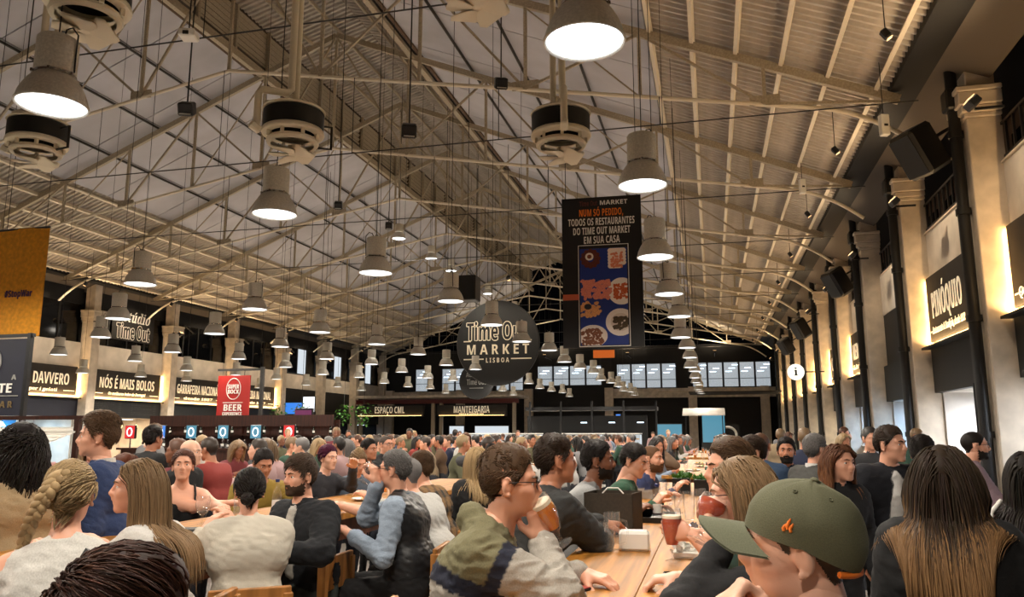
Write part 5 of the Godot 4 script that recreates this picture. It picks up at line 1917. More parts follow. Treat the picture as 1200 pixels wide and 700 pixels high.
func body_prims(s: Dictionary, j: Dictionary, puff: float, out: Dictionary) -> Array:
	var k: float = j.k
	var fem: bool = s.get("fem", false)
	var xs: Vector3 = j.xs
	var fw: Vector3 = j.fw
	var u: Vector3 = j.u
	var t: int = VEST if s.has("vest") else TOP
	var fat: float = s.get("fat", 1.0)
	var p := []
	var w := 0.092 * k if not fem else 0.082 * k
	p.append([j.hip - xs * w * 1.0, j.hip + xs * w * 1.0, 0.105 * k * fat, 0.105 * k * fat, 0.0, LEGS])
	p.append([j.hip + u * 0.10 * k - xs * w * 0.8, j.hip + u * 0.10 * k + xs * w * 0.8, (0.098 if not fem else 0.088) * k * fat + puff, (0.098 if not fem else 0.088) * k * fat + puff, 0.05, t])
	p.append([j.belly - xs * w * 0.75 + fw * 0.01, j.belly + xs * w * 0.75 + fw * 0.01, (0.105 if not fem else 0.085) * k * fat + puff, (0.105 if not fem else 0.085) * k * fat + puff, 0.06, t])
	p.append([j.chest - xs * w * 0.95 + fw * 0.01, j.chest + xs * w * 0.95 + fw * 0.01, 0.108 * k + puff, 0.108 * k + puff, 0.06, t])
	if fem:
		for sg: float in [-1.0, 1.0]:
			p.append([j.chest + xs * sg * 0.075 + fw * 0.085, j.chest + xs * sg * 0.07 + fw * 0.09 - u * 0.02, 0.055 + puff * 0.5, 0.055 + puff * 0.5, 0.04, t])
	var strappy: bool = s.has("straps")
	var st: int = SKIN if strappy else t
	var sp := 0.0 if strappy else puff
	var sl_in := 0.24 if s.get("sleeve", 2.0) == 0.0 and not strappy else 0.12
	p.append([j.sh_l.lerp(j.sh_r, sl_in) - u * 0.03, j.sh_r.lerp(j.sh_l, sl_in) - u * 0.03, 0.078 * k + sp * 0.7, 0.078 * k + sp * 0.7, 0.06, st])
	p.append([j.neck - u * 0.045 * k - xs * 0.06, j.neck - u * 0.045 * k + xs * 0.06, 0.062 * k + sp * 0.4, 0.062 * k + sp * 0.4, 0.05, st])
	if strappy:
		p.append([j.chest + u * 0.055 - xs * w * 0.8 + fw * 0.012, j.chest + u * 0.055 + xs * w * 0.8 + fw * 0.012, 0.102, 0.102, 0.03, t])
	if s.has("bare"):   # low neckline: skin above the top
		p.append([j.neck - u * 0.05 * k - xs * 0.075, j.neck - u * 0.05 * k + xs * 0.075, 0.068 * k, 0.068 * k, 0.04, SKIN])
	p.append([j.neck - u * 0.04, j.head + Vector3(0, -0.09, 0) - j.hb.z * 0.02, 0.058 * k if not fem else 0.05 * k, 0.05 * k if not fem else 0.044 * k, 0.035, SKIN])
	for e in ["l", "r"]:
		var sl: float = s.get("sleeve", 2.0)   # 0 none, 1 short, 2 long
		var ra := (0.054 if not fem else 0.045) * k * (0.5 + 0.5 * fat)
		var rb := (0.044 if not fem else 0.037) * k
		var rc := (0.030 if not fem else 0.026) * k
		var sh: Vector3 = j["sh_" + e]
		var el: Vector3 = j["el_" + e]
		var wr: Vector3 = j["wr_" + e]
		var arm: int = (TOP if sl > 0.0 else SKIN)
		var pf := puff if sl > 0.0 else 0.0
		if s.has("vest"):
			pf = 0.008
		if sl >= 2.0:
			p.append([sh, el, ra + 0.006 + pf, rb + 0.004 + pf, 0.045, arm])
			p.append([el, el.lerp(wr, s.get("cuff", 0.94)), rb + 0.004 + pf, rc + 0.008 + pf * 0.6, 0.02, arm])
			p.append([el.lerp(wr, s.get("cuff", 0.94) - 0.04), wr, rc + 0.001, rc, 0.006, SKIN])
		elif sl >= 1.0:
			var mid := sh.lerp(el, 0.62)
			p.append([sh, mid, ra + 0.010 + pf, ra + 0.012 + pf, 0.045, arm])
			p.append([mid, el, ra - 0.004, rb, 0.006, SKIN])
			p.append([el, wr, rb, rc, 0.02, SKIN])
		else:
			p.append([sh, el, ra, rb, 0.04, SKIN])
			p.append([el, wr, rb, rc, 0.02, SKIN])
		var hr := 0.088 * k * (0.6 + 0.4 * fat)
		p.append([j["hipj_" + e], j["knee_" + e], hr, 0.060 * k, 0.05, LEGS])
		p.append([j["knee_" + e], j["ankle_" + e], 0.060 * k, 0.042 * k, 0.02, LEGS])
		var an: Vector3 = j["ankle_" + e]
		p.append([an + Vector3(0, -0.04, -0.03), an + Vector3(0, -0.052, 0.15), 0.042, 0.032, 0.02, SHOES])
	if s.has("inner_m"):
		var iw: float = s.get("inner_w", 0.045)
		var cf: float = 0.093 + puff
		p.append([j.neck - u * 0.045 + fw * 0.058, j.chest + fw * cf, iw * 0.9, iw, 0.008, INNER])
		p.append([j.chest + fw * cf, j.belly - u * 0.02 + fw * (0.090 * fat + puff), iw, iw * 0.85, 0.008, INNER])
	if s.has("hood"):
		for sg: float in [-1.0, 1.0]:
			p.append([j.neck - fw * 0.085 + u * 0.015, j.neck - fw * 0.02 + xs * sg * 0.085 + u * 0.0, 0.042, 0.036, 0.03, TOP])
			p.append([j.neck - fw * 0.02 + xs * sg * 0.085, j.neck + fw * 0.07 + xs * sg * 0.03 - u * 0.05, 0.034, 0.022, 0.025, TOP])
	for ex in s.get("extra", []):
		p.append(ex)
	return p


# s: at, face (turn), seat or stand, colours, hair and hands; see the calls
func person(s: Dictionary) -> Node3D:
	if s.has("head_at"):
		var target: Vector3 = s.head_at
		var turn := Basis(Vector3.UP, s.get("face", 0.0))
		for pass_ in 3:
			var jj := skeleton(s)
			if s.get("stand", false):
				s["size"] = s.get("size", 1.0) * target.y / jj.head.y
			else:
				s["seat"] = s.get("seat", 0.66) + target.y - jj.head.y
		var hj: Vector3 = turn * (skeleton(s).head as Vector3)
		s["at"] = Vector3(target.x - hj.x, 0, target.z - hj.z)
	var t := thing("person", s.label, "person", s.at, s.get("face", 0.0), s.get("group", ""))
	var j := skeleton(s)
	var inv := Transform3D(Basis(Vector3.UP, s.get("face", 0.0)), s.at).affine_inverse()
	var k: float = j.k
	for e in ["l", "r"]:
		var sg := 1.0 if e == "l" else -1.0
		var target: Vector3
		if s.has("hand_" + e):
			target = inv * (s["hand_" + e] as Vector3)
		elif s.get("stand", false):
			target = j["sh_" + e] + Vector3(sg * 0.05, -0.53 * k, 0.05)
		else:
			target = j.hip + Vector3(sg * 0.09, 0.08, 0.30)
		var hint: Vector3 = s.get("elbow_" + e, Vector3(sg * 0.5, -0.8, -0.5))
		var a := reach(j["sh_" + e], target, 0.285 * k, 0.255 * k, hint)
		j["el_" + e] = a[0]
		j["wr_" + e] = a[1]
	var puff: float = s.get("puff", 0.008)
	var prims := body_prims(s, j, puff, {})
	var net := Net.new()
	net.build(prims, s.get("cell", 0.016))
	var n := net.normals()
	# cloth folds: ripples that run across limbs and bunch at elbows and waist
	var fold := FastNoiseLite.new()
	fold.seed = int(s.get("seed", 1)) + 40
	fold.frequency = 9.0
	fold.fractal_octaves = 2
	var amp: float = s.get("folds", 0.0045)
	var outer := net.v.duplicate()
	for i in outer.size():
		if net.own[i] != SKIN and net.own[i] != SHOES:
			var p := net.v[i]
			var bend := 1.0
			for e in ["l", "r"]:
				bend += 1.6 * exp(-pow(p.distance_to(j["el_" + e]) / 0.07, 2.0))
			var g := fold.get_noise_3d(p.x, p.y * 2.2, p.z)
			outer[i] = p + n[i] * (amp * bend * (1.0 - absf(g) * 2.5))
	var inner := net.v.duplicate()
	for i in inner.size():
		if net.own[i] != SKIN:
			inner[i] = net.v[i] - n[i] * 0.010
	# body: skin, one continuous surface, with head and hands
	var body := MB.new()
	body.v = inner
	body.n = n.duplicate()
	body.c.resize(inner.size())
	body.c.fill(Color.WHITE)
	body.ix = net.tris.duplicate()
	var fem: bool = s.get("fem", false)
	var hd := head_net(fem, s.get("head_cell", 0.0052))
	var hx := Transform3D(j.hb.scaled(Vector3.ONE * j.hs), j.head)
	append_net(body, hd, hx, false, {1: s.get("lips", Color(0.82, 0.55, 0.52))})
	for e in ["l", "r"]:
		var sg := 1.0 if e == "l" else -1.0
		var pose: String = s.get("pose_" + e, "relaxed")
		if pose == "none":
			continue
		var fwd: Vector3 = (j["wr_" + e] - j["el_" + e]).normalized()
		if s.has("point_" + e):
			fwd = inv.basis * (s["point_" + e] as Vector3)
		var palm := Vector3(-sg, -0.1, 0.2) if s.get("stand", false) else Vector3.DOWN
		if s.has("palm_" + e):
			palm = inv.basis * (s["palm_" + e] as Vector3)
		var hb := hand_basis(fwd, palm).scaled(Vector3.ONE * (0.93 if fem else 1.0) * k)
		# thumb lies at +x of a right hand seen palm down with fingers ahead
		append_net(body, hand_net(pose), Transform3D(hb, j["wr_" + e] + fwd * 0.01), e == "l")
	var bm := add(body, "body", skin_mat(s.get("skin", Color(0.86, 0.63, 0.51))), t)
	var worn := {}
	# garments: each is cut from the figure's surface along a smooth line
	var kinds := {TOP: ["top", "top_m"], LEGS: ["trousers", "legs_m"], SHOES: ["shoes", "shoes_m"], VEST: ["vest", "vest_m"], INNER: ["shirt", "inner_m"]}
	for id in kinds:
		if not net.own.has(id):
			continue
		var mb := garment(net, id, outer, s, j)
		if mb.ix.is_empty():
			continue
		var name_: String = s.get(kinds[id][0] + "_name", kinds[id][0])
		worn[id] = null
		var mm: Material = s.get(kinds[id][1], M.plastic_black if id == SHOES else cloth_mat(Color(0.07, 0.07, 0.09)))
		worn[id] = add(mb, name_, mm, t)
	# cuffs and collar
	if s.get("sleeve", 2.0) >= 2.0 and not s.has("no_cuffs"):
		for e in ["l", "r"]:
			var a: Vector3 = j["el_" + e].lerp(j["wr_" + e], s.get("cuff", 0.94))
			var b: Vector3 = j["el_" + e].lerp(j["wr_" + e], s.get("cuff", 0.94) - 0.09)
			var cf := MB.new()
			var rr: float = (0.036 if not fem else 0.031) * k + puff * 0.6
			cf.tube([a + (a - b).normalized() * 0.004, a, b, b + (b - a).normalized() * 0.004], [rr - 0.008, rr, rr + 0.003, rr - 0.008], 14, false)
			add(cf, "cuff", s.get("cuff_m", s.get("top_m", cloth_mat(Color(0.07, 0.07, 0.09)))), worn.get(TOP, t))
	if s.has("collar_m"):
		var cl := MB.new()
		var c0: Vector3 = j.neck - (j.u as Vector3) * 0.012
		var h: float = s.get("collar_h", 0.05)
		var r0: float = s.get("collar_r", 0.072) * k
		var ring := []
		for q in 21:
			var a := TAU * q / 20.0
			ring.append([cos(a), sin(a)])
		for q in 20:
			var nrm := []
			for w in [0, 1]:
				var dx: Vector3 = j.xs * ring[q + w][0] * r0 + j.fw * ring[q + w][1] * r0 * 0.92
				nrm.append(dx)
			var lowf := -0.035 * k
			for sgn: float in [1.0, -1.0]:
				var th := 1.0 if sgn > 0 else 0.92
				var dip0: float = -0.03 * maxf(0.0, ring[q][1])
				var dip1: float = -0.03 * maxf(0.0, ring[q + 1][1])
				cl.quad_out(c0 + nrm[0] * th * 1.12 + j.u * (lowf + dip0), c0 + nrm[1] * th * 1.12 + j.u * (lowf + dip1), c0 + nrm[1] * th + j.u * (h + dip1), c0 + nrm[0] * th + j.u * (h + dip0), nrm[0] * sgn)
		add(cl, "collar", s.collar_m, worn.get(TOP, t))
	if s.has("straps"):
		for sg: float in [-1.0, 1.0]:
			var c: Vector3 = j.neck - (j.u as Vector3) * 0.05 + (j.xs as Vector3) * sg * 0.09
			rod("strap", t, [j.chest + j.xs * sg * 0.085 + j.fw * 0.13, c + j.fw * 0.085 + j.u * 0.02, c + j.u * 0.075 + j.fw * 0.01, c - j.fw * 0.08, j.chest + j.xs * sg * 0.08 - j.fw * 0.11], 0.008, s.top_m)
	face_parts(s, t, hx, fem)
	# hair
	var torso := [[j.sh_l.lerp(j.sh_r, 0.28) - j.u * 0.03, j.sh_r.lerp(j.sh_l, 0.28) - j.u * 0.03, 0.084 + puff], [j.chest - j.xs * 0.09, j.chest + j.xs * 0.09, 0.116 + puff], [j.belly - j.xs * 0.08, j.belly + j.xs * 0.08, 0.11 + puff], [j.neck, j.head - Vector3(0, 0.08, 0), 0.06]]
	do_hair(s, t, hd, hx, torso)
	s["joints"] = j
	t.set_meta("rig", 0)
	t.remove_meta("rig")
	return t


func garment(net: Net, id: int, outer: PackedVector3Array, s: Dictionary, j: Dictionary) -> MB:
	var cnt := net.v.size()
	var w := PackedFloat32Array()
	w.resize(cnt)
	for i in cnt:
		w[i] = 1.0 if net.own[i] == id else 0.0
	for pass_ in 4:
		var sum := PackedFloat32Array()
		var num := PackedFloat32Array()
		sum.resize(cnt)
		num.resize(cnt)
		for q in range(0, net.tris.size(), 3):
			var a := net.tris[q]; var b := net.tris[q + 1]; var c := net.tris[q + 2]
			var m := w[a] + w[b] + w[c]
			sum[a] += m; sum[b] += m; sum[c] += m
			num[a] += 3.0; num[b] += 3.0; num[c] += 3.0
		for i in cnt:
			if num[i] > 0.0:
				w[i] = sum[i] / num[i]
	var mb := MB.new()
	var map := {}
	var cut := {}
	var paint: bool = s.has("paint")
	for q in range(0, net.tris.size(), 3):
		var tr := [net.tris[q], net.tris[q + 1], net.tris[q + 2]]
		var inside := 0
		for i in tr:
			if w[i] >= 0.42:
				inside += 1
		if inside == 0:
			continue
		var ring := []
		for e in 3:
			var i: int = tr[e]
			var k: int = tr[(e + 1) % 3]
			if w[i] >= 0.42:
				if not map.has(i):
					map[i] = mb.v.size()
					mb.v.append(outer[i])
					mb.n.append(Vector3.ZERO)
					mb.c.append(s.paint.call(net.v[i], id, j) if paint else Color.WHITE)
				ring.append(map[i])
			if (w[i] >= 0.42) != (w[k] >= 0.42):
				var key := Vector2i(mini(i, k), maxi(i, k))
				if not cut.has(key):
					var u := (0.42 - w[i]) / (w[k] - w[i])
					cut[key] = mb.v.size()
					mb.v.append(outer[i].lerp(outer[k], u))
					mb.n.append(Vector3.ZERO)
					mb.c.append(s.paint.call(net.v[i].lerp(net.v[k], u), id, j) if paint else Color.WHITE)
				ring.append(cut[key])
		for e in range(1, ring.size() - 1):
			mb.ix.append(ring[0]); mb.ix.append(ring[e]); mb.ix.append(ring[e + 1])
	for q in range(0, mb.ix.size(), 3):
		var a := mb.ix[q]; var b := mb.ix[q + 1]; var c := mb.ix[q + 2]
		var m := (mb.v[c] - mb.v[a]).cross(mb.v[b] - mb.v[a])
		mb.n[a] += m; mb.n[b] += m; mb.n[c] += m
	for i in mb.n.size():
		mb.n[i] = mb.n[i].normalized()
	return mb


func face_parts(s: Dictionary, t: Node3D, hx: Transform3D, fem: bool) -> void:
	if s.get("no_face", false):
		return
	var hair: Color = s.get("hair", Color(0.05, 0.035, 0.025))
	for e: float in [-1.0, 1.0]:
		var eye := MB.new()
		for band in [[0.0, 0.55, Color(0.04, 0.025, 0.02)], [0.55, 1.6, Color(0.86, 0.83, 0.80)]]:
			eye.col = band[2]
			var prof := []
			for q in 5:
				var a: float = lerpf(band[1], band[0], q / 4.0)
				prof.append(Vector2(sin(a) * 0.0125, cos(a) * 0.0125))
			eye.lathe(prof, 12, Transform3D(Basis(Vector3.RIGHT, PI / 2), Vector3(e * 0.0315, 0.003, 0.0735)))
		var ex := MB.new()
		ex.join(eye, hx)
		ex.c = eye.c
		add(ex, "eye", eye_mat(), t)
		var br := MB.new()
		br.col = hair * 0.9
		br.tube([hx * Vector3(e * 0.013, 0.022, 0.098), hx * Vector3(e * 0.030, 0.028, 0.093), hx * Vector3(e * 0.048, 0.022, 0.076)], [0.0025 if fem else 0.0042, 0.003 if fem else 0.0046, 0.001], 5)
		add(br, "eyebrow", hair_mat(), t)
	if s.has("beard"):
		var hd := head_net(fem, s.get("head_cell", 0.0052))
		var net: Net = hd.net
		var mb := MB.new()
		var map := {}
		var f := FastNoiseLite.new()
		f.frequency = 60.0
		var full: float = s.beard
		for q in net.tris.size() / 3:
			var tr := [net.tris[q * 3], net.tris[q * 3 + 1], net.tris[q * 3 + 2]]
			var ok := true
			for i in tr:
				var p := net.v[i]
				var line := -0.052 if p.z > 0.05 else lerpf(0.005, -0.05, clampf(p.z / 0.05, 0.0, 1.0))
				var lip := net.own[i] == 1
				var stache := absf(p.x) < 0.028 and p.y < -0.042 and p.z > 0.07
				if lip or p.z < 0.0 + 0.006 * sin(p.y * 300.0) or p.y < -0.122 or (p.y > line + 0.006 * f.get_noise_3d(p.x * 2.0, p.y * 2.0, p.z * 2.0) - (0.02 if p.z < 0.03 else 0.0) and not stache):
					ok = false
			if not ok:
				continue
			for i in tr:
				if not map.has(i):
					map[i] = mb.v.size()
					var p := net.v[i]
					var edge := clampf((-0.04 - p.y) / 0.03, 0.15, 1.0)
					mb.v.append(hx * (p + hd.n[i] * (0.0015 + full * edge * (0.8 + 0.4 * f.get_noise_3d(p.x, p.y, p.z)))))
					mb.n.append((hx.basis * hd.n[i]).normalized())
					var g := 1.0 + 0.4 * f.get_noise_3d(p.x * 3.0, p.y * 3.0, p.z * 3.0)
					mb.c.append(Color(hair.r * g, hair.g * g, hair.b * g))
				mb.ix.append(map[i])
		add(mb, "beard", hair_mat(), t)
	if s.has("glasses"):
		var g := MB.new()
		for e: float in [-1.0, 1.0]:
			var pts := []
			for q in 17:
				var a := TAU * q / 16.0
				pts.append(hx * Vector3(e * 0.032 + cos(a) * 0.025, 0.001 + sin(a) * 0.019, 0.101 - 0.006 * absf(cos(a))))
			g.tube(pts, 0.0016, 5, false)
			g.tube([hx * Vector3(e * 0.057, 0.008, 0.096), hx * Vector3(e * 0.080, 0.010, 0.05), hx * Vector3(e * 0.086, 0.006, -0.005), hx * Vector3(e * 0.084, -0.01, -0.018)], 0.0018, 5)
		g.tube([hx * Vector3(-0.008, 0.008, 0.101), hx * Vector3(0, 0.011, 0.104), hx * Vector3(0.008, 0.008, 0.101)], 0.0016, 5)
		add(g, "glasses", s.glasses, t)


var eye_m: StandardMaterial3D
func eye_mat() -> StandardMaterial3D:
	if eye_m == null:
		eye_m = mat("eye", Color.WHITE, 0.15)
		eye_m.vertex_color_use_as_albedo = true
	return eye_m


func do_hair(s: Dictionary, t: Node3D, hd: Dictionary, hx: Transform3D, torso: Array) -> void:
	var style: String = s.get("style", "short")
	var c: Color = s.get("hair", Color(0.05, 0.035, 0.025))
	var tip: Color = s.get("tip", c)
	var q: float = s.get("hair_detail", 1.0)
	var mb := MB.new()
	match style:
		"none":
			return
		"short":
			hair_cap(mb, hd, hx, s.get("thick", 0.010), s.get("volume", 0.012), s.get("low", -0.062), c * 0.8)
			hair_short(mb, hd, hx, int(1500 * q), s.get("thick", 0.010), s.get("volume", 0.012), s.get("low", -0.062), s.get("length", 0.05), s.get("comb", Vector3(0.5, 0.2, -0.6)), c, s.get("wild", 0.35), 0.0024 / sqrt(q))
		"buzz":
			hair_cap(mb, hd, hx, 0.003, 0.0, s.get("low", -0.062), c, 0.001)
		"curly":
			hair_cap(mb, hd, hx, 0.03, 0.02, -0.09, c * 0.7)
			for sp in scalp_points(hd, int(1300 * q), -0.09):
				var p: Vector3 = sp[0] + sp[1] * 0.02
				var pts := []
				var rad := []
				var ph := rng.randf() * TAU
				var len: float = s.get("length", 0.2) * rng.randf_range(0.6, 1.1)
				var out: Vector3 = sp[1]
				for k in 12:
					var u := k / 11.0
					pts.append(hx * (p + out * (0.05 * u + 0.015) + Vector3(0, -len * u * u, 0) + Vector3(cos(ph + u * 9.0), sin(ph + u * 9.0) * 0.6, sin(ph + u * 9.0)) * 0.014))
					rad.append(0.0042 * (1.0 - 0.5 * u))
				mb.col = tinted(c.lerp(tip, rng.randf()), 0.3)
				mb.tube(pts, rad, 3, false)
		"long":
			hair_cap(mb, hd, hx, 0.008, 0.004, -0.08, c * 0.85, 0.002)
			hair_long(mb, hd, hx, int(s.get("strands", 420) * q), s.get("length", 0.4), c, tip, s.get("part", 0.0), s.get("wave", 0.05), s.get("back", 0.35), s.get("width", 0.0065) / sqrt(q), 1.0, -0.07, torso, s.get("gather", 0.0))
		"bun":
			hair_cap(mb, hd, hx, 0.012, 0.006, -0.075, c * 0.85, 0.004)
			hair_short(mb, hd, hx, int(500 * q), 0.012, 0.006, -0.075, 0.09, Vector3(0, -0.2, -1.0), c, 0.15, 0.004)
			if s.has("bun"):
				var bc: Vector3 = s.bun
				var r: float = s.get("bun_r", 0.045)
				for k in 26:
					var pts := []
					var ax := Vector3(rng.randf_range(-1, 1), rng.randf_range(-1, 1), rng.randf_range(-1, 1)).normalized()
					var bx := ax.cross(Vector3(0.3, 1, 0.2)).normalized()
					var by := ax.cross(bx)
					for w in 13:
						var a := TAU * w / 12.0
						pts.append(hx * (bc + (bx * cos(a) + by * sin(a)) * r * rng.randf_range(0.8, 1.0)))
					mb.col = tinted(c.lerp(tip, rng.randf()), 0.3)
					mb.tube(pts, r * 0.28, 5, false)
		"braid":
			hair_cap(mb, hd, hx, 0.012, 0.006, -0.075, c * 0.9, 0.004)
			hair_short(mb, hd, hx, int(700 * q), 0.012, 0.006, -0.075, 0.10, s.get("comb", Vector3(-0.3, -0.2, -1.0)), c, 0.15, 0.0035)
			var way := Curve3D.new()
			for bp in s.braid:
				way.add_point(bp)
			var total := way.get_baked_length()
			for k in 3:
				var pts := []
				var rad := []
				for w in 61:
					var u := w / 60.0
					var p := way.sample_baked(u * total)
					var ph := u * total / 0.085 * TAU + TAU * k / 3.0
					var rr := 0.019 * (1.0 - 0.45 * u)
					pts.append(hx * (p + Vector3(cos(ph) * rr, 0, sin(ph * 2.0) * rr * 0.55) + Vector3(0, 0, 0.004)))
					rad.append(0.0185 * (1.0 - 0.45 * u) * (1.0 if w < 57 else 0.5))
				mb.col = tinted(c.lerp(tip, 0.3 + 0.3 * k), 0.1)
				mb.tube(pts, rad, 7, true)
			var end: Vector3 = s.braid[s.braid.size() - 1]
			for k in 24:
				mb.col = tinted(tip, 0.3)
				var o := Vector3(rng.randf_range(-0.025, 0.025), -rng.randf_range(0.05, 0.11), rng.randf_range(-0.02, 0.02))
				mb.tube([hx * end, hx * (end + o * 0.5 + Vector3(0, -0.01, 0)), hx * (end + o)], [0.005, 0.005, 0.001], 4, false)
		"messy":
			hair_cap(mb, hd, hx, 0.014, 0.008, -0.075, c * 0.8, 0.004)
			for sp in scalp_points(hd, 4200, -0.075):
				var p: Vector3 = sp[0]
				var nn: Vector3 = sp[1]
				var goal := Vector3(0.01, 0.075, -0.10)
				var pts := []
				var lift := rng.randf_range(0.02, 0.05)
				var ph := rng.randf() * TAU
				for k in 7:
					var u := k / 6.0
					var g := p.lerp(goal, u * 0.75)
					var e := g - Vector3(0, 0.015, -0.01)
					var mm := (e / Vector3(0.08, 0.098, 0.102)).length()
					g = Vector3(0, 0.015, -0.01) + e / maxf(mm, 0.3) * (1.0 + lift * 7.0 * sin(u * 2.4 + 0.25) * 0.9)
					pts.append(hx * (g + Vector3(sin(ph + u * 5.0), cos(ph + u * 4.0), sin(ph * 2.0 + u * 3.0)) * 0.004))
				mb.col = tinted(c.lerp(tip, pow(rng.randf(), 3.0)), 0.35)
				mb.tube(pts, [0.0014, 0.0016, 0.0016, 0.0015, 0.0014, 0.001, 0.0004], 3, false)
		"cap":
			hair_cap(mb, hd, hx, 0.004, 0.0, -0.065, c, 0.001)
	mb.col = Color.WHITE
	add(mb, "hair", hair_mat(), t)


# ---------------------------------------------------------------- furniture and table things

func stool(at: Vector3, turn: float, h: float, label: String, group := "beech bar stools at the high tables") -> Node3D:
	# front legs, back legs that run up to the backrest panel, seat, rails
	var t := thing("bar_stool", label, "stool", at, turn, group)
	pbox("seat", t, Vector3(0, h - 0.02, 0), Vector3(0.40, 0.04, 0.38), M.wood_beech, Basis(), 0.006)
	for s: float in [-1.0, 1.0]:
		pbox("leg", t, Vector3(s * 0.175, (h - 0.04) / 2, 0.165), Vector3(0.045, h - 0.04, 0.045), M.wood_beech, Basis(), 0.004)
		pbox("leg", t, Vector3(s * 0.175, (h + 0.30) / 2, -0.175), Vector3(0.045, h + 0.30, 0.05), M.wood_beech, Basis(), 0.004)
		pbox("rail", t, Vector3(s * 0.175, 0.32, 0), Vector3(0.025, 0.045, 0.32), M.wood_beech)
		pbox("apron", t, Vector3(s * 0.175, h - 0.07, 0), Vector3(0.025, 0.06, 0.32), M.wood_beech)
	pbox("backrest", t, Vector3(0, h + 0.235, -0.175), Vector3(0.38, 0.19, 0.028), M.wood_beech, Basis(), 0.005)
	pbox("rail", t, Vector3(0, 0.22, 0.165), Vector3(0.32, 0.045, 0.025), M.wood_beech)
	pbox("rail", t, Vector3(0, 0.32, -0.175), Vector3(0.32, 0.045, 0.025), M.wood_beech)
	return t


func high_table(x0: float, x1: float, d0: float, d1: float, label: String, y := 1.05) -> Node3D:
	var t := thing("high_table", label, "table", V((x0 + x1) / 2, 0, (d0 + d1) / 2), 0.0, "long wooden high tables")
	var w := x1 - x0
	var l := d1 - d0
	var planks := 2
	for k in planks:
		pbox("plank", t, Vector3(-w / 2 + w * (k + 0.5) / planks, y - 0.022, 0), Vector3(w / planks - 0.0015, 0.044, l), M.wood_table if k % 2 else M.wood_table_b, Basis(), 0.002)
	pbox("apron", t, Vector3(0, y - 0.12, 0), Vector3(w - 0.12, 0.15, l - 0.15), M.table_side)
	var n := maxi(2, int(l / 2.2))
	for k in n:
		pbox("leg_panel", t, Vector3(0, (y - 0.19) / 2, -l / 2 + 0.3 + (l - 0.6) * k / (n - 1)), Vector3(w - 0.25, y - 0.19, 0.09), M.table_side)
	return t


func tumbler(at: Vector3, r0: float, r1: float, h: float, label: String, fill: Material = null, level := 0.0, foam := 0.0, handle := false, stem := 0.0, tilt := Basis()) -> Node3D:
	# thick-walled glass, optionally on a stem with a foot, filled with a drink
	var t := thing("drinking_glass", label, "glass", at, 0.0, "glasses on the tables")
	t.basis = tilt
	var b := MB.new()
	var th := 0.0022
	var pr := []
	if stem > 0.0:
		pr = [Vector2(0.0, 0.0), Vector2(0.034, 0.0), Vector2(0.034, 0.003), Vector2(0.008, 0.012), Vector2(0.0055, stem * 0.5), Vector2(0.0085, stem - 0.004), Vector2(r0, stem + 0.012)]
	else:
		pr = [Vector2(0.0, 0.0), Vector2(r0, 0.0)]
	for k in 5:
		var u := k / 4.0
		pr.append(Vector2(lerpf(r0, r1, u) + (0.012 * sin(u * PI) if stem > 0.0 else 0.0), stem + 0.012 + (h - stem - 0.012) * u))
	for k in 5:
		var u := 1.0 - k / 4.0
		pr.append(Vector2(lerpf(r0, r1, u) - th + (0.012 * sin(u * PI) if stem > 0.0 else 0.0), stem + 0.016 + (h - stem - 0.016) * u))
	pr.append(Vector2(0.0, stem + 0.016))
	b.lathe(pr, 20)
	if handle:
		b.tube([Vector3(r1 - 0.004, h * 0.82, 0), Vector3(r1 + 0.03, h * 0.78, 0), Vector3(r1 + 0.036, h * 0.5, 0), Vector3(r1 + 0.026, h * 0.26, 0), Vector3(r0 - 0.004, h * 0.2, 0)], 0.006, 8)
	add(b, "glass_wall", M.clear_glass, t)
	if fill:
		var f := MB.new()
		var fp := [Vector2(0.0, stem + 0.017)]
		for k in 6:
			var u := k / 5.0 * level
			fp.append(Vector2(lerpf(r0, r1, u) - th - 0.0006 + (0.012 * sin(u * PI) if stem > 0.0 else 0.0), stem + 0.017 + (h - stem - 0.017) * u))
		var top: float = stem + 0.017 + (h - stem - 0.017) * level
		fp.append(Vector2(0.0, top))
		f.lathe(fp, 20)
		var dr := add(f, "drink", fill, t)
		if foam > 0.0:
			var g := MB.new()
			var r: float = lerpf(r0, r1, level) - th - 0.0006 + (0.012 * sin(level * PI) if stem > 0.0 else 0.0)
			g.lathe([Vector2(0, top + 0.0005), Vector2(r, top + 0.0005), Vector2(r, top + foam), Vector2(r * 0.9, top + foam * 1.15), Vector2(0, top + foam * 1.2)], 20)
			add(g, "foam", M.foam, dr)
	return t


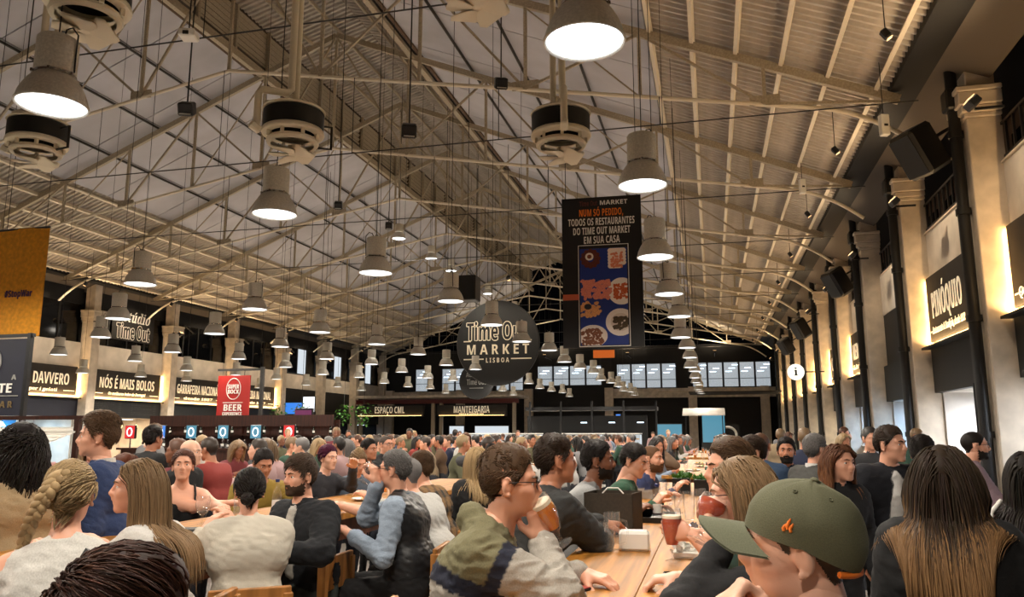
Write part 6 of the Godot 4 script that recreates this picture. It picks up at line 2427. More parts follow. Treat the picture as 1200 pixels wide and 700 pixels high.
func plate(at: Vector3, r: float, label: String, food := 0, square := false) -> Node3D:
	var t := thing("plate", label, "plate", at, 0.0, "plates on the tables")
	if square:
		var b := MB.new()
		b.box(Vector3(0, 0.006, 0), Vector3(r * 1.6, 0.012, r), Basis(), 0.004)
		for e: float in [-1.0, 1.0]:
			b.box(Vector3(e * r * 0.78, 0.016, 0), Vector3(0.012, 0.02, r), Basis(), 0.003)
			b.box(Vector3(0, 0.016, e * r * 0.48), Vector3(r * 1.55, 0.02, 0.012), Basis(), 0.003)
		add(b, "dish", M.white_gloss, t)
	else:
		var b := MB.new()
		b.lathe([Vector2(0, 0.0), Vector2(r * 0.6, 0.0), Vector2(r, 0.018), Vector2(r, 0.022), Vector2(r * 0.6, 0.006), Vector2(0, 0.006)], 24)
		add(b, "dish", M.white_gloss, t)
	for k in food:
		var f := MB.new()
		var net_r := 0.014 + 0.012 * rng.randf()
		f.lathe([Vector2(0, -net_r * 0.6), Vector2(net_r, -net_r * 0.3), Vector2(net_r * 0.95, net_r * 0.4), Vector2(0, net_r * 0.7)], 8, Transform3D(Basis(Vector3(rng.randf(), rng.randf(), rng.randf() + 0.1).normalized(), rng.randf() * 2.0), Vector3.ZERO))
		var cols := ["food_brown", "food_gold", "food_green", "food_pale"]
		add(f, "food_piece", M[cols[rng.randi() % 4]], t, Vector3(rng.randf_range(-0.5, 0.5) * r, 0.018 + 0.006 * (k % 2), rng.randf_range(-0.4, 0.4) * r))
	return t


func bottle(at: Vector3, h: float, m: Material, cap: Material, label: String, group := "") -> Node3D:
	var t := thing("bottle", label, "bottle", at, 0.0, group)
	var b := MB.new()
	var r := h * 0.13
	b.lathe([Vector2(0, 0), Vector2(r, 0.004), Vector2(r, h * 0.55), Vector2(r * 0.85, h * 0.66), Vector2(r * 0.42, h * 0.78), Vector2(r * 0.38, h * 0.94), Vector2(0, h * 0.94)], 14)
	var bo := add(b, "body", m, t)
	var c := MB.new()
	c.lathe([Vector2(r * 0.45, h * 0.92), Vector2(r * 0.45, h), Vector2(0, h)], 12)
	add(c, "bottle_cap", cap, bo)
	var l := MB.new()
	l.lathe([Vector2(r * 1.02, h * 0.18), Vector2(r * 1.02, h * 0.42)], 14)
	add(l, "paper_label", M.paper, bo)
	return t


func planter(at: Vector3, label: String, l := 0.30) -> void:
	var t := thing("planter_box", label, "planter", at, 0.0, "small black planters on the tables")
	pbox("trough", t, Vector3(0, 0.07, 0), Vector3(0.16, 0.14, l), M.plastic_black, Basis(), 0.004)
	var leaf := MB.new()
	for k in 70:
		var p := Vector3(rng.randf_range(-0.08, 0.08), 0.13, rng.randf_range(-l / 2, l / 2))
		var d := Vector3(rng.randf_range(-1, 1), rng.randf_range(0.4, 1.4), rng.randf_range(-1, 1)).normalized()
		var s := d.cross(Vector3.UP).normalized() * rng.randf_range(0.010, 0.018)
		var n := rng.randf_range(0.05, 0.10)
		leaf.col = Color(1, 1, 1) * rng.randf_range(0.7, 1.3)
		leaf.quad(p, p + d * n * 0.5 - s, p + d * n + Vector3(0, -0.01, 0), p + d * n * 0.5 + s)
	var o := add(leaf, "foliage", M.leaf, t)
	o.set_meta("kind", "stuff")


func build_tables() -> void:
	high_table(-0.66, 0.10, 0.95, 9.3, "long beech high table in the foreground with beer glasses on it")
	high_table(-3.28, -2.52, 0.9, 9.4, "long high table on the left behind the man in the padded vest")
	# stools the photo shows; the sitters' own come with the people
	stool(V(0.66, 0, 5.7), -PI / 2, 0.66, "beech stool at the foreground table's far right side")
	# things on the foreground table
	var y := 1.05
	var box := thing("brown_box", "dark brown open cardboard carrier standing on the foreground table", "box", V(-0.565, y, 4.62), -0.12)
	for s: float in [-1.0, 1.0]:
		pbox("side_panel", box, Vector3(0, 0.11, s * 0.13), Vector3(0.27, 0.22, 0.006), M.box_brown)
		pbox("end_panel", box, Vector3(s * 0.135, 0.11, 0), Vector3(0.006, 0.22, 0.26), M.box_brown)
	pbox("bottom_panel", box, Vector3(0, 0.004, 0), Vector3(0.27, 0.006, 0.26), M.box_brown)
	rod("handle", box, [Vector3(-0.03, 0.22, 0.13), Vector3(0, 0.25, 0.13), Vector3(0.06, 0.25, 0.13), Vector3(0.09, 0.22, 0.13)], 0.004, M.paper, 5)
	var nb := thing("napkin_box", "white folded napkin box beside the empty beer mug", "napkin box", V(-0.385, y, 3.93), 0.1)
	pbox("shell", nb, Vector3(0, 0.045, 0), Vector3(0.145, 0.09, 0.12), M.white_gloss, Basis(), 0.012)
	pbox("slot", nb, Vector3(0, 0.088, 0), Vector3(0.09, 0.006, 0.05), M.paper)
	tumbler(V(-0.475, y, 3.80), 0.036, 0.038, 0.185, "tall empty glass mug with handle on the foreground table", null, 0, 0, true)
	tumbler(V(-0.545, y, 3.98), 0.026, 0.030, 0.12, "small glass with a red drink left of the empty mug", M.drink_red, 0.42)
	tumbler(V(-0.19, y, 3.62), 0.026, 0.038, 0.225, "stemmed glass of amber beer beside the white plate", M.beer_red, 0.72, 0.012, false, 0.055)
	plate(V(-0.07, y, 3.78), 0.15, "white rectangular dish with crumpled paper by the amber beer", 0, true)
	for k in 5:
		pass
	var cp := thing("crumpled_napkin", "crumpled white napkins lying on the white dish", "napkin", V(-0.12, y + 0.014, 3.78))
	var cb := MB.new()
	for k in 26:
		var a := Vector3(rng.randf_range(-0.07, 0.06), rng.randf_range(0, 0.03), rng.randf_range(-0.045, 0.045))
		var d1 := Vector3(rng.randf_range(-1, 1), rng.randf_range(-0.3, 1), rng.randf_range(-1, 1)).normalized() * 0.03
		var d2 := Vector3(rng.randf_range(-1, 1), rng.randf_range(-0.3, 1), rng.randf_range(-1, 1)).normalized() * 0.03
		cb.quad(a, a + d1, a + d1 + d2, a + d2)
	add(cb, "paper_sheet", M.paper, cp)
	var fn := thing("flat_napkin", "flat white napkin by the dark jacket man's elbow", "napkin", V(-0.605, y, 4.1), 0.3)
	pbox("sheet", fn, Vector3(0, 0.003, 0), Vector3(0.1, 0.005, 0.1), M.paper)
	var ph := thing("phone", "dark phone in a dotted case between the two hands on the table", "phone", V(-0.13, y, 3.26), 0.12)
	pbox("case", ph, Vector3(0, 0.006, 0), Vector3(0.16, 0.011, 0.075), M.plastic_black, Basis(), 0.004)
	pbox("glass_face", ph, Vector3(0, 0.0125, 0), Vector3(0.15, 0.0015, 0.067), M.dark_glass)
	var ph2 := thing("phone", "phone with a red screen under the hoodie man's hand", "phone", V(-0.50, y, 2.86), -0.4)
	pbox("case", ph2, Vector3(0, 0.005, 0), Vector3(0.075, 0.009, 0.15), M.plastic_black, Basis(), 0.004)
	pbox("screen_face", ph2, Vector3(0, 0.0105, 0), Vector3(0.066, 0.0015, 0.14), M.phone_red)
	var st := thing("cutlery_sleeve", "narrow white paper cutlery sleeve in front of the dark phone", "cutlery", V(-0.12, y, 3.08), 0.05)
	pbox("sleeve", st, Vector3(0, 0.004, 0), Vector3(0.2, 0.006, 0.035), M.paper)
	var tr := thing("tray", "black serving tray with a bottle of water and a bowl", "tray", V(-0.40, y, 5.3), 0.05)
	pbox("base", tr, Vector3(0, 0.006, 0), Vector3(0.30, 0.012, 0.42), M.plastic_black)
	for s: float in [-1.0, 1.0]:
		pbox("rim", tr, Vector3(s * 0.15, 0.018, 0), Vector3(0.012, 0.03, 0.42), M.plastic_black)
		pbox("rim", tr, Vector3(0, 0.018, s * 0.21), Vector3(0.30, 0.03, 0.012), M.plastic_black)
	bottle(V(-0.36, y + 0.012, 5.22), 0.22, M.clear_glass, M.cap_blue, "clear plastic water bottle standing on the black tray")
	var bw := thing("bowl", "black bowl with golden food on the black tray", "bowl", V(-0.46, y + 0.012, 5.32))
	var bb := MB.new()
	bb.lathe([Vector2(0, 0), Vector2(0.05, 0.0), Vector2(0.085, 0.06), Vector2(0.08, 0.06), Vector2(0.05, 0.012), Vector2(0, 0.012)], 20)
	add(bb, "bowl_wall", M.plastic_black, bw)
	for k in 9:
		pbox("food_piece", bw, Vector3(rng.randf_range(-0.05, 0.05), 0.045, rng.randf_range(-0.05, 0.05)), Vector3(0.025, 0.02, 0.03), M.food_gold, Basis(Vector3.UP, rng.randf() * 3), 0.006)
	planter(V(-0.30, y, 7.7), "black planter with bright green leaves, left of the two on the foreground table")
	planter(V(-0.10, y, 7.5), "black planter with bright green leaves, right of the two on the foreground table")
	for a in [[-0.33, 6.3, 0.036, 0.038, 0.17, "tall empty tumbler in front of the bald man", true], [-0.16, 5.2, 0.03, 0.038, 0.19, "clear stemmed glass behind the amber beer", false], [-0.10, 5.9, 0.034, 0.036, 0.16, "clear mug with handle before the right planter", true], [-0.24, 5.6, 0.03, 0.036, 0.15, "clear tumbler between the tray and the stemmed glass", false], [-0.42, 6.9, 0.032, 0.034, 0.14, "clear tumbler near the far end of the foreground table", false], [0.0, 6.7, 0.032, 0.034, 0.14, "clear tumbler at the right edge of the foreground table", false]]:
		tumbler(V(a[0], y, a[1]), a[2], a[3], a[4], a[5], null, 0, 0, a[6])
	var cr := thing("crisp_packet", "crumpled silver and blue food wrapper on the foreground table", "wrapper", V(-0.06, y, 4.75))
	var wb := MB.new()
	for k in 30:
		var a := Vector3(rng.randf_range(-0.09, 0.09), rng.randf_range(0, 0.045), rng.randf_range(-0.06, 0.06))
		var d1 := Vector3(rng.randf_range(-1, 1), rng.randf_range(-0.4, 1), rng.randf_range(-1, 1)).normalized() * 0.035
		var d2 := Vector3(rng.randf_range(-1, 1), rng.randf_range(-0.4, 1), rng.randf_range(-1, 1)).normalized() * 0.03
		wb.quad(a, a + d1, a + d1 + d2, a + d2)
	add(wb, "foil_sheet", M.foil, cr)
	# things on the second table
	plate(V(-2.72, y, 5.45), 0.13, "white plate with leftover food beside the padded vest man", 9)
	plate(V(-2.80, y, 6.2), 0.13, "white oval plate further along the second table", 7)
	plate(V(-2.95, y, 2.6), 0.13, "white plate at the table corner beside the braided woman", 6)
	tumbler(V(-2.95, y, 6.9), 0.03, 0.034, 0.16, "glass of pale beer in front of the woman looking down", M.beer, 0.7, 0.01)
	tumbler(V(-2.85, y, 7.4), 0.03, 0.036, 0.15, "second glass of pale beer along the second table", M.beer, 0.5, 0.01)
	tumbler(V(-2.9, y, 4.5), 0.028, 0.032, 0.15, "clear tumbler by the woman in the black strap top", null)
	tumbler(V(-3.05, y, 4.35), 0.03, 0.036, 0.17, "clear stemmed glass by the woman in the black strap top", null, 0, 0, false, 0.06)
	bottle(V(-2.90, y, 4.95), 0.24, M.clear_glass, M.cap_blue, "plastic water bottle with a blue cap beside the cream sweater woman")
	var bag := thing("black_pouch", "black rounded pouch on the table between the two white tops", "pouch", V(-2.70, y, 3.75), 0.4)
	var pb := MB.new()
	pb.lathe([Vector2(0, 0), Vector2(0.09, 0.005), Vector2(0.10, 0.03), Vector2(0.08, 0.055), Vector2(0, 0.06)], 18, Transform3D(Basis().scaled(Vector3(1.2, 1, 0.7)), Vector3.ZERO))
	add(pb, "pouch_body", M.leather_black, bag)
	rod("strap", bag, [Vector3(-0.1, 0.03, 0), Vector3(-0.16, 0.01, 0.05), Vector3(-0.2, 0.008, 0.0)], 0.008, M.leather_black)
	var nv := thing("blue_folder", "dark blue folder lying on the table corner at the left edge", "folder", V(-2.75, y, 2.15), 0.3)
	pbox("cover", nv, Vector3(0, 0.006, 0), Vector3(0.22, 0.012, 0.16), M.cap_blue)


func build_bar() -> void:
	# round beer bar on the left with tap signs, and the slatted kiosk beside it
	var t := thing("beer_bar", "dark wooden beer bar with tap signs beneath the red sign", "bar", V(-14.2, 0, 21.0))
	pbox("front", t, Vector3(0, 0.55, 0), Vector3(7.0, 1.1, 0.12), M.wood_dark)
	pbox("top", t, Vector3(0, 1.13, -0.2), Vector3(7.2, 0.06, 0.7), M.wood_dark)
	pbox("shelf", t, Vector3(0, 1.55, -0.8), Vector3(6.4, 0.04, 0.35), M.wood_dark)
	pbox("back_rail", t, Vector3(0, 1.98, -0.8), Vector3(6.4, 0.34, 0.06), M.wood_dark)
	pbox("back_panel", t, Vector3(0, 1.0, -1.02), Vector3(6.6, 2.0, 0.06), M.wood_dark)
	for k in 5:
		pbox("post", t, Vector3(-3.2 + 1.6 * k, 0.95, -0.95), Vector3(0.1, 1.9, 0.1), M.wood_dark)
	var cols := [M.screen_red, M.screen_blue, M.screen_cyan, M.screen_cyan, M.screen_cyan, M.screen_red]
	var nm := ["red", "deep blue", "blue", "blue", "blue", "red"]
	for k in 6:
		var s := thing("tap_sign", "small square %s lit tap sign, %s along the beer bar" % [nm[k], ["first", "second", "third", "fourth", "fifth", "last"][k]], "sign", V(-17.6 + 1.1 * k, 1.42, 21.2), 0.0, "lit tap signs on the beer bar")
		pbox("case", s, Vector3(0, 0.22, 0), Vector3(0.38, 0.42, 0.1), M.plastic_black, Basis(), 0.02)
		pbox("sign_face", s, Vector3(0, 0.22, 0.055), Vector3(0.34, 0.38, 0.012), cols[k])
		var r := MB.new()
		var pts := []
		for q in 17:
			pts.append(Vector3(cos(TAU * q / 16) * 0.09, sin(TAU * q / 16) * 0.12, 0))
		r.tube(pts, 0.022, 5, false)
		add(r, "sign_glow_ring", M.screen_white, s, Vector3(0, 0.22, 0.066))
		rod("stem", s, [Vector3(0, -0.26, 0), Vector3(0, 0.02, 0)], 0.025, M.chrome)
	for k in 34:
		var h := rng.randf_range(0.24, 0.32)
		bottle(V(-17.2 + 0.185 * k, 1.16 if k % 3 else 1.57, 21.05 if k % 3 else 21.8), h, [M.bottle_green, M.bottle_brown, M.clear_glass][k % 3], M.paper, "bottle standing on the dark beer bar", "bottles on the beer bar")
	for k in 14:
		tumbler(V(-15.0 + 0.16 * k, 1.16, 20.95), 0.03, 0.036, 0.14, "upturned glass on the dark beer bar", null).set_meta("group", "glasses on the beer bar")
	# kiosk with a sloping white slatted shade and red-brown posts
	var q := thing("kiosk", "kiosk with red-brown posts and a white slatted shade behind the braided woman", "kiosk", V(-8.9, 0, 8.6))
	pbox("counter", q, Vector3(-0.4, 0.5, -0.5), Vector3(2.6, 1.0, 0.8), M.wood_dark)
	for e: float in [-1.8, 0.95]:
		pbox("post", q, Vector3(e, 0.9, 0), Vector3(0.07, 1.85, 0.07), M.wood_dark)
	pbox("beam", q, Vector3(-0.4, 1.80, 0), Vector3(2.9, 0.05, 0.08), M.wood_dark)
	for k in 7:
		pbox("shade_slat", q, Vector3(-0.4, 1.66 - 0.035 * k, -0.1 + 0.11 * k), Vector3(2.7, 0.02, 0.08), M.white_gloss, Basis(Vector3.RIGHT, 0.3))
	var pile := 0
	for k in 60:
		var c := thing("shell_fruit", "pale pink rounded piece in the heap on the kiosk counter", "food", V(-9.9 + 0.11 * (k % 18) + rng.randf_range(-0.02, 0.02), 1.0 + 0.075 * (k / 18), 8.75 + 0.05 * (k % 3)), rng.randf() * 6, "pale pieces heaped on the kiosk counter")
		pbox("piece", c, Vector3(0, 0.04, 0), Vector3(0.1, 0.075, 0.09), M.pale_pink if k % 3 else M.paper, Basis(), 0.022)
	# glass display cases in the middle of the far floor
	for a in [[-10.6, 3.2, "long glass display case, left of the pair before the far wall"], [-5.4, 3.0, "long glass display case, right of the pair before the far wall"]]:
		var g := thing("display_case", a[2], "display case", V(a[0], 0, 40.0))
		pbox("base", g, Vector3(0, 0.5, 0), Vector3(a[1] * 1.3, 1.0, 0.7), M.fascia_black)
		pbox("window_lit_back", g, Vector3(0, 1.28, -0.3), Vector3(a[1] * 1.3, 0.5, 0.03), M.window_lit)
		for k in 4:
			pbox("glass_pane", g, Vector3(-a[1] * 0.65 + a[1] * 1.3 * (k + 0.5) / 4.0, 1.28, 0.3), Vector3(a[1] * 1.3 / 4.0 - 0.05, 0.55, 0.01), M.pane_glass)
			for e in 4:
				pbox("food_tray", g, Vector3(-a[1] * 0.65 + a[1] * 1.3 * (k + 0.5) / 4.0 + (e - 1.5) * 0.2, 1.12 + 0.2 * (e % 2), 0.0), Vector3(0.16, 0.08, 0.3), [M.food_brown, M.food_green, M.food_gold, M.paper][(k + e) % 4])
		pbox("frame", g, Vector3(0, 1.58, 0), Vector3(a[1] * 1.32, 0.05, 0.72), M.white_gloss)
	# dark kitchen block with a canopy and tall posts behind the round sign
	var kb := thing("kitchen_island", "dark island kitchen with thin tall posts in the middle of the hall", "kitchen", V(-6.6, 0, 46))
	pbox("wall", kb, Vector3(-0.5, 1.3, 0), Vector3(7.0, 2.6, 0.3), M.dark_wall)
	pbox("canopy", kb, Vector3(-0.2, 3.0, 0), Vector3(7.6, 0.2, 1.6), M.black_iron)
	for k in 5:
		pbox("post", kb, Vector3(-3.6 + 1.8 * k, 1.7, 1.2), Vector3(0.1, 3.4, 0.1), M.black_iron)
	for k in 3:
		pbox("lamp_bar", kb, Vector3(-0.5 + 1.6 * k, 2.2, 1.0), Vector3(0.35, 0.05, 0.1), M.strip_cool)
	# hanging plants on the left at mid distance
	for k in 4:
		var p := thing("hanging_plant", "green hanging plant lit in the dark bay, %s of four" % ["first", "second", "third", "last"][k], "plant", V(-27.6 + 1.0 * k + (1.6 if k > 1 else 0.0), 3.0, 47 + k), 0.0, "hanging plants in the dark bay")
		var f := MB.new()
		for w in 60:
			var a := Vector3(rng.randf_range(-0.5, 0.5), rng.randf_range(-0.8, 0.5), rng.randf_range(-0.4, 0.4))
			var d := Vector3(rng.randf_range(-1, 1), rng.randf_range(-1, 0.4), rng.randf_range(-1, 1)).normalized() * 0.3
			var sd := d.cross(Vector3.UP).normalized() * 0.08
			f.quad(a, a + d * 0.5 - sd, a + d, a + d * 0.5 + sd)
		add(f, "foliage", M.leaf, p).set_meta("kind", "stuff")
		rod("cable", p, [Vector3(0, 0.2, 0), Vector3(0, roof_y(p.position.x) - 2.93, 0)], 0.015, M.cable, 4)
		spot(p, Vector3(0.4, 1.3, 0.8), Vector3(-0.3, -1, -0.6), 1.6, Color(0.85, 1.0, 0.7), 50, 0.05)
	# bright screens in the dark bay
	for a in [[-31.5, 3.9, 46.0, 1.0, 1.2, M.screen_white, "bright white screen high in the dark bay past the bottle shop"], [-33.0, 3.6, 46.3, 1.5, 0.9, M.screen_blue, "blue screen beside the bright white one in the dark bay"]]:
		var p := thing("wall_screen", a[6], "screen", V(a[0], a[1], a[2] + 12.0))
		pbox("case", p, Vector3(0, 0, 0), Vector3(a[3] + 0.1, a[4] + 0.1, 0.08), M.plastic_black)
		pbox("screen_face", p, Vector3(0, 0, 0.05), Vector3(a[3], a[4], 0.02), a[5])


func build_left_stalls() -> void:
	# fittings seen through the left openings: shelves of bottles, posters, hanging bulbs
	var xb := -36.5
	for k in 2:
		var sh := thing("bottle_shelf", "lit shelf wall full of bottles, %s of the bottle shop" % ["left half", "right half"][k], "shelf", V(xb + 0.3, 0, 46.6 + 6.8 * k))
		pbox("back", sh, Vector3(-0.15, 1.25, 0), Vector3(0.05, 2.4, 2.9), M.plaster_white)
		for q in 5:
			pbox("shelf_board", sh, Vector3(0, 0.45 + 0.45 * q, 0), Vector3(0.3, 0.04, 2.9), M.white_gloss)
	for k in 2:
		for q in 4:
			for w in 12:
				bottle(V(xb + 0.32, 0.92 + 0.45 * q, 45.3 + 6.8 * k + 0.235 * w), 0.31, [M.bottle_green, M.bottle_brown, M.bottle_amber][(w + q) % 3], M.paper, "wine bottle on the lit shelves of the bottle shop", "bottles on the shop shelves")
	var po := thing("poster", "blue framed poster of a dessert inside the gelato stall", "poster", V(-36.45, 1.2, 34.6))
	pbox("frame", po, Vector3(0, 0.55, 0), Vector3(0.05, 1.25, 1.0), M.white_gloss)
	var im := Image.create(64, 84, false, Image.FORMAT_RGB8)
	im.fill(Color(0.18, 0.5, 0.72))
	ellipse(im, 32, 46, 18, 14, Color(0.9, 0.72, 0.62), 0.08)
	ellipse(im, 32, 66, 14, 9, Color(0.85, 0.85, 0.85), 0.04)
	print_board(im, "print", po, Vector3(0.03, 0.55, 0), Vector2(0.9, 1.15), sign_face(-1.0))
	for k in 4:
		var b := thing("stall_bulb", "bare warm bulb hanging in the cake stall, %s" % ["first", "second", "third", "fourth"][k], "bulb", V(-34.6, 2.0, 38.2 + 1.3 * k), 0.0, "bulbs in the cake stall")
		var g := MB.new()
		g.lathe([Vector2(0, -0.09), Vector2(0.07, -0.05), Vector2(0.09, 0.0), Vector2(0.05, 0.08), Vector2(0.03, 0.12), Vector2(0, 0.12)], 12)
		add(g, "bulb_glass", M.bulb_warm, b)
		rod("cord", b, [Vector3(0, 0.12, 0), Vector3(0, 0.5, 0)], 0.008, M.cable, 4)
		spot(b, Vector3(0, -0.12, 0), Vector3.DOWN, 0.8, Color(1, 0.8, 0.55), 80, 0.08)
	for k in 3:
		var p := thing("stall_pendant", "white cone lamp hanging in the gelato stall, %s" % ["first", "second", "third"][k], "lamp", V(-35.4, 1.95, 31.2 + 1.0 * k), 0.0, "white lamps in the gelato stall")
		var g := MB.new()
		g.lathe([Vector2(0.2, 0), Vector2(0.05, 0.22), Vector2(0, 0.23)], 14)
		add(g, "lamp_shade", M.white_gloss, p)
		rod("cord", p, [Vector3(0, 0.2, 0), Vector3(0, 0.56, 0)], 0.008, M.cable, 4)


# ---------------------------------------------------------------- the people near the camera

const FAIR := Color(0.87, 0.64, 0.53)
const PALE := Color(0.90, 0.70, 0.60)
const TAN := Color(0.74, 0.50, 0.38)
const BROWN := Color(0.50, 0.32, 0.23)
const BLACK_HAIR := Color(0.018, 0.014, 0.012)
const DARK_HAIR := Color(0.035, 0.022, 0.015)
const BROWN_HAIR := Color(0.085, 0.048, 0.026)
const LIGHT_HAIR := Color(0.20, 0.125, 0.065)
const BLONDE := Color(0.36, 0.25, 0.13)
const GREY_HAIR := Color(0.16, 0.15, 0.145)

func hoodie_paint(p: Vector3, id: int, j: Dictionary) -> Color:
	var olive := Color(0.235, 0.215, 0.115)
	var navy := Color(0.022, 0.026, 0.05)
	var light := Color(0.50, 0.46, 0.40)
	if id != TOP:
		return Color.WHITE
	for e in ["l", "r"]:
		var a: Vector3 = j["sh_" + e]
		var b: Vector3 = j["el_" + e]
		var w: Vector3 = j["wr_" + e]
		var t := clampf((p - a).dot(b - a) / (b - a).length_squared(), 0.0, 1.0)
		var t2 := clampf((p - b).dot(w - b) / (w - b).length_squared(), 0.0, 1.0)
		var d1 := p.distance_to(a.lerp(b, t))
		var d2 := p.distance_to(b.lerp(w, t2))
		if d2 < 0.085 and d2 < d1:
			return light
		if d1 < 0.078 and absf((p - j.hip).dot(j.xs)) > 0.125:
			return olive if t < 0.20 else navy if t < 0.36 else light
	var h := (p - (j.hip as Vector3)).dot(j.u)
	return olive if h > 0.385 else navy if h > 0.325 else light


func stripe_paint(p: Vector3, id: int, j: Dictionary) -> Color:
	var h := (p - (j.hip as Vector3)).dot(j.u)
	return Color(0.05, 0.07, 0.18) if (h > 0.12 and h < 0.26) or h > 0.44 else Color(0.62, 0.58, 0.52)


func plaid_paint(p: Vector3, id: int, j: Dictionary) -> Color:
	if id != TOP:
		return Color.WHITE
	var a := 1.0 if fposmod(p.y * 9.0, 1.0) < 0.4 else 0.0
	var b := 1.0 if fposmod((p.x + p.z) * 9.0, 1.0) < 0.4 else 0.0
	return Color(0.30, 0.17, 0.07).lerp(Color(0.03, 0.028, 0.025), (a + b) * 0.5)


func jacket_top(c: Color) -> Material:
	return cloth_mat(c)


func seated(s: Dictionary, with_stool := "") -> Node3D:
	var p := person(s)
	if with_stool:
		stool(s.at, s.get("stool_turn", s.get("face", 0.0)), s.seat - 0.005, with_stool)
	return p


func build_cap(t: Node3D, hx: Transform3D) -> void:
	# the olive baseball cap: six-panel crown, button, eyelets, curved brim, band
	var cap := thing("baseball_cap", "olive green baseball cap with a curved brim and orange side mark", "cap", t.position, t.rotation.y)
	var c := Vector3(0, 0.022, -0.010)
	var rad := Vector3(0.0905, 0.108, 0.114)
	var b := MB.new()
	var rows := 14
	var cols := 48
	for i in rows + 1:
		var v := i / float(rows)
		for k in cols + 1:
			var a := TAU * k / cols
			v = i / float(rows) * (1.62 + 0.34 * maxf(0.0, -sin(a)))
			var seam := 1.0 - 0.012 * exp(-pow(fposmod(a + PI / 6.0, PI / 3.0) - PI / 6.0, 2.0) * 900.0)
			var dir := Vector3(sin(v) * cos(a), cos(v), sin(v) * sin(a))
			var p := Vector3(dir.x * rad.x, dir.y * rad.y, dir.z * rad.z) * seam
			if dir.z > 0.0 and dir.y > 0.2:
				p.z += 0.010 * dir.z * dir.y
			p += 0.0025 * Vector3(sin(a * 5.0 + v * 4.0), sin(v * 6.0 + a * 2.0), cos(a * 3.0)) * (1.0 if dir.z < 0.2 else 0.3)
			b.v.append(hx * (c + p))
			b.n.append(Vector3.ZERO)
			b.c.append(Color.WHITE)
	for i in rows:
		for k in cols:
			var a0 := i * (cols + 1) + k
			var a1 := a0 + 1
			var b0 := a0 + cols + 1
			var b1 := b0 + 1
			for tr in [[a0, a1, b0], [a1, b1, b0]]:
				b.ix.append(tr[0]); b.ix.append(tr[2]); b.ix.append(tr[1])
	for q in range(0, b.ix.size(), 3):
		var n := (b.v[b.ix[q + 2]] - b.v[b.ix[q]]).cross(b.v[b.ix[q + 1]] - b.v[b.ix[q]])
		for e in 3:
			b.n[b.ix[q + e]] += n
	var mid := hx * c
	for i in b.n.size():
		b.n[i] = b.n[i].normalized()
		if b.n[i].dot(b.v[i] - mid) < 0.0:
			b.n[i] = -b.n[i]
	add(b, "crown", M.cap_olive, cap)
	var br := MB.new()
	var m := 22
	for i in m:
		for s: float in [1.0, -1.0]:
			var quad := []
			for w in [[i, 0], [i + 1, 0], [i + 1, 1], [i, 1]]:
				var a: float = lerpf(-1.05, 1.05, w[0] / float(m))
				var inner := Vector3(sin(a) * 0.091, 0, cos(a) * 0.115)
				var reach_: float = 0.090 * sqrt(maxf(0.0, cos(a * 0.92)))
				var p: Vector3 = inner + Vector3(0, 0, 1) * reach_ * w[1] + Vector3(sin(a) * 0.004, 0, 0) * w[1]
				p.y = 0.0 - 0.5 * p.x * p.x / 0.09 - 0.10 * maxf(0.0, p.z - 0.1)
				quad.append(hx * (p + Vector3(0, 0.016 + 0.002 * s, -0.012)))
			br.quad_out(quad[0], quad[1], quad[2], quad[3], hx.basis * Vector3(0, s, 0))
	add(br, "brim", M.cap_brim, cap)
	var bt := MB.new()
	bt.lathe([Vector2(0.009, 0.0), Vector2(0.009, 0.003), Vector2(0.005, 0.006), Vector2(0, 0.0065)], 12, hx * Transform3D(Basis(), c + Vector3(0, rad.y, 0)))
	add(bt, "button", M.cap_olive, cap)
	for a in [0.5, 1.55, 2.6, -0.5, -1.55, -2.6]:
		var v := 0.62
		var dir := Vector3(sin(v) * cos(a), cos(v), sin(v) * sin(a))
		var e := MB.new()
		var at := c + Vector3(dir.x * rad.x, dir.y * rad.y, dir.z * rad.z) * 1.004
		var ring := []
		var tx := dir.cross(Vector3.UP).normalized()
		var ty := dir.cross(tx)
		for q in 9:
			ring.append(hx * (at + (tx * cos(TAU * q / 8) + ty * sin(TAU * q / 8)) * 0.0035))
		e.tube(ring, 0.0012, 5, false)
		add(e, "eyelet", M.cap_olive, cap)
	# orange mark on the wearer's left side
	var mk := MB.new()
	for o in [[0.0, 0.0, 0.016], [0.006, 0.003, 0.020], [0.012, -0.001, 0.013]]:
		var q0 := []
		for q in 4:
			var zz: float = 0.028 + o[0]
			var y: float = 0.028 + o[1] + o[2] * q / 3.0 - 0.008
			var yy := clampf((y + 0.0) / rad.y, -1.0, 1.0)
			var xx := rad.x * sqrt(maxf(0.0, 1.0 - yy * yy - pow(zz / rad.z, 2.0)))
			q0.append(hx * (c + Vector3(xx + 0.002, y, zz + 0.002 * sin(q * 1.5))))
		mk.tube(q0, [0.003, 0.0034, 0.003, 0.001], 6)
	add(mk, "side_mark", M.print_orange, cap)
	var band := []
	for q in 15:
		var a := PI + lerpf(-0.9, 0.9, q / 14.0)
		band.append(hx * (c + Vector3(sin(a) * rad.x * 0.94, -0.040, cos(a) * rad.z * 0.94)))
	var bd := MB.new()
	bd.tube(band, 0.006, 6)
	add(bd, "sweatband", M.print_orange, cap)


func glass_between(foot: Vector3, rim: Vector3, h: float, label: String, fill: Material, level: float, foam: float) -> void:
	var y := (rim - foot).normalized()
	var x := y.cross(Vector3.BACK).normalized()
	tumbler(foot, 0.024, 0.036, h, label, fill, level, foam, false, 0.05, Basis(x, y, x.cross(y)))


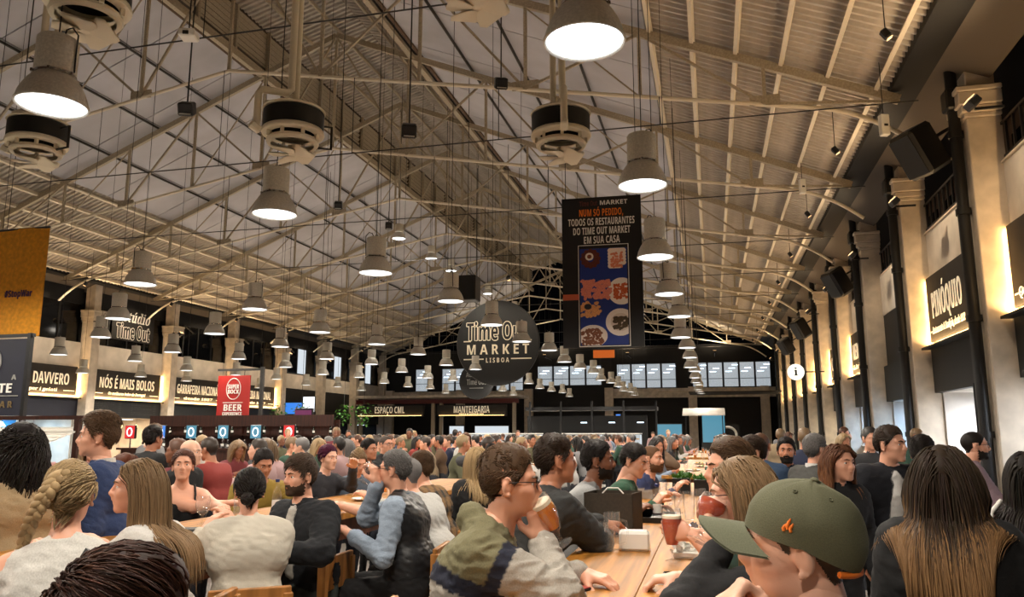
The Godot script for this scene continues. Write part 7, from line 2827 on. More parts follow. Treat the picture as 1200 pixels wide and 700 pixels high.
func build_near_people() -> void:
	var jeans := cloth_mat(Color(0.06, 0.07, 0.10))
	var black := cloth_mat(Color(0.016, 0.016, 0.018))
	var beige_knit := cloth_mat(Color(0.80, 0.74, 0.62), "knit")
	# --- foreground table, left side
	var beer_s := {"label": "man in an olive, navy and grey hooded top drinking beer in profile", "head_at": V(-0.68, 1.43, 2.68), "face": 1.74, "look": 0.10, "nod": 0.02, "lean": 0.34, "skin": FAIR, "hair": BROWN_HAIR, "cell": 0.0085, "head_cell": 0.0042, "style": "short", "volume": 0.026, "thick": 0.003, "length": 0.06, "comb": Vector3(0.25, 0.5, -0.7), "hair_detail": 1.8,
		"glasses": M.plastic_black, "hood": true, "puff": 0.014, "folds": 0.007, "paint": hoodie_paint, "top_m": cloth_mat(Color.WHITE, "cloth", true), "top_name": "hooded_top", "cuff_m": cloth_mat(Color(0.72, 0.69, 0.63)), "legs_m": jeans,
		"hand_r": V(-0.575, 1.235, 2.70), "elbow_r": Vector3(-0.9, -0.6, 0.35), "pose_r": "grip", "point_r": Vector3(-0.15, 1.0, 0.1), "palm_r": Vector3(-0.75, 0.0, -0.65), "hand_l": V(-0.49, 1.09, 2.99), "elbow_l": Vector3(0.7, -0.6, -0.3), "pose_l": "relaxed", "point_l": Vector3(1, -0.12, 0.35), "palm_l": Vector3(0.1, -1, 0)}
	seated(beer_s, "beech stool under the man in the hooded top")
	glass_between(V(-0.512, 1.225, 2.76), V(-0.592, 1.383, 2.695), 0.19, "tilted stemmed glass of golden beer at the hooded man's lips", M.beer, 0.72, 0.014)
	var wj: Vector3 = Transform3D(Basis(Vector3.UP, beer_s.face), beer_s.at) * (beer_s.joints.wr_l as Vector3)
	var wb := thing("bracelet", "dark bracelet on the hooded man's resting wrist", "bracelet", wj)
	var ring := []
	for q in 17:
		ring.append(Vector3(0.0, cos(TAU * q / 16) * 0.031, sin(TAU * q / 16) * 0.031))
	var rb := MB.new()
	rb.tube(ring, 0.006, 6, false)
	add(rb, "band", M.wood_dark, wb, Vector3.ZERO, Basis(Vector3.UP, 0.35))
	seated({"label": "man in a dark grey jacket with his back turned beside the hooded man", "head_at": V(-0.75, 1.47, 3.87), "face": 2.25, "look": -0.15, "lean": 0.24, "skin": TAN, "hair": DARK_HAIR, "cell": 0.012, "style": "short", "volume": 0.012, "low": -0.07, "collar_m": cloth_mat(Color(0.03, 0.035, 0.06)), "collar_h": 0.03, "puff": 0.022, "top_m": cloth_mat(Color(0.045, 0.047, 0.047)), "top_name": "jacket", "legs_m": black,
		"hand_l": V(-0.60, 1.12, 4.36), "hand_r": V(-0.60, 1.10, 4.12), "elbow_r": Vector3(-0.8, -0.4, 0.0), "pose_l": "pinch"}, "beech stool under the man in the dark grey jacket")
	seated({"label": "man in a grey T-shirt with short black hair and a dark beard", "head_at": V(-0.70, 1.43, 5.0), "face": 1.72, "look": -0.08, "lean": 0.3, "skin": BROWN, "hair": BLACK_HAIR, "beard": 0.006, "style": "short", "volume": 0.016, "length": 0.03, "wild": 0.8, "sleeve": 1.0, "fat": 1.12, "top_m": cloth_mat(Color(0.42, 0.43, 0.43)), "top_name": "t_shirt", "legs_m": jeans,
		"hand_r": V(-0.5, 1.10, 5.1), "hand_l": V(-0.45, 1.10, 5.35)})
	seated({"label": "man in a dark green sweater looking down at the table", "head_at": V(-0.56, 1.40, 5.85), "face": 1.55, "look": -0.25, "nod": 0.28, "lean": 0.3, "skin": FAIR, "hair": BLACK_HAIR, "style": "short", "volume": 0.014, "top_m": cloth_mat(Color(0.03, 0.10, 0.055), "knit"), "top_name": "sweater", "collar_m": beige_knit, "collar_h": 0.006, "legs_m": jeans, "hand_r": V(-0.42, 1.10, 5.75), "hand_l": V(-0.4, 1.10, 6.1)})
	seated({"label": "bald man with a full brown beard in a white and navy top", "head_at": V(-0.52, 1.38, 7.1), "face": 1.35, "look": -0.15, "lean": 0.28, "skin": FAIR, "hair": Color(0.12, 0.06, 0.03), "beard": 0.011, "style": "buzz", "paint": stripe_paint, "top_m": cloth_mat(Color.WHITE, "cloth", true), "top_name": "sweatshirt", "legs_m": jeans, "hand_r": V(-0.35, 1.10, 7.1)})
	# --- foreground table, right side
	var cap_s := {"label": "man wearing an olive cap with his fist at his mouth", "head_at": V(0.145, 1.395, 1.60), "face": -1.74, "look": 0.05, "nod": 0.02, "cock": -0.12, "lean": 0.34, "skin": PALE, "hair": Color(0.10, 0.07, 0.05), "cell": 0.011, "head_cell": 0.0042, "style": "cap", "puff": 0.012, "top_m": black, "top_name": "sweater", "legs_m": jeans,
		"hand_l": V(0.04, 1.215, 1.50), "elbow_l": Vector3(0.9, -0.8, 0.3), "pose_l": "fist", "point_l": Vector3(-0.35, 1.0, 0.05), "palm_l": Vector3(0.9, 0.2, -0.6), "hand_r": V(0.03, 1.07, 1.86), "elbow_r": Vector3(0.0, -1.0, -0.1), "pose_r": "pinch", "point_r": Vector3(-1, 0.0, -0.2), "palm_r": Vector3(0, -1, 0)}
	var cap_man := seated(cap_s, "")
	var cj: Dictionary = cap_s.joints
	build_cap(cap_man, Transform3D(((cj.hb as Basis) * Basis(Vector3.RIGHT, -0.24)).scaled(Vector3.ONE * cj.hs * 1.03), cj.head))
	var rg := thing("ring", "pale round ring lying on the table by the dark phone", "ring", V(-0.235, 1.065, 2.98))
	var rgm := MB.new()
	var rgp := []
	for q in 13:
		rgp.append(Vector3(cos(TAU * q / 12) * 0.011, sin(TAU * q / 12) * 0.011, 0))
	rgm.tube(rgp, 0.003, 6, false)
	add(rgm, "band", M.white_gloss, rg)
	seated({"label": "woman with straight light brown hair and glasses drinking red beer", "head_at": V(0.075, 1.415, 2.52), "face": -1.62, "look": 0.0, "nod": 0.08, "lean": 0.28, "fem": true, "skin": PALE, "hair": LIGHT_HAIR * 1.05, "tip": LIGHT_HAIR * 1.3, "cell": 0.012, "head_cell": 0.0045, "style": "long", "length": 0.30, "strands": 1300, "width": 0.0036, "wave": 0.015, "back": 0.55, "part": 0.01, "glasses": M.wood_dark, "top_m": black, "top_name": "sweater", "legs_m": black,
		"hand_l": V(0.02, 1.29, 2.40), "elbow_l": Vector3(0.8, -0.8, 0.3), "pose_l": "grip", "point_l": Vector3(-0.25, 1, 0), "palm_l": Vector3(-0.6, 0, -0.8), "cuff": 0.86, "hand_r": V(-0.13, 1.095, 2.96), "elbow_r": Vector3(-0.4, -0.9, -0.2), "pose_r": "pinch", "point_r": Vector3(-1, -0.05, 0.15), "palm_r": Vector3(0, -1, 0)})
	glass_between(V(-0.055, 1.295, 2.385), V(0.0, 1.415, 2.42), 0.14, "tilted glass of red beer at the long haired woman's lips", M.beer_red, 0.8, 0.0)
	seated({"label": "brown haired man mostly hidden behind the woman drinking red beer", "head_at": V(0.06, 1.45, 3.5), "face": -1.3, "look": 0.1, "lean": 0.2, "skin": FAIR, "hair": BROWN_HAIR, "style": "short", "volume": 0.02, "top_m": cloth_mat(Color(0.04, 0.10, 0.09)), "top_name": "sweater", "sleeve": 1.0, "legs_m": jeans, "hand_l": V(-0.105, 1.17, 3.60), "pose_l": "grip", "point_l": Vector3(-1, 0.1, -0.1), "palm_l": Vector3(-0.2, 0, -1.0), "hand_r": V(0.0, 1.10, 4.0)})
	# --- standing on the right
	person({"label": "woman with long dark to golden hair standing with her back turned", "head_at": V(0.745, 1.445, 2.97), "face": 2.95, "look": -0.1, "stand": true, "fem": true, "skin": PALE, "hair": Color(0.032, 0.02, 0.013), "tip": Color(0.21, 0.115, 0.05), "cell": 0.013, "style": "long", "length": 0.50, "strands": 2600, "width": 0.0030, "wave": 0.06, "back": 0.6, "gather": 0.2, "puff": 0.03, "top_m": cloth_mat(Color(0.009, 0.009, 0.010)), "top_name": "coat", "legs_m": black, "no_face": true})
	person({"label": "woman in a black dress with wavy auburn hair looking right", "head_at": V(0.75, 1.42, 5.25), "face": 0.35, "look": 0.3, "stand": true, "fem": true, "skin": FAIR, "hair": Color(0.10, 0.042, 0.022), "tip": Color(0.17, 0.075, 0.035), "style": "long", "length": 0.20, "strands": 600, "width": 0.006, "wave": 0.22, "back": 0.3, "puff": 0.016, "top_m": black, "top_name": "coat", "legs_m": black, "bare": true})
	person({"label": "man in a navy jacket over a white T-shirt looking right", "head_at": V(1.13, 1.525, 5.68), "face": 0.3, "look": 0.55, "stand": true, "skin": FAIR, "hair": DARK_HAIR, "style": "short", "volume": 0.012, "comb": Vector3(0.6, 0.2, -0.5), "puff": 0.03, "inner_m": cloth_mat(Color(0.85, 0.83, 0.8)), "inner_w": 0.055, "shirt_name": "t_shirt", "top_m": cloth_mat(Color(0.010, 0.011, 0.018)), "top_name": "jacket", "legs_m": black})
	person({"label": "balding man with glasses and a short beard in profile by the stalls", "head_at": V(2.06, 1.50, 7.19), "face": 1.5, "stand": true, "skin": FAIR, "hair": BLACK_HAIR, "beard": 0.003, "style": "buzz", "glasses": M.plastic_black, "top_m": cloth_mat(Color(0.32, 0.22, 0.26)), "top_name": "shirt", "legs_m": black, "hand_r": V(2.35, 1.1, 7.0)})
	person({"label": "dark haired person in black behind the long haired woman's head", "head_at": V(1.45, 1.46, 6.24), "face": 2.7, "stand": true, "skin": FAIR, "hair": BLACK_HAIR, "style": "short", "volume": 0.016, "top_m": black, "legs_m": black, "no_face": true, "puff": 0.02})
	var red := {"label": "woman in a dark red top with a pale shoulder strap at the right edge", "head_at": V(1.40, 1.40, 4.14), "face": 2.5, "stand": true, "fem": true, "skin": FAIR, "hair": BLACK_HAIR, "style": "long", "length": 0.22, "strands": 700, "width": 0.0055, "wave": 0.1, "top_m": cloth_mat(Color(0.22, 0.035, 0.03)), "legs_m": cloth_mat(Color(0.12, 0.16, 0.2)), "no_face": true, "hand_l": V(1.20, 1.12, 4.35), "sleeve": 2.0}
	var rp := person(red)
	var rj: Dictionary = red.joints
	var bag := thing("shoulder_bag", "pale strap and small bag on the red top woman's shoulder", "bag", rp.position, rp.rotation.y)
	rod("strap", bag, [rj.sh_l + Vector3(0, 0.075, 0.05), rj.sh_l + Vector3(-0.02, 0.085, 0), rj.sh_l + Vector3(-0.01, 0.04, -0.09), rj.chest + Vector3(0.13, -0.05, -0.14), rj.belly + Vector3(0.14, -0.05, -0.13)], 0.011, M.white_gloss)
	pbox("pouch", bag, rj.belly + Vector3(0.16, -0.14, -0.13), Vector3(0.2, 0.16, 0.07), M.white_gloss, Basis(), 0.02)
	person({"label": "man in a dark polo shirt facing the camera in the right aisle", "head_at": V(0.65, 1.44, 7.73), "face": -0.1, "stand": true, "skin": TAN, "hair": BLACK_HAIR, "beard": 0.003, "sleeve": 1.0, "top_m": cloth_mat(Color(0.03, 0.04, 0.06)), "top_name": "polo_shirt", "legs_m": black, "cell": 0.018})
	person({"label": "grey haired man with a white collar seen from behind in the right aisle", "head_at": V(0.81, 1.47, 6.88), "face": 2.2, "stand": true, "skin": FAIR, "hair": GREY_HAIR, "style": "short", "collar_m": cloth_mat(Color(0.85, 0.85, 0.85)), "top_m": cloth_mat(Color(0.07, 0.07, 0.065)), "legs_m": black, "cell": 0.018, "no_face": true, "puff": 0.02})
	person({"label": "dark haired man in profile beyond the woman with glasses", "head_at": V(0.26, 1.46, 5.95), "face": -1.2, "stand": true, "skin": FAIR, "hair": DARK_HAIR, "style": "short", "top_m": cloth_mat(Color(0.05, 0.09, 0.07)), "legs_m": black, "cell": 0.018})
	person({"label": "person with cropped brown hair in a blue jacket seen from behind", "head_at": V(0.40, 1.49, 7.2), "face": 2.9, "stand": true, "skin": TAN, "hair": Color(0.10, 0.05, 0.03), "style": "buzz", "top_m": cloth_mat(Color(0.04, 0.08, 0.16)), "legs_m": black, "cell": 0.018, "no_face": true})
	# --- second table, right side
	var big := {"label": "person with messy dark brown pinned-up hair, only the head top showing", "head_at": V(-0.83, 1.315, 1.03), "face": 2.7, "lean": 0.2, "nod": 0.1, "skin": FAIR, "fem": true, "hair": Color(0.030, 0.014, 0.010), "tip": Color(0.075, 0.03, 0.018), "cell": 0.014, "style": "messy", "top_m": black, "legs_m": black, "no_face": true}
	var bigp := seated(big)
	var bj: Dictionary = big.joints
	var clip := thing("hair_clip", "small black bow-shaped hair clip on the messy dark hair", "hair clip", bigp.position, bigp.rotation.y)
	var bx := Transform3D(bj.hb, bj.head)
	for q in 2:
		var cm := MB.new()
		var sg := 1.0 if q else -1.0
		cm.prism(PackedVector2Array([Vector2(0, -0.006), Vector2(0.03, -0.022), Vector2(0.036, 0.0), Vector2(0.03, 0.022), Vector2(0, 0.006)]), -0.005, 0.005, bx * Transform3D(Basis(Vector3.UP, 0.4 + (0.0 if q else PI)) * Basis(Vector3.RIGHT, 0.3), Vector3(0.095, 0.085, -0.02)))
		add(cm, "bow_half", M.plastic_black, clip)
	seated({"label": "woman with a long blonde braid in a white sleeveless top", "head_at": V(-2.15, 1.39, 2.32), "face": -2.35, "look": -0.25, "lean": 0.22, "fem": true, "skin": FAIR, "hair": BLONDE * 0.85, "tip": BLONDE * 1.2, "cell": 0.012, "style": "braid", "comb": Vector3(0.6, -0.1, -1.0), "braid": [Vector3(0.015, 0.09, -0.095), Vector3(0.05, 0.02, -0.135), Vector3(0.085, -0.06, -0.135), Vector3(0.115, -0.14, -0.11), Vector3(0.125, -0.21, -0.09)], "sleeve": 0.0, "top_m": cloth_mat(Color(0.80, 0.78, 0.73)), "top_name": "sleeveless_top", "legs_m": jeans, "no_face": true,
		"hand_l": V(-2.30, 1.30, 1.98), "elbow_l": Vector3(0.5, -0.9, -0.4), "hand_r": V(-2.6, 1.1, 2.7)}, "beech stool under the braided woman")
	seated({"label": "woman with long light brown hair and a white T-shirt in profile", "head_at": V(-2.34, 1.38, 2.88), "face": -1.35, "look": 0.42, "lean": 0.22, "fem": true, "skin": FAIR, "hair": LIGHT_HAIR * 0.85, "tip": LIGHT_HAIR * 1.25, "cell": 0.012, "head_cell": 0.0045, "style": "long", "length": 0.40, "strands": 1300, "width": 0.0042, "wave": 0.04, "back": 0.6, "sleeve": 1.0, "top_m": cloth_mat(Color(0.82, 0.80, 0.76)), "top_name": "t_shirt", "legs_m": jeans, "hand_l": V(-2.62, 1.10, 2.75), "hand_r": V(-2.65, 1.1, 3.1)}, "beech stool under the woman in the white T-shirt")
	seated({"label": "woman in a cream knitted sweater with tied black hair, back turned", "head_at": V(-2.39, 1.30, 3.80), "face": -2.5, "look": 0.0, "nod": 0.12, "lean": 0.22, "fem": true, "skin": FAIR, "hair": BLACK_HAIR, "cell": 0.012, "style": "bun", "bun": Vector3(0.02, -0.05, -0.115), "bun_r": 0.032, "puff": 0.022, "bare": true, "top_m": beige_knit, "top_name": "sweater", "legs_m": cloth_mat(Color(0.05, 0.05, 0.04)), "no_face": true, "hand_l": V(-2.62, 1.08, 3.75), "hand_r": V(-2.6, 1.1, 4.0)}, "beech stool under the cream sweater woman")
	seated({"label": "bearded man in a dark navy jacket and white T-shirt on a stool", "head_at": V(-2.41, 1.345, 4.36), "face": -0.95, "twist": 0.62, "look": -0.10, "stool_turn": -1.57, "lean": 0.06, "nod": 0.04, "skin": FAIR, "hair": DARK_HAIR * 1.9, "beard": 0.002, "cell": 0.011, "head_cell": 0.0045, "style": "short", "volume": 0.022, "thick": 0.009, "length": 0.05, "comb": Vector3(-0.2, 0.1, 0.8), "hair_detail": 1.3, "puff": 0.024, "inner_m": cloth_mat(Color(0.62, 0.59, 0.53)), "inner_w": 0.055, "shirt_name": "t_shirt", "top_m": cloth_mat(Color(0.012, 0.014, 0.019)), "top_name": "jacket", "collar_m": cloth_mat(Color(0.012, 0.014, 0.019)), "collar_r": 0.085, "legs_m": cloth_mat(Color(0.075, 0.10, 0.095)), "shoes_m": M.leather_black,
		"hand_l": V(-2.36, 0.95, 4.02), "hand_r": V(-2.44, 0.94, 4.03), "elbow_l": Vector3(0.8, -0.6, -0.5), "elbow_r": Vector3(-0.8, -0.6, -0.5)}, "beech stool with a square backrest under the bearded man")
	seated({"label": "grey haired man in a dark padded vest and pale blue shirt", "head_at": V(-1.94, 1.375, 4.69), "face": -1.45, "look": -0.12, "lean": 0.12, "skin": FAIR, "hair": GREY_HAIR * 0.8, "cell": 0.011, "style": "short", "volume": 0.008, "length": 0.035, "fat": 1.08, "puff": 0.024, "vest": true, "vest_m": cloth_mat(Color(0.022, 0.024, 0.028), "puffer"), "top_m": cloth_mat(Color(0.42, 0.52, 0.66)), "top_name": "shirt", "collar_m": cloth_mat(Color(0.10, 0.14, 0.22)), "collar_h": 0.03, "legs_m": black, "glasses": M.plastic_black,
		"hand_l": V(-2.10, 1.00, 4.46), "elbow_l": Vector3(0.4, -0.5, -1.0), "pose_l": "relaxed", "hand_r": V(-2.02, 1.29, 4.62), "pose_r": "grip", "elbow_r": Vector3(-0.7, -0.8, 0), "point_r": Vector3(-0.25, 0.9, -0.1), "palm_r": Vector3(-0.9, -0.1, -0.4)}, "beech stool with a square backrest under the padded vest man")
	glass_between(V(-2.12, 1.30, 4.62), V(-2.06, 1.41, 4.64), 0.13, "clear glass at the padded vest man's mouth", null, 0.0, 0.0)
	seated({"label": "broad man in a white T-shirt hunched with his back turned", "head_at": V(-2.06, 1.32, 5.22), "face": -1.75, "lean": 0.36, "skin": FAIR, "hair": GREY_HAIR, "style": "buzz", "fat": 1.15, "sleeve": 1.0, "top_m": cloth_mat(Color(0.70, 0.69, 0.66)), "top_name": "t_shirt", "legs_m": black, "no_face": true, "hand_l": V(-2.6, 1.1, 5.2)}, "beech stool with a square backrest under the man in the white T-shirt")
	seated({"label": "person in a brown plaid shirt leaning over the second table", "head_at": V(-2.25, 1.33, 5.97), "face": -1.6, "lean": 0.3, "skin": FAIR, "hair": BROWN_HAIR, "style": "short", "volume": 0.02, "paint": plaid_paint, "cell": 0.014, "top_m": cloth_mat(Color.WHITE, "cloth", true), "top_name": "shirt", "legs_m": jeans, "hand_l": V(-2.65, 1.1, 5.9)}, "beech stool under the person in the plaid shirt")
	seated({"label": "woman with long straight blonde hair and a black top, back turned", "head_at": V(-1.96, 1.37, 6.55), "face": -2.6, "lean": 0.15, "fem": true, "skin": FAIR, "hair": BLONDE, "tip": BLONDE * 1.1, "style": "long", "length": 0.33, "strands": 600, "width": 0.006, "wave": 0.03, "back": 0.5, "top_m": black, "legs_m": black, "no_face": true}, "")
	# --- second table, left side, facing this way
	seated({"label": "smiling woman with bare shoulders and a black strap top", "head_at": V(-3.72, 1.37, 5.04), "face": 0.75, "look": -0.15, "nod": -0.08, "lean": 0.12, "fem": true, "skin": FAIR, "hair": Color(0.12, 0.055, 0.04), "style": "bun", "straps": true, "sleeve": 0.0, "top_m": black, "top_name": "strap_top", "legs_m": jeans, "lips": Color(0.9, 0.5, 0.5), "hand_l": V(-3.18, 1.10, 4.78), "hand_r": V(-3.2, 1.1, 5.1), "extra": []})
	seated({"label": "man in a mustard sweater looking down behind the cream sweater", "head_at": V(-3.75, 1.34, 6.15), "face": 0.9, "nod": 0.35, "lean": 0.2, "skin": TAN, "hair": BLACK_HAIR, "style": "short", "volume": 0.016, "top_m": cloth_mat(Color(0.45, 0.30, 0.05), "knit"), "top_name": "sweater", "legs_m": jeans, "hand_l": V(-3.2, 1.1, 5.9)})
	seated({"label": "woman with curly red hair seen from behind near the navy blazer", "head_at": V(-3.66, 1.325, 4.38), "face": -2.6, "lean": 0.1, "fem": true, "skin": FAIR, "hair": Color(0.13, 0.035, 0.014), "tip": Color(0.06, 0.015, 0.01), "style": "curly", "length": 0.26, "top_m": cloth_mat(Color(0.05, 0.02, 0.02)), "legs_m": black, "no_face": true})
	seated({"label": "woman with plum coloured hair in a dark jacket across the table", "head_at": V(-3.42, 1.38, 6.7), "face": 1.2, "nod": 0.1, "lean": 0.2, "fem": true, "skin": PALE, "hair": Color(0.07, 0.012, 0.035), "style": "bun", "top_m": cloth_mat(Color(0.04, 0.04, 0.05)), "legs_m": jeans, "hand_l": V(-3.1, 1.3, 6.55)})
	seated({"label": "woman with a loose blonde bun looking down at her plate", "head_at": V(-3.38, 1.32, 7.25), "face": 0.9, "nod": 0.4, "lean": 0.25, "fem": true, "skin": FAIR, "hair": LIGHT_HAIR, "tip": BLONDE, "style": "bun", "bun": Vector3(0, 0.11, -0.03), "bun_r": 0.045, "top_m": cloth_mat(Color(0.14, 0.18, 0.24)), "legs_m": jeans})
	# --- standing on the left
	person({"label": "man in a navy blazer with wavy brown hair standing in profile", "head_at": V(-3.42, 1.58, 3.85), "face": -1.15, "look": 0.22, "stand": true, "skin": FAIR, "hair": BROWN_HAIR * 1.1, "cell": 0.013, "style": "short", "volume": 0.03, "thick": 0.016, "length": 0.05, "wild": 0.9, "puff": 0.02, "inner_m": cloth_mat(Color(0.75, 0.73, 0.68)), "shirt_name": "shirt", "collar_m": cloth_mat(Color(0.8, 0.78, 0.72)), "top_m": cloth_mat(Color(0.028, 0.055, 0.16)), "top_name": "blazer", "legs_m": black})
	person({"label": "woman with long dark curly hair in a tan jacket at the left edge", "head_at": V(-3.45, 1.51, 3.36), "face": -2.0, "stand": true, "fem": true, "skin": TAN, "hair": BLACK_HAIR, "cell": 0.014, "style": "curly", "length": 0.30, "puff": 0.025, "top_m": cloth_mat(Color(0.50, 0.36, 0.20)), "top_name": "jacket", "legs_m": black, "no_face": true})
	person({"label": "person with black hair standing behind the smiling woman, back turned", "head_at": V(-5.66, 1.543, 7.16), "face": 3.0, "stand": true, "skin": TAN, "hair": BLACK_HAIR, "style": "short", "volume": 0.02, "thick": 0.016, "top_m": black, "legs_m": black, "no_face": true, "cell": 0.018})
	person({"label": "bald man in black beside the smiling woman's head", "head_at": V(-4.5, 1.43, 6.2), "face": 1.6, "stand": true, "skin": PALE, "hair": Color(0.3, 0.2, 0.15), "style": "none", "top_m": black, "legs_m": black, "cell": 0.018})
	person({"label": "man in a black T-shirt standing in profile beyond the vest man", "head_at": V(-3.74, 1.417, 8.3), "face": 1.3, "stand": true, "skin": TAN, "hair": BLACK_HAIR, "style": "short", "sleeve": 1.0, "top_m": black, "legs_m": black, "cell": 0.018})
	person({"label": "man with glasses and thinning hair in black beyond the vest man", "head_at": V(-4.12, 1.455, 9.66), "face": 1.1, "stand": true, "skin": FAIR, "hair": Color(0.08, 0.06, 0.05), "style": "buzz", "glasses": M.plastic_black, "sleeve": 1.0, "top_m": black, "legs_m": black, "cell": 0.018, "hand_r": V(-3.9, 1.3, 9.5)})
	seated({"label": "dark haired man with glasses holding a phone to his ear", "head_at": V(-2.85, 1.34, 10.2), "face": 0.35, "look": -0.15, "skin": FAIR, "hair": BLACK_HAIR, "style": "short", "volume": 0.014, "glasses": M.plastic_black, "top_m": cloth_mat(Color(0.12, 0.12, 0.13)), "legs_m": black, "hand_r": V(-2.98, 1.30, 10.08), "pose_r": "grip", "cell": 0.018}, "beech stool under the man with a phone at his ear")


# ---------------------------------------------------------------- the crowd further in

func crowd_mesh(s: Dictionary) -> Array:
	var j := skeleton(s)
	for e in ["l", "r"]:
		var sg := 1.0 if e == "l" else -1.0
		var target: Vector3 = s.get("lhand_" + e, (j["sh_" + e] + Vector3(sg * 0.05, -0.53, 0.05)) if s.get("stand", false) else Vector3(sg * 0.12, 1.08, 0.36))
		var a := reach(j["sh_" + e], target, 0.285, 0.255, Vector3(sg * 0.6, -0.8, -0.3))
		j["el_" + e] = a[0]
		j["wr_" + e] = a[1]
	var prims := body_prims(s, j, 0.014, {})
	for e in ["l", "r"]:
		var d: Vector3 = (j["wr_" + e] - j["el_" + e]).normalized()
		prims.append([j["wr_" + e], j["wr_" + e] + d * 0.09, 0.03, 0.022, 0.01, SKIN])
		prims.append([j["wr_" + e] + d * 0.03, j["wr_" + e] + d * 0.07 + Vector3(0, 0.02, 0.03), 0.014, 0.01, 0.01, SKIN])
	var net := Net.new()
	net.build(prims, 0.03)
	var n := net.normals()
	var mesh := ArrayMesh.new()
	var fem: bool = s.get("fem", false)
	var hd := head_net(fem, 0.010)
	var hx := Transform3D((j.hb as Basis).scaled(Vector3.ONE * j.hs), j.head)
	for id in [SKIN, TOP, LEGS]:
		var mb := MB.new()
		var map := {}
		for q in range(0, net.tris.size(), 3):
			var c := 0
			for e in 3:
				var o := net.own[net.tris[q + e]]
				if o == id or (id == LEGS and o == SHOES):
					c += 1
			if c < 2:
				continue
			for e in 3:
				var i := net.tris[q + e]
				if not map.has(i):
					map[i] = mb.v.size()
					mb.v.append(net.v[i]); mb.n.append(n[i]); mb.c.append(Color.WHITE)
				mb.ix.append(map[i])
		if id == SKIN:
			append_net(mb, hd, hx, false, {1: Color(0.8, 0.5, 0.5)})
		mb.surf(mesh, M.paper)
	var hair := MB.new()
	var style: String = s.get("style", "short")
	hair_cap(hair, hd, hx, 0.012, 0.014, -0.07 if style == "short" else -0.09, Color.WHITE, 0.008)
	if style == "long":
		hair_long(hair, hd, hx, 110, 0.3, Color.WHITE, Color.WHITE, 0.0, 0.06, 0.45, 0.014)
	return [mesh, hair.mesh(M.paper)]


var hair_mats := {}
func plain_hair(c: Color) -> Material:
	var k := c.to_html()
	if not hair_mats.has(k):
		var m := mat("crowd_hair_" + k, c.linear_to_srgb(), 0.5)
		m.vertex_color_use_as_albedo = true
		hair_mats[k] = m
	return hair_mats[k]


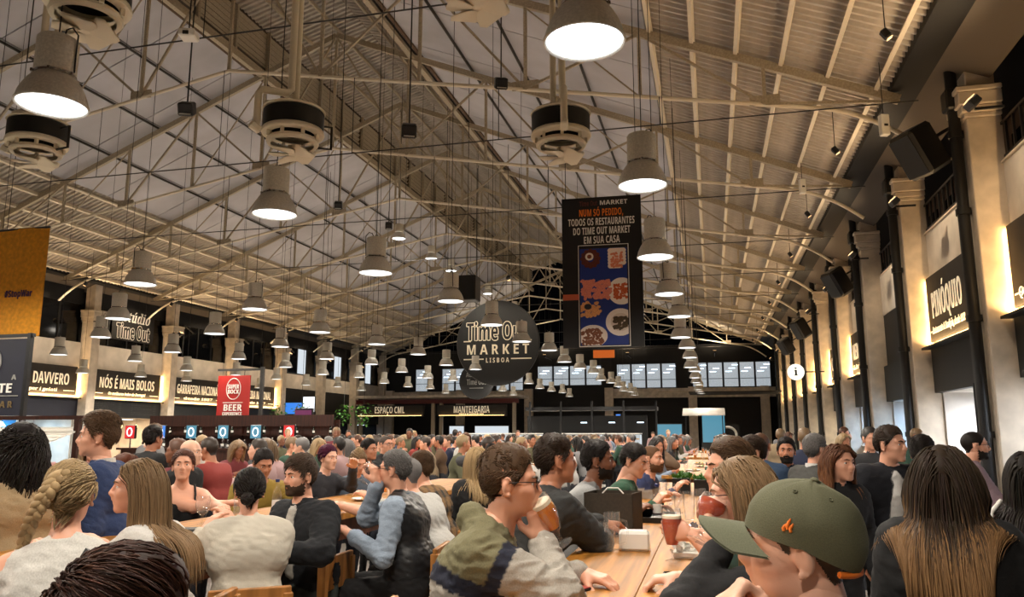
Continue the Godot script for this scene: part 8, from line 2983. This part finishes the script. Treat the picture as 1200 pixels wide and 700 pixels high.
func build_crowd() -> void:
	var kinds := []
	for s in [{"lean": 0.25, "nod": 0.15}, {"lean": 0.1, "look": 0.5}, {"lean": 0.3, "nod": 0.35, "fem": true, "style": "long"}, {"lean": 0.15, "look": -0.5, "fem": true, "style": "long"}, {"lean": 0.2, "look": 0.2, "lhand_r": Vector3(-0.12, 1.3, 0.25)}, {"lean": 0.05, "look": -0.3, "fem": true}]:
		s["seat"] = 0.66
		kinds.append(crowd_mesh(s))
	var stands := []
	for s in [{"stand": true, "lean": 0.02}, {"stand": true, "lean": 0.04, "look": 0.4, "fem": true, "style": "long", "size": 0.94}, {"stand": true, "lean": 0.05, "look": -0.4, "nod": 0.2}]:
		stands.append(crowd_mesh(s))
	var tops := [["black", Color(0.03, 0.03, 0.035)], ["charcoal", Color(0.08, 0.08, 0.085)], ["navy", Color(0.03, 0.04, 0.09)], ["white", Color(0.75, 0.73, 0.70)], ["grey", Color(0.33, 0.33, 0.34)], ["maroon", Color(0.22, 0.04, 0.05)], ["olive", Color(0.16, 0.16, 0.09)], ["tan", Color(0.45, 0.33, 0.2)], ["pale blue", Color(0.35, 0.45, 0.6)], ["dark green", Color(0.05, 0.12, 0.08)], ["brown", Color(0.2, 0.12, 0.07)], ["cream", Color(0.72, 0.66, 0.54)], ["dusty pink", Color(0.6, 0.38, 0.38)], ["red", Color(0.4, 0.06, 0.05)]]
	var hairs := [["black", BLACK_HAIR], ["black", BLACK_HAIR * 1.3], ["dark brown", DARK_HAIR], ["brown", BROWN_HAIR], ["light brown", LIGHT_HAIR], ["blonde", BLONDE], ["grey", GREY_HAIR], ["auburn", Color(0.10, 0.04, 0.02)]]
	var skins := [FAIR, FAIR, PALE, TAN, TAN, BROWN]
	var r := RandomNumberGenerator.new()
	r.seed = 91
	var leg_m := cloth_mat(Color(0.05, 0.055, 0.07))
	# tables: x centre, near end, far end, words for the place
	var tables := [[-2.9, 10.6, 17.0, "the left next table"], [-0.3, 10.8, 17.5, "the next table ahead"], [-5.7, 6.6, 12.4, "the third table"], [-5.9, 13.6, 20.0, "the table beyond it"], [-8.6, 15.5, 18.5, "the fourth table"], [-2.9, 18.6, 25.0, "the banner table"], [-0.3, 19.0, 25.5, "the aisle table"], [-8.8, 19.0, 26.0, "the round sign's table"], [-5.8, 21.5, 28.0, "the middle table"], [-12.6, 24.0, 31.0, "the bar-side table"], [-9.0, 28.0, 35.0, "the far sign table"], [-4.4, 29.0, 36.0, "the display case table"]]
	for tb in tables:
		high_table(tb[0] - 0.38, tb[0] + 0.38, tb[1], tb[2], "long high table crowded with people, " + tb[3])
		var d: float = tb[1] + 0.35
		while d < tb[2] - 0.2:
			for side: float in [-1.0, 1.0]:
				if r.randf() < 0.14:
					continue
				var k: Array = kinds[r.randi() % kinds.size()]
				crowd_person(k, V(tb[0] + side * (0.62 + r.randf_range(-0.05, 0.1)), r.randf_range(-0.03, 0.02), d + r.randf_range(-0.1, 0.1)), (PI / 2 if side < 0 else -PI / 2) + r.randf_range(-0.4, 0.4), tops[r.randi() % tops.size()], hairs[r.randi() % hairs.size()], skins[r.randi() % skins.size()], leg_m, "seated at " + tb[3])
			if r.randf() < 0.7 and tb[1] < 20.0:
				var w := r.randf()
				if w < 0.5:
					tumbler(V(tb[0] + r.randf_range(-0.2, 0.2), 1.05, d + 0.3), 0.03, 0.035, 0.15, "glass on " + tb[3], [M.beer, null, M.beer_red][r.randi() % 3], 0.6)
				else:
					plate(V(tb[0] + r.randf_range(-0.15, 0.15), 1.05, d + 0.3), 0.12, "white plate on " + tb[3], 4)
			d += 0.66
	# standing between the tables and along the aisles
	var spots := [[1.6, 9.2, 0.3], [1.1, 10.5, 2.9], [2.4, 11.5, -1.2], [1.9, 13.0, 0.2], [3.2, 14.5, 1.4], [1.2, 15.5, 2.8], [2.6, 18.0, 1.5], [1.8, 21.0, 0.4], [3.6, 24.0, 1.4], [2.2, 28.0, 0.1], [-4.4, 14.0, 0.3], [-7.2, 9.0, 2.8], [-7.3, 14.6, 0.5], [-7.3, 18.6, 0.2], [-7.6, 23.0, 2.9], [-10.6, 22.0, 0.4], [-11.8, 20.5, 1.0], [-10.5, 27.0, 2.2], [-7.2, 29.5, 0.3], [-3.0, 27.2, 2.9], [-1.6, 30.0, 0.2], [0.4, 31.0, 2.8], [-10.7, 33.0, 1.0], [-6.3, 34.0, 2.2], [-2.6, 36.0, 0.4], [-15.6, 26.0, 0.3], [-17.4, 30.0, 1.8]]
	for sp in spots:
		crowd_person(stands[r.randi() % stands.size()], V(sp[0], r.randf_range(-0.08, 0.0), sp[1]), sp[2], tops[r.randi() % tops.size()], hairs[r.randi() % hairs.size()], skins[r.randi() % skins.size()], leg_m, "standing " + ("in the right aisle" if sp[0] > 0 else "between the tables" if sp[1] < 18 else "mid-hall"))


func crowd_person(k: Array, at: Vector3, turn: float, top: Array, hair: Array, skin: Color, legs: Material, where: String) -> void:
	var t := thing("person", "%s haired person in a %s top %s" % [hair[0], top[0], where], "person", at, turn, "people in the crowd")
	var b := put(k[0], "body", t)
	b.set_surface_override_material(0, skin_mat(skin))
	b.set_surface_override_material(1, cloth_mat((top[1] as Color)))
	b.set_surface_override_material(2, legs)
	var h := put(k[1], "hair", t)
	h.material_override = plain_hair(hair[1])
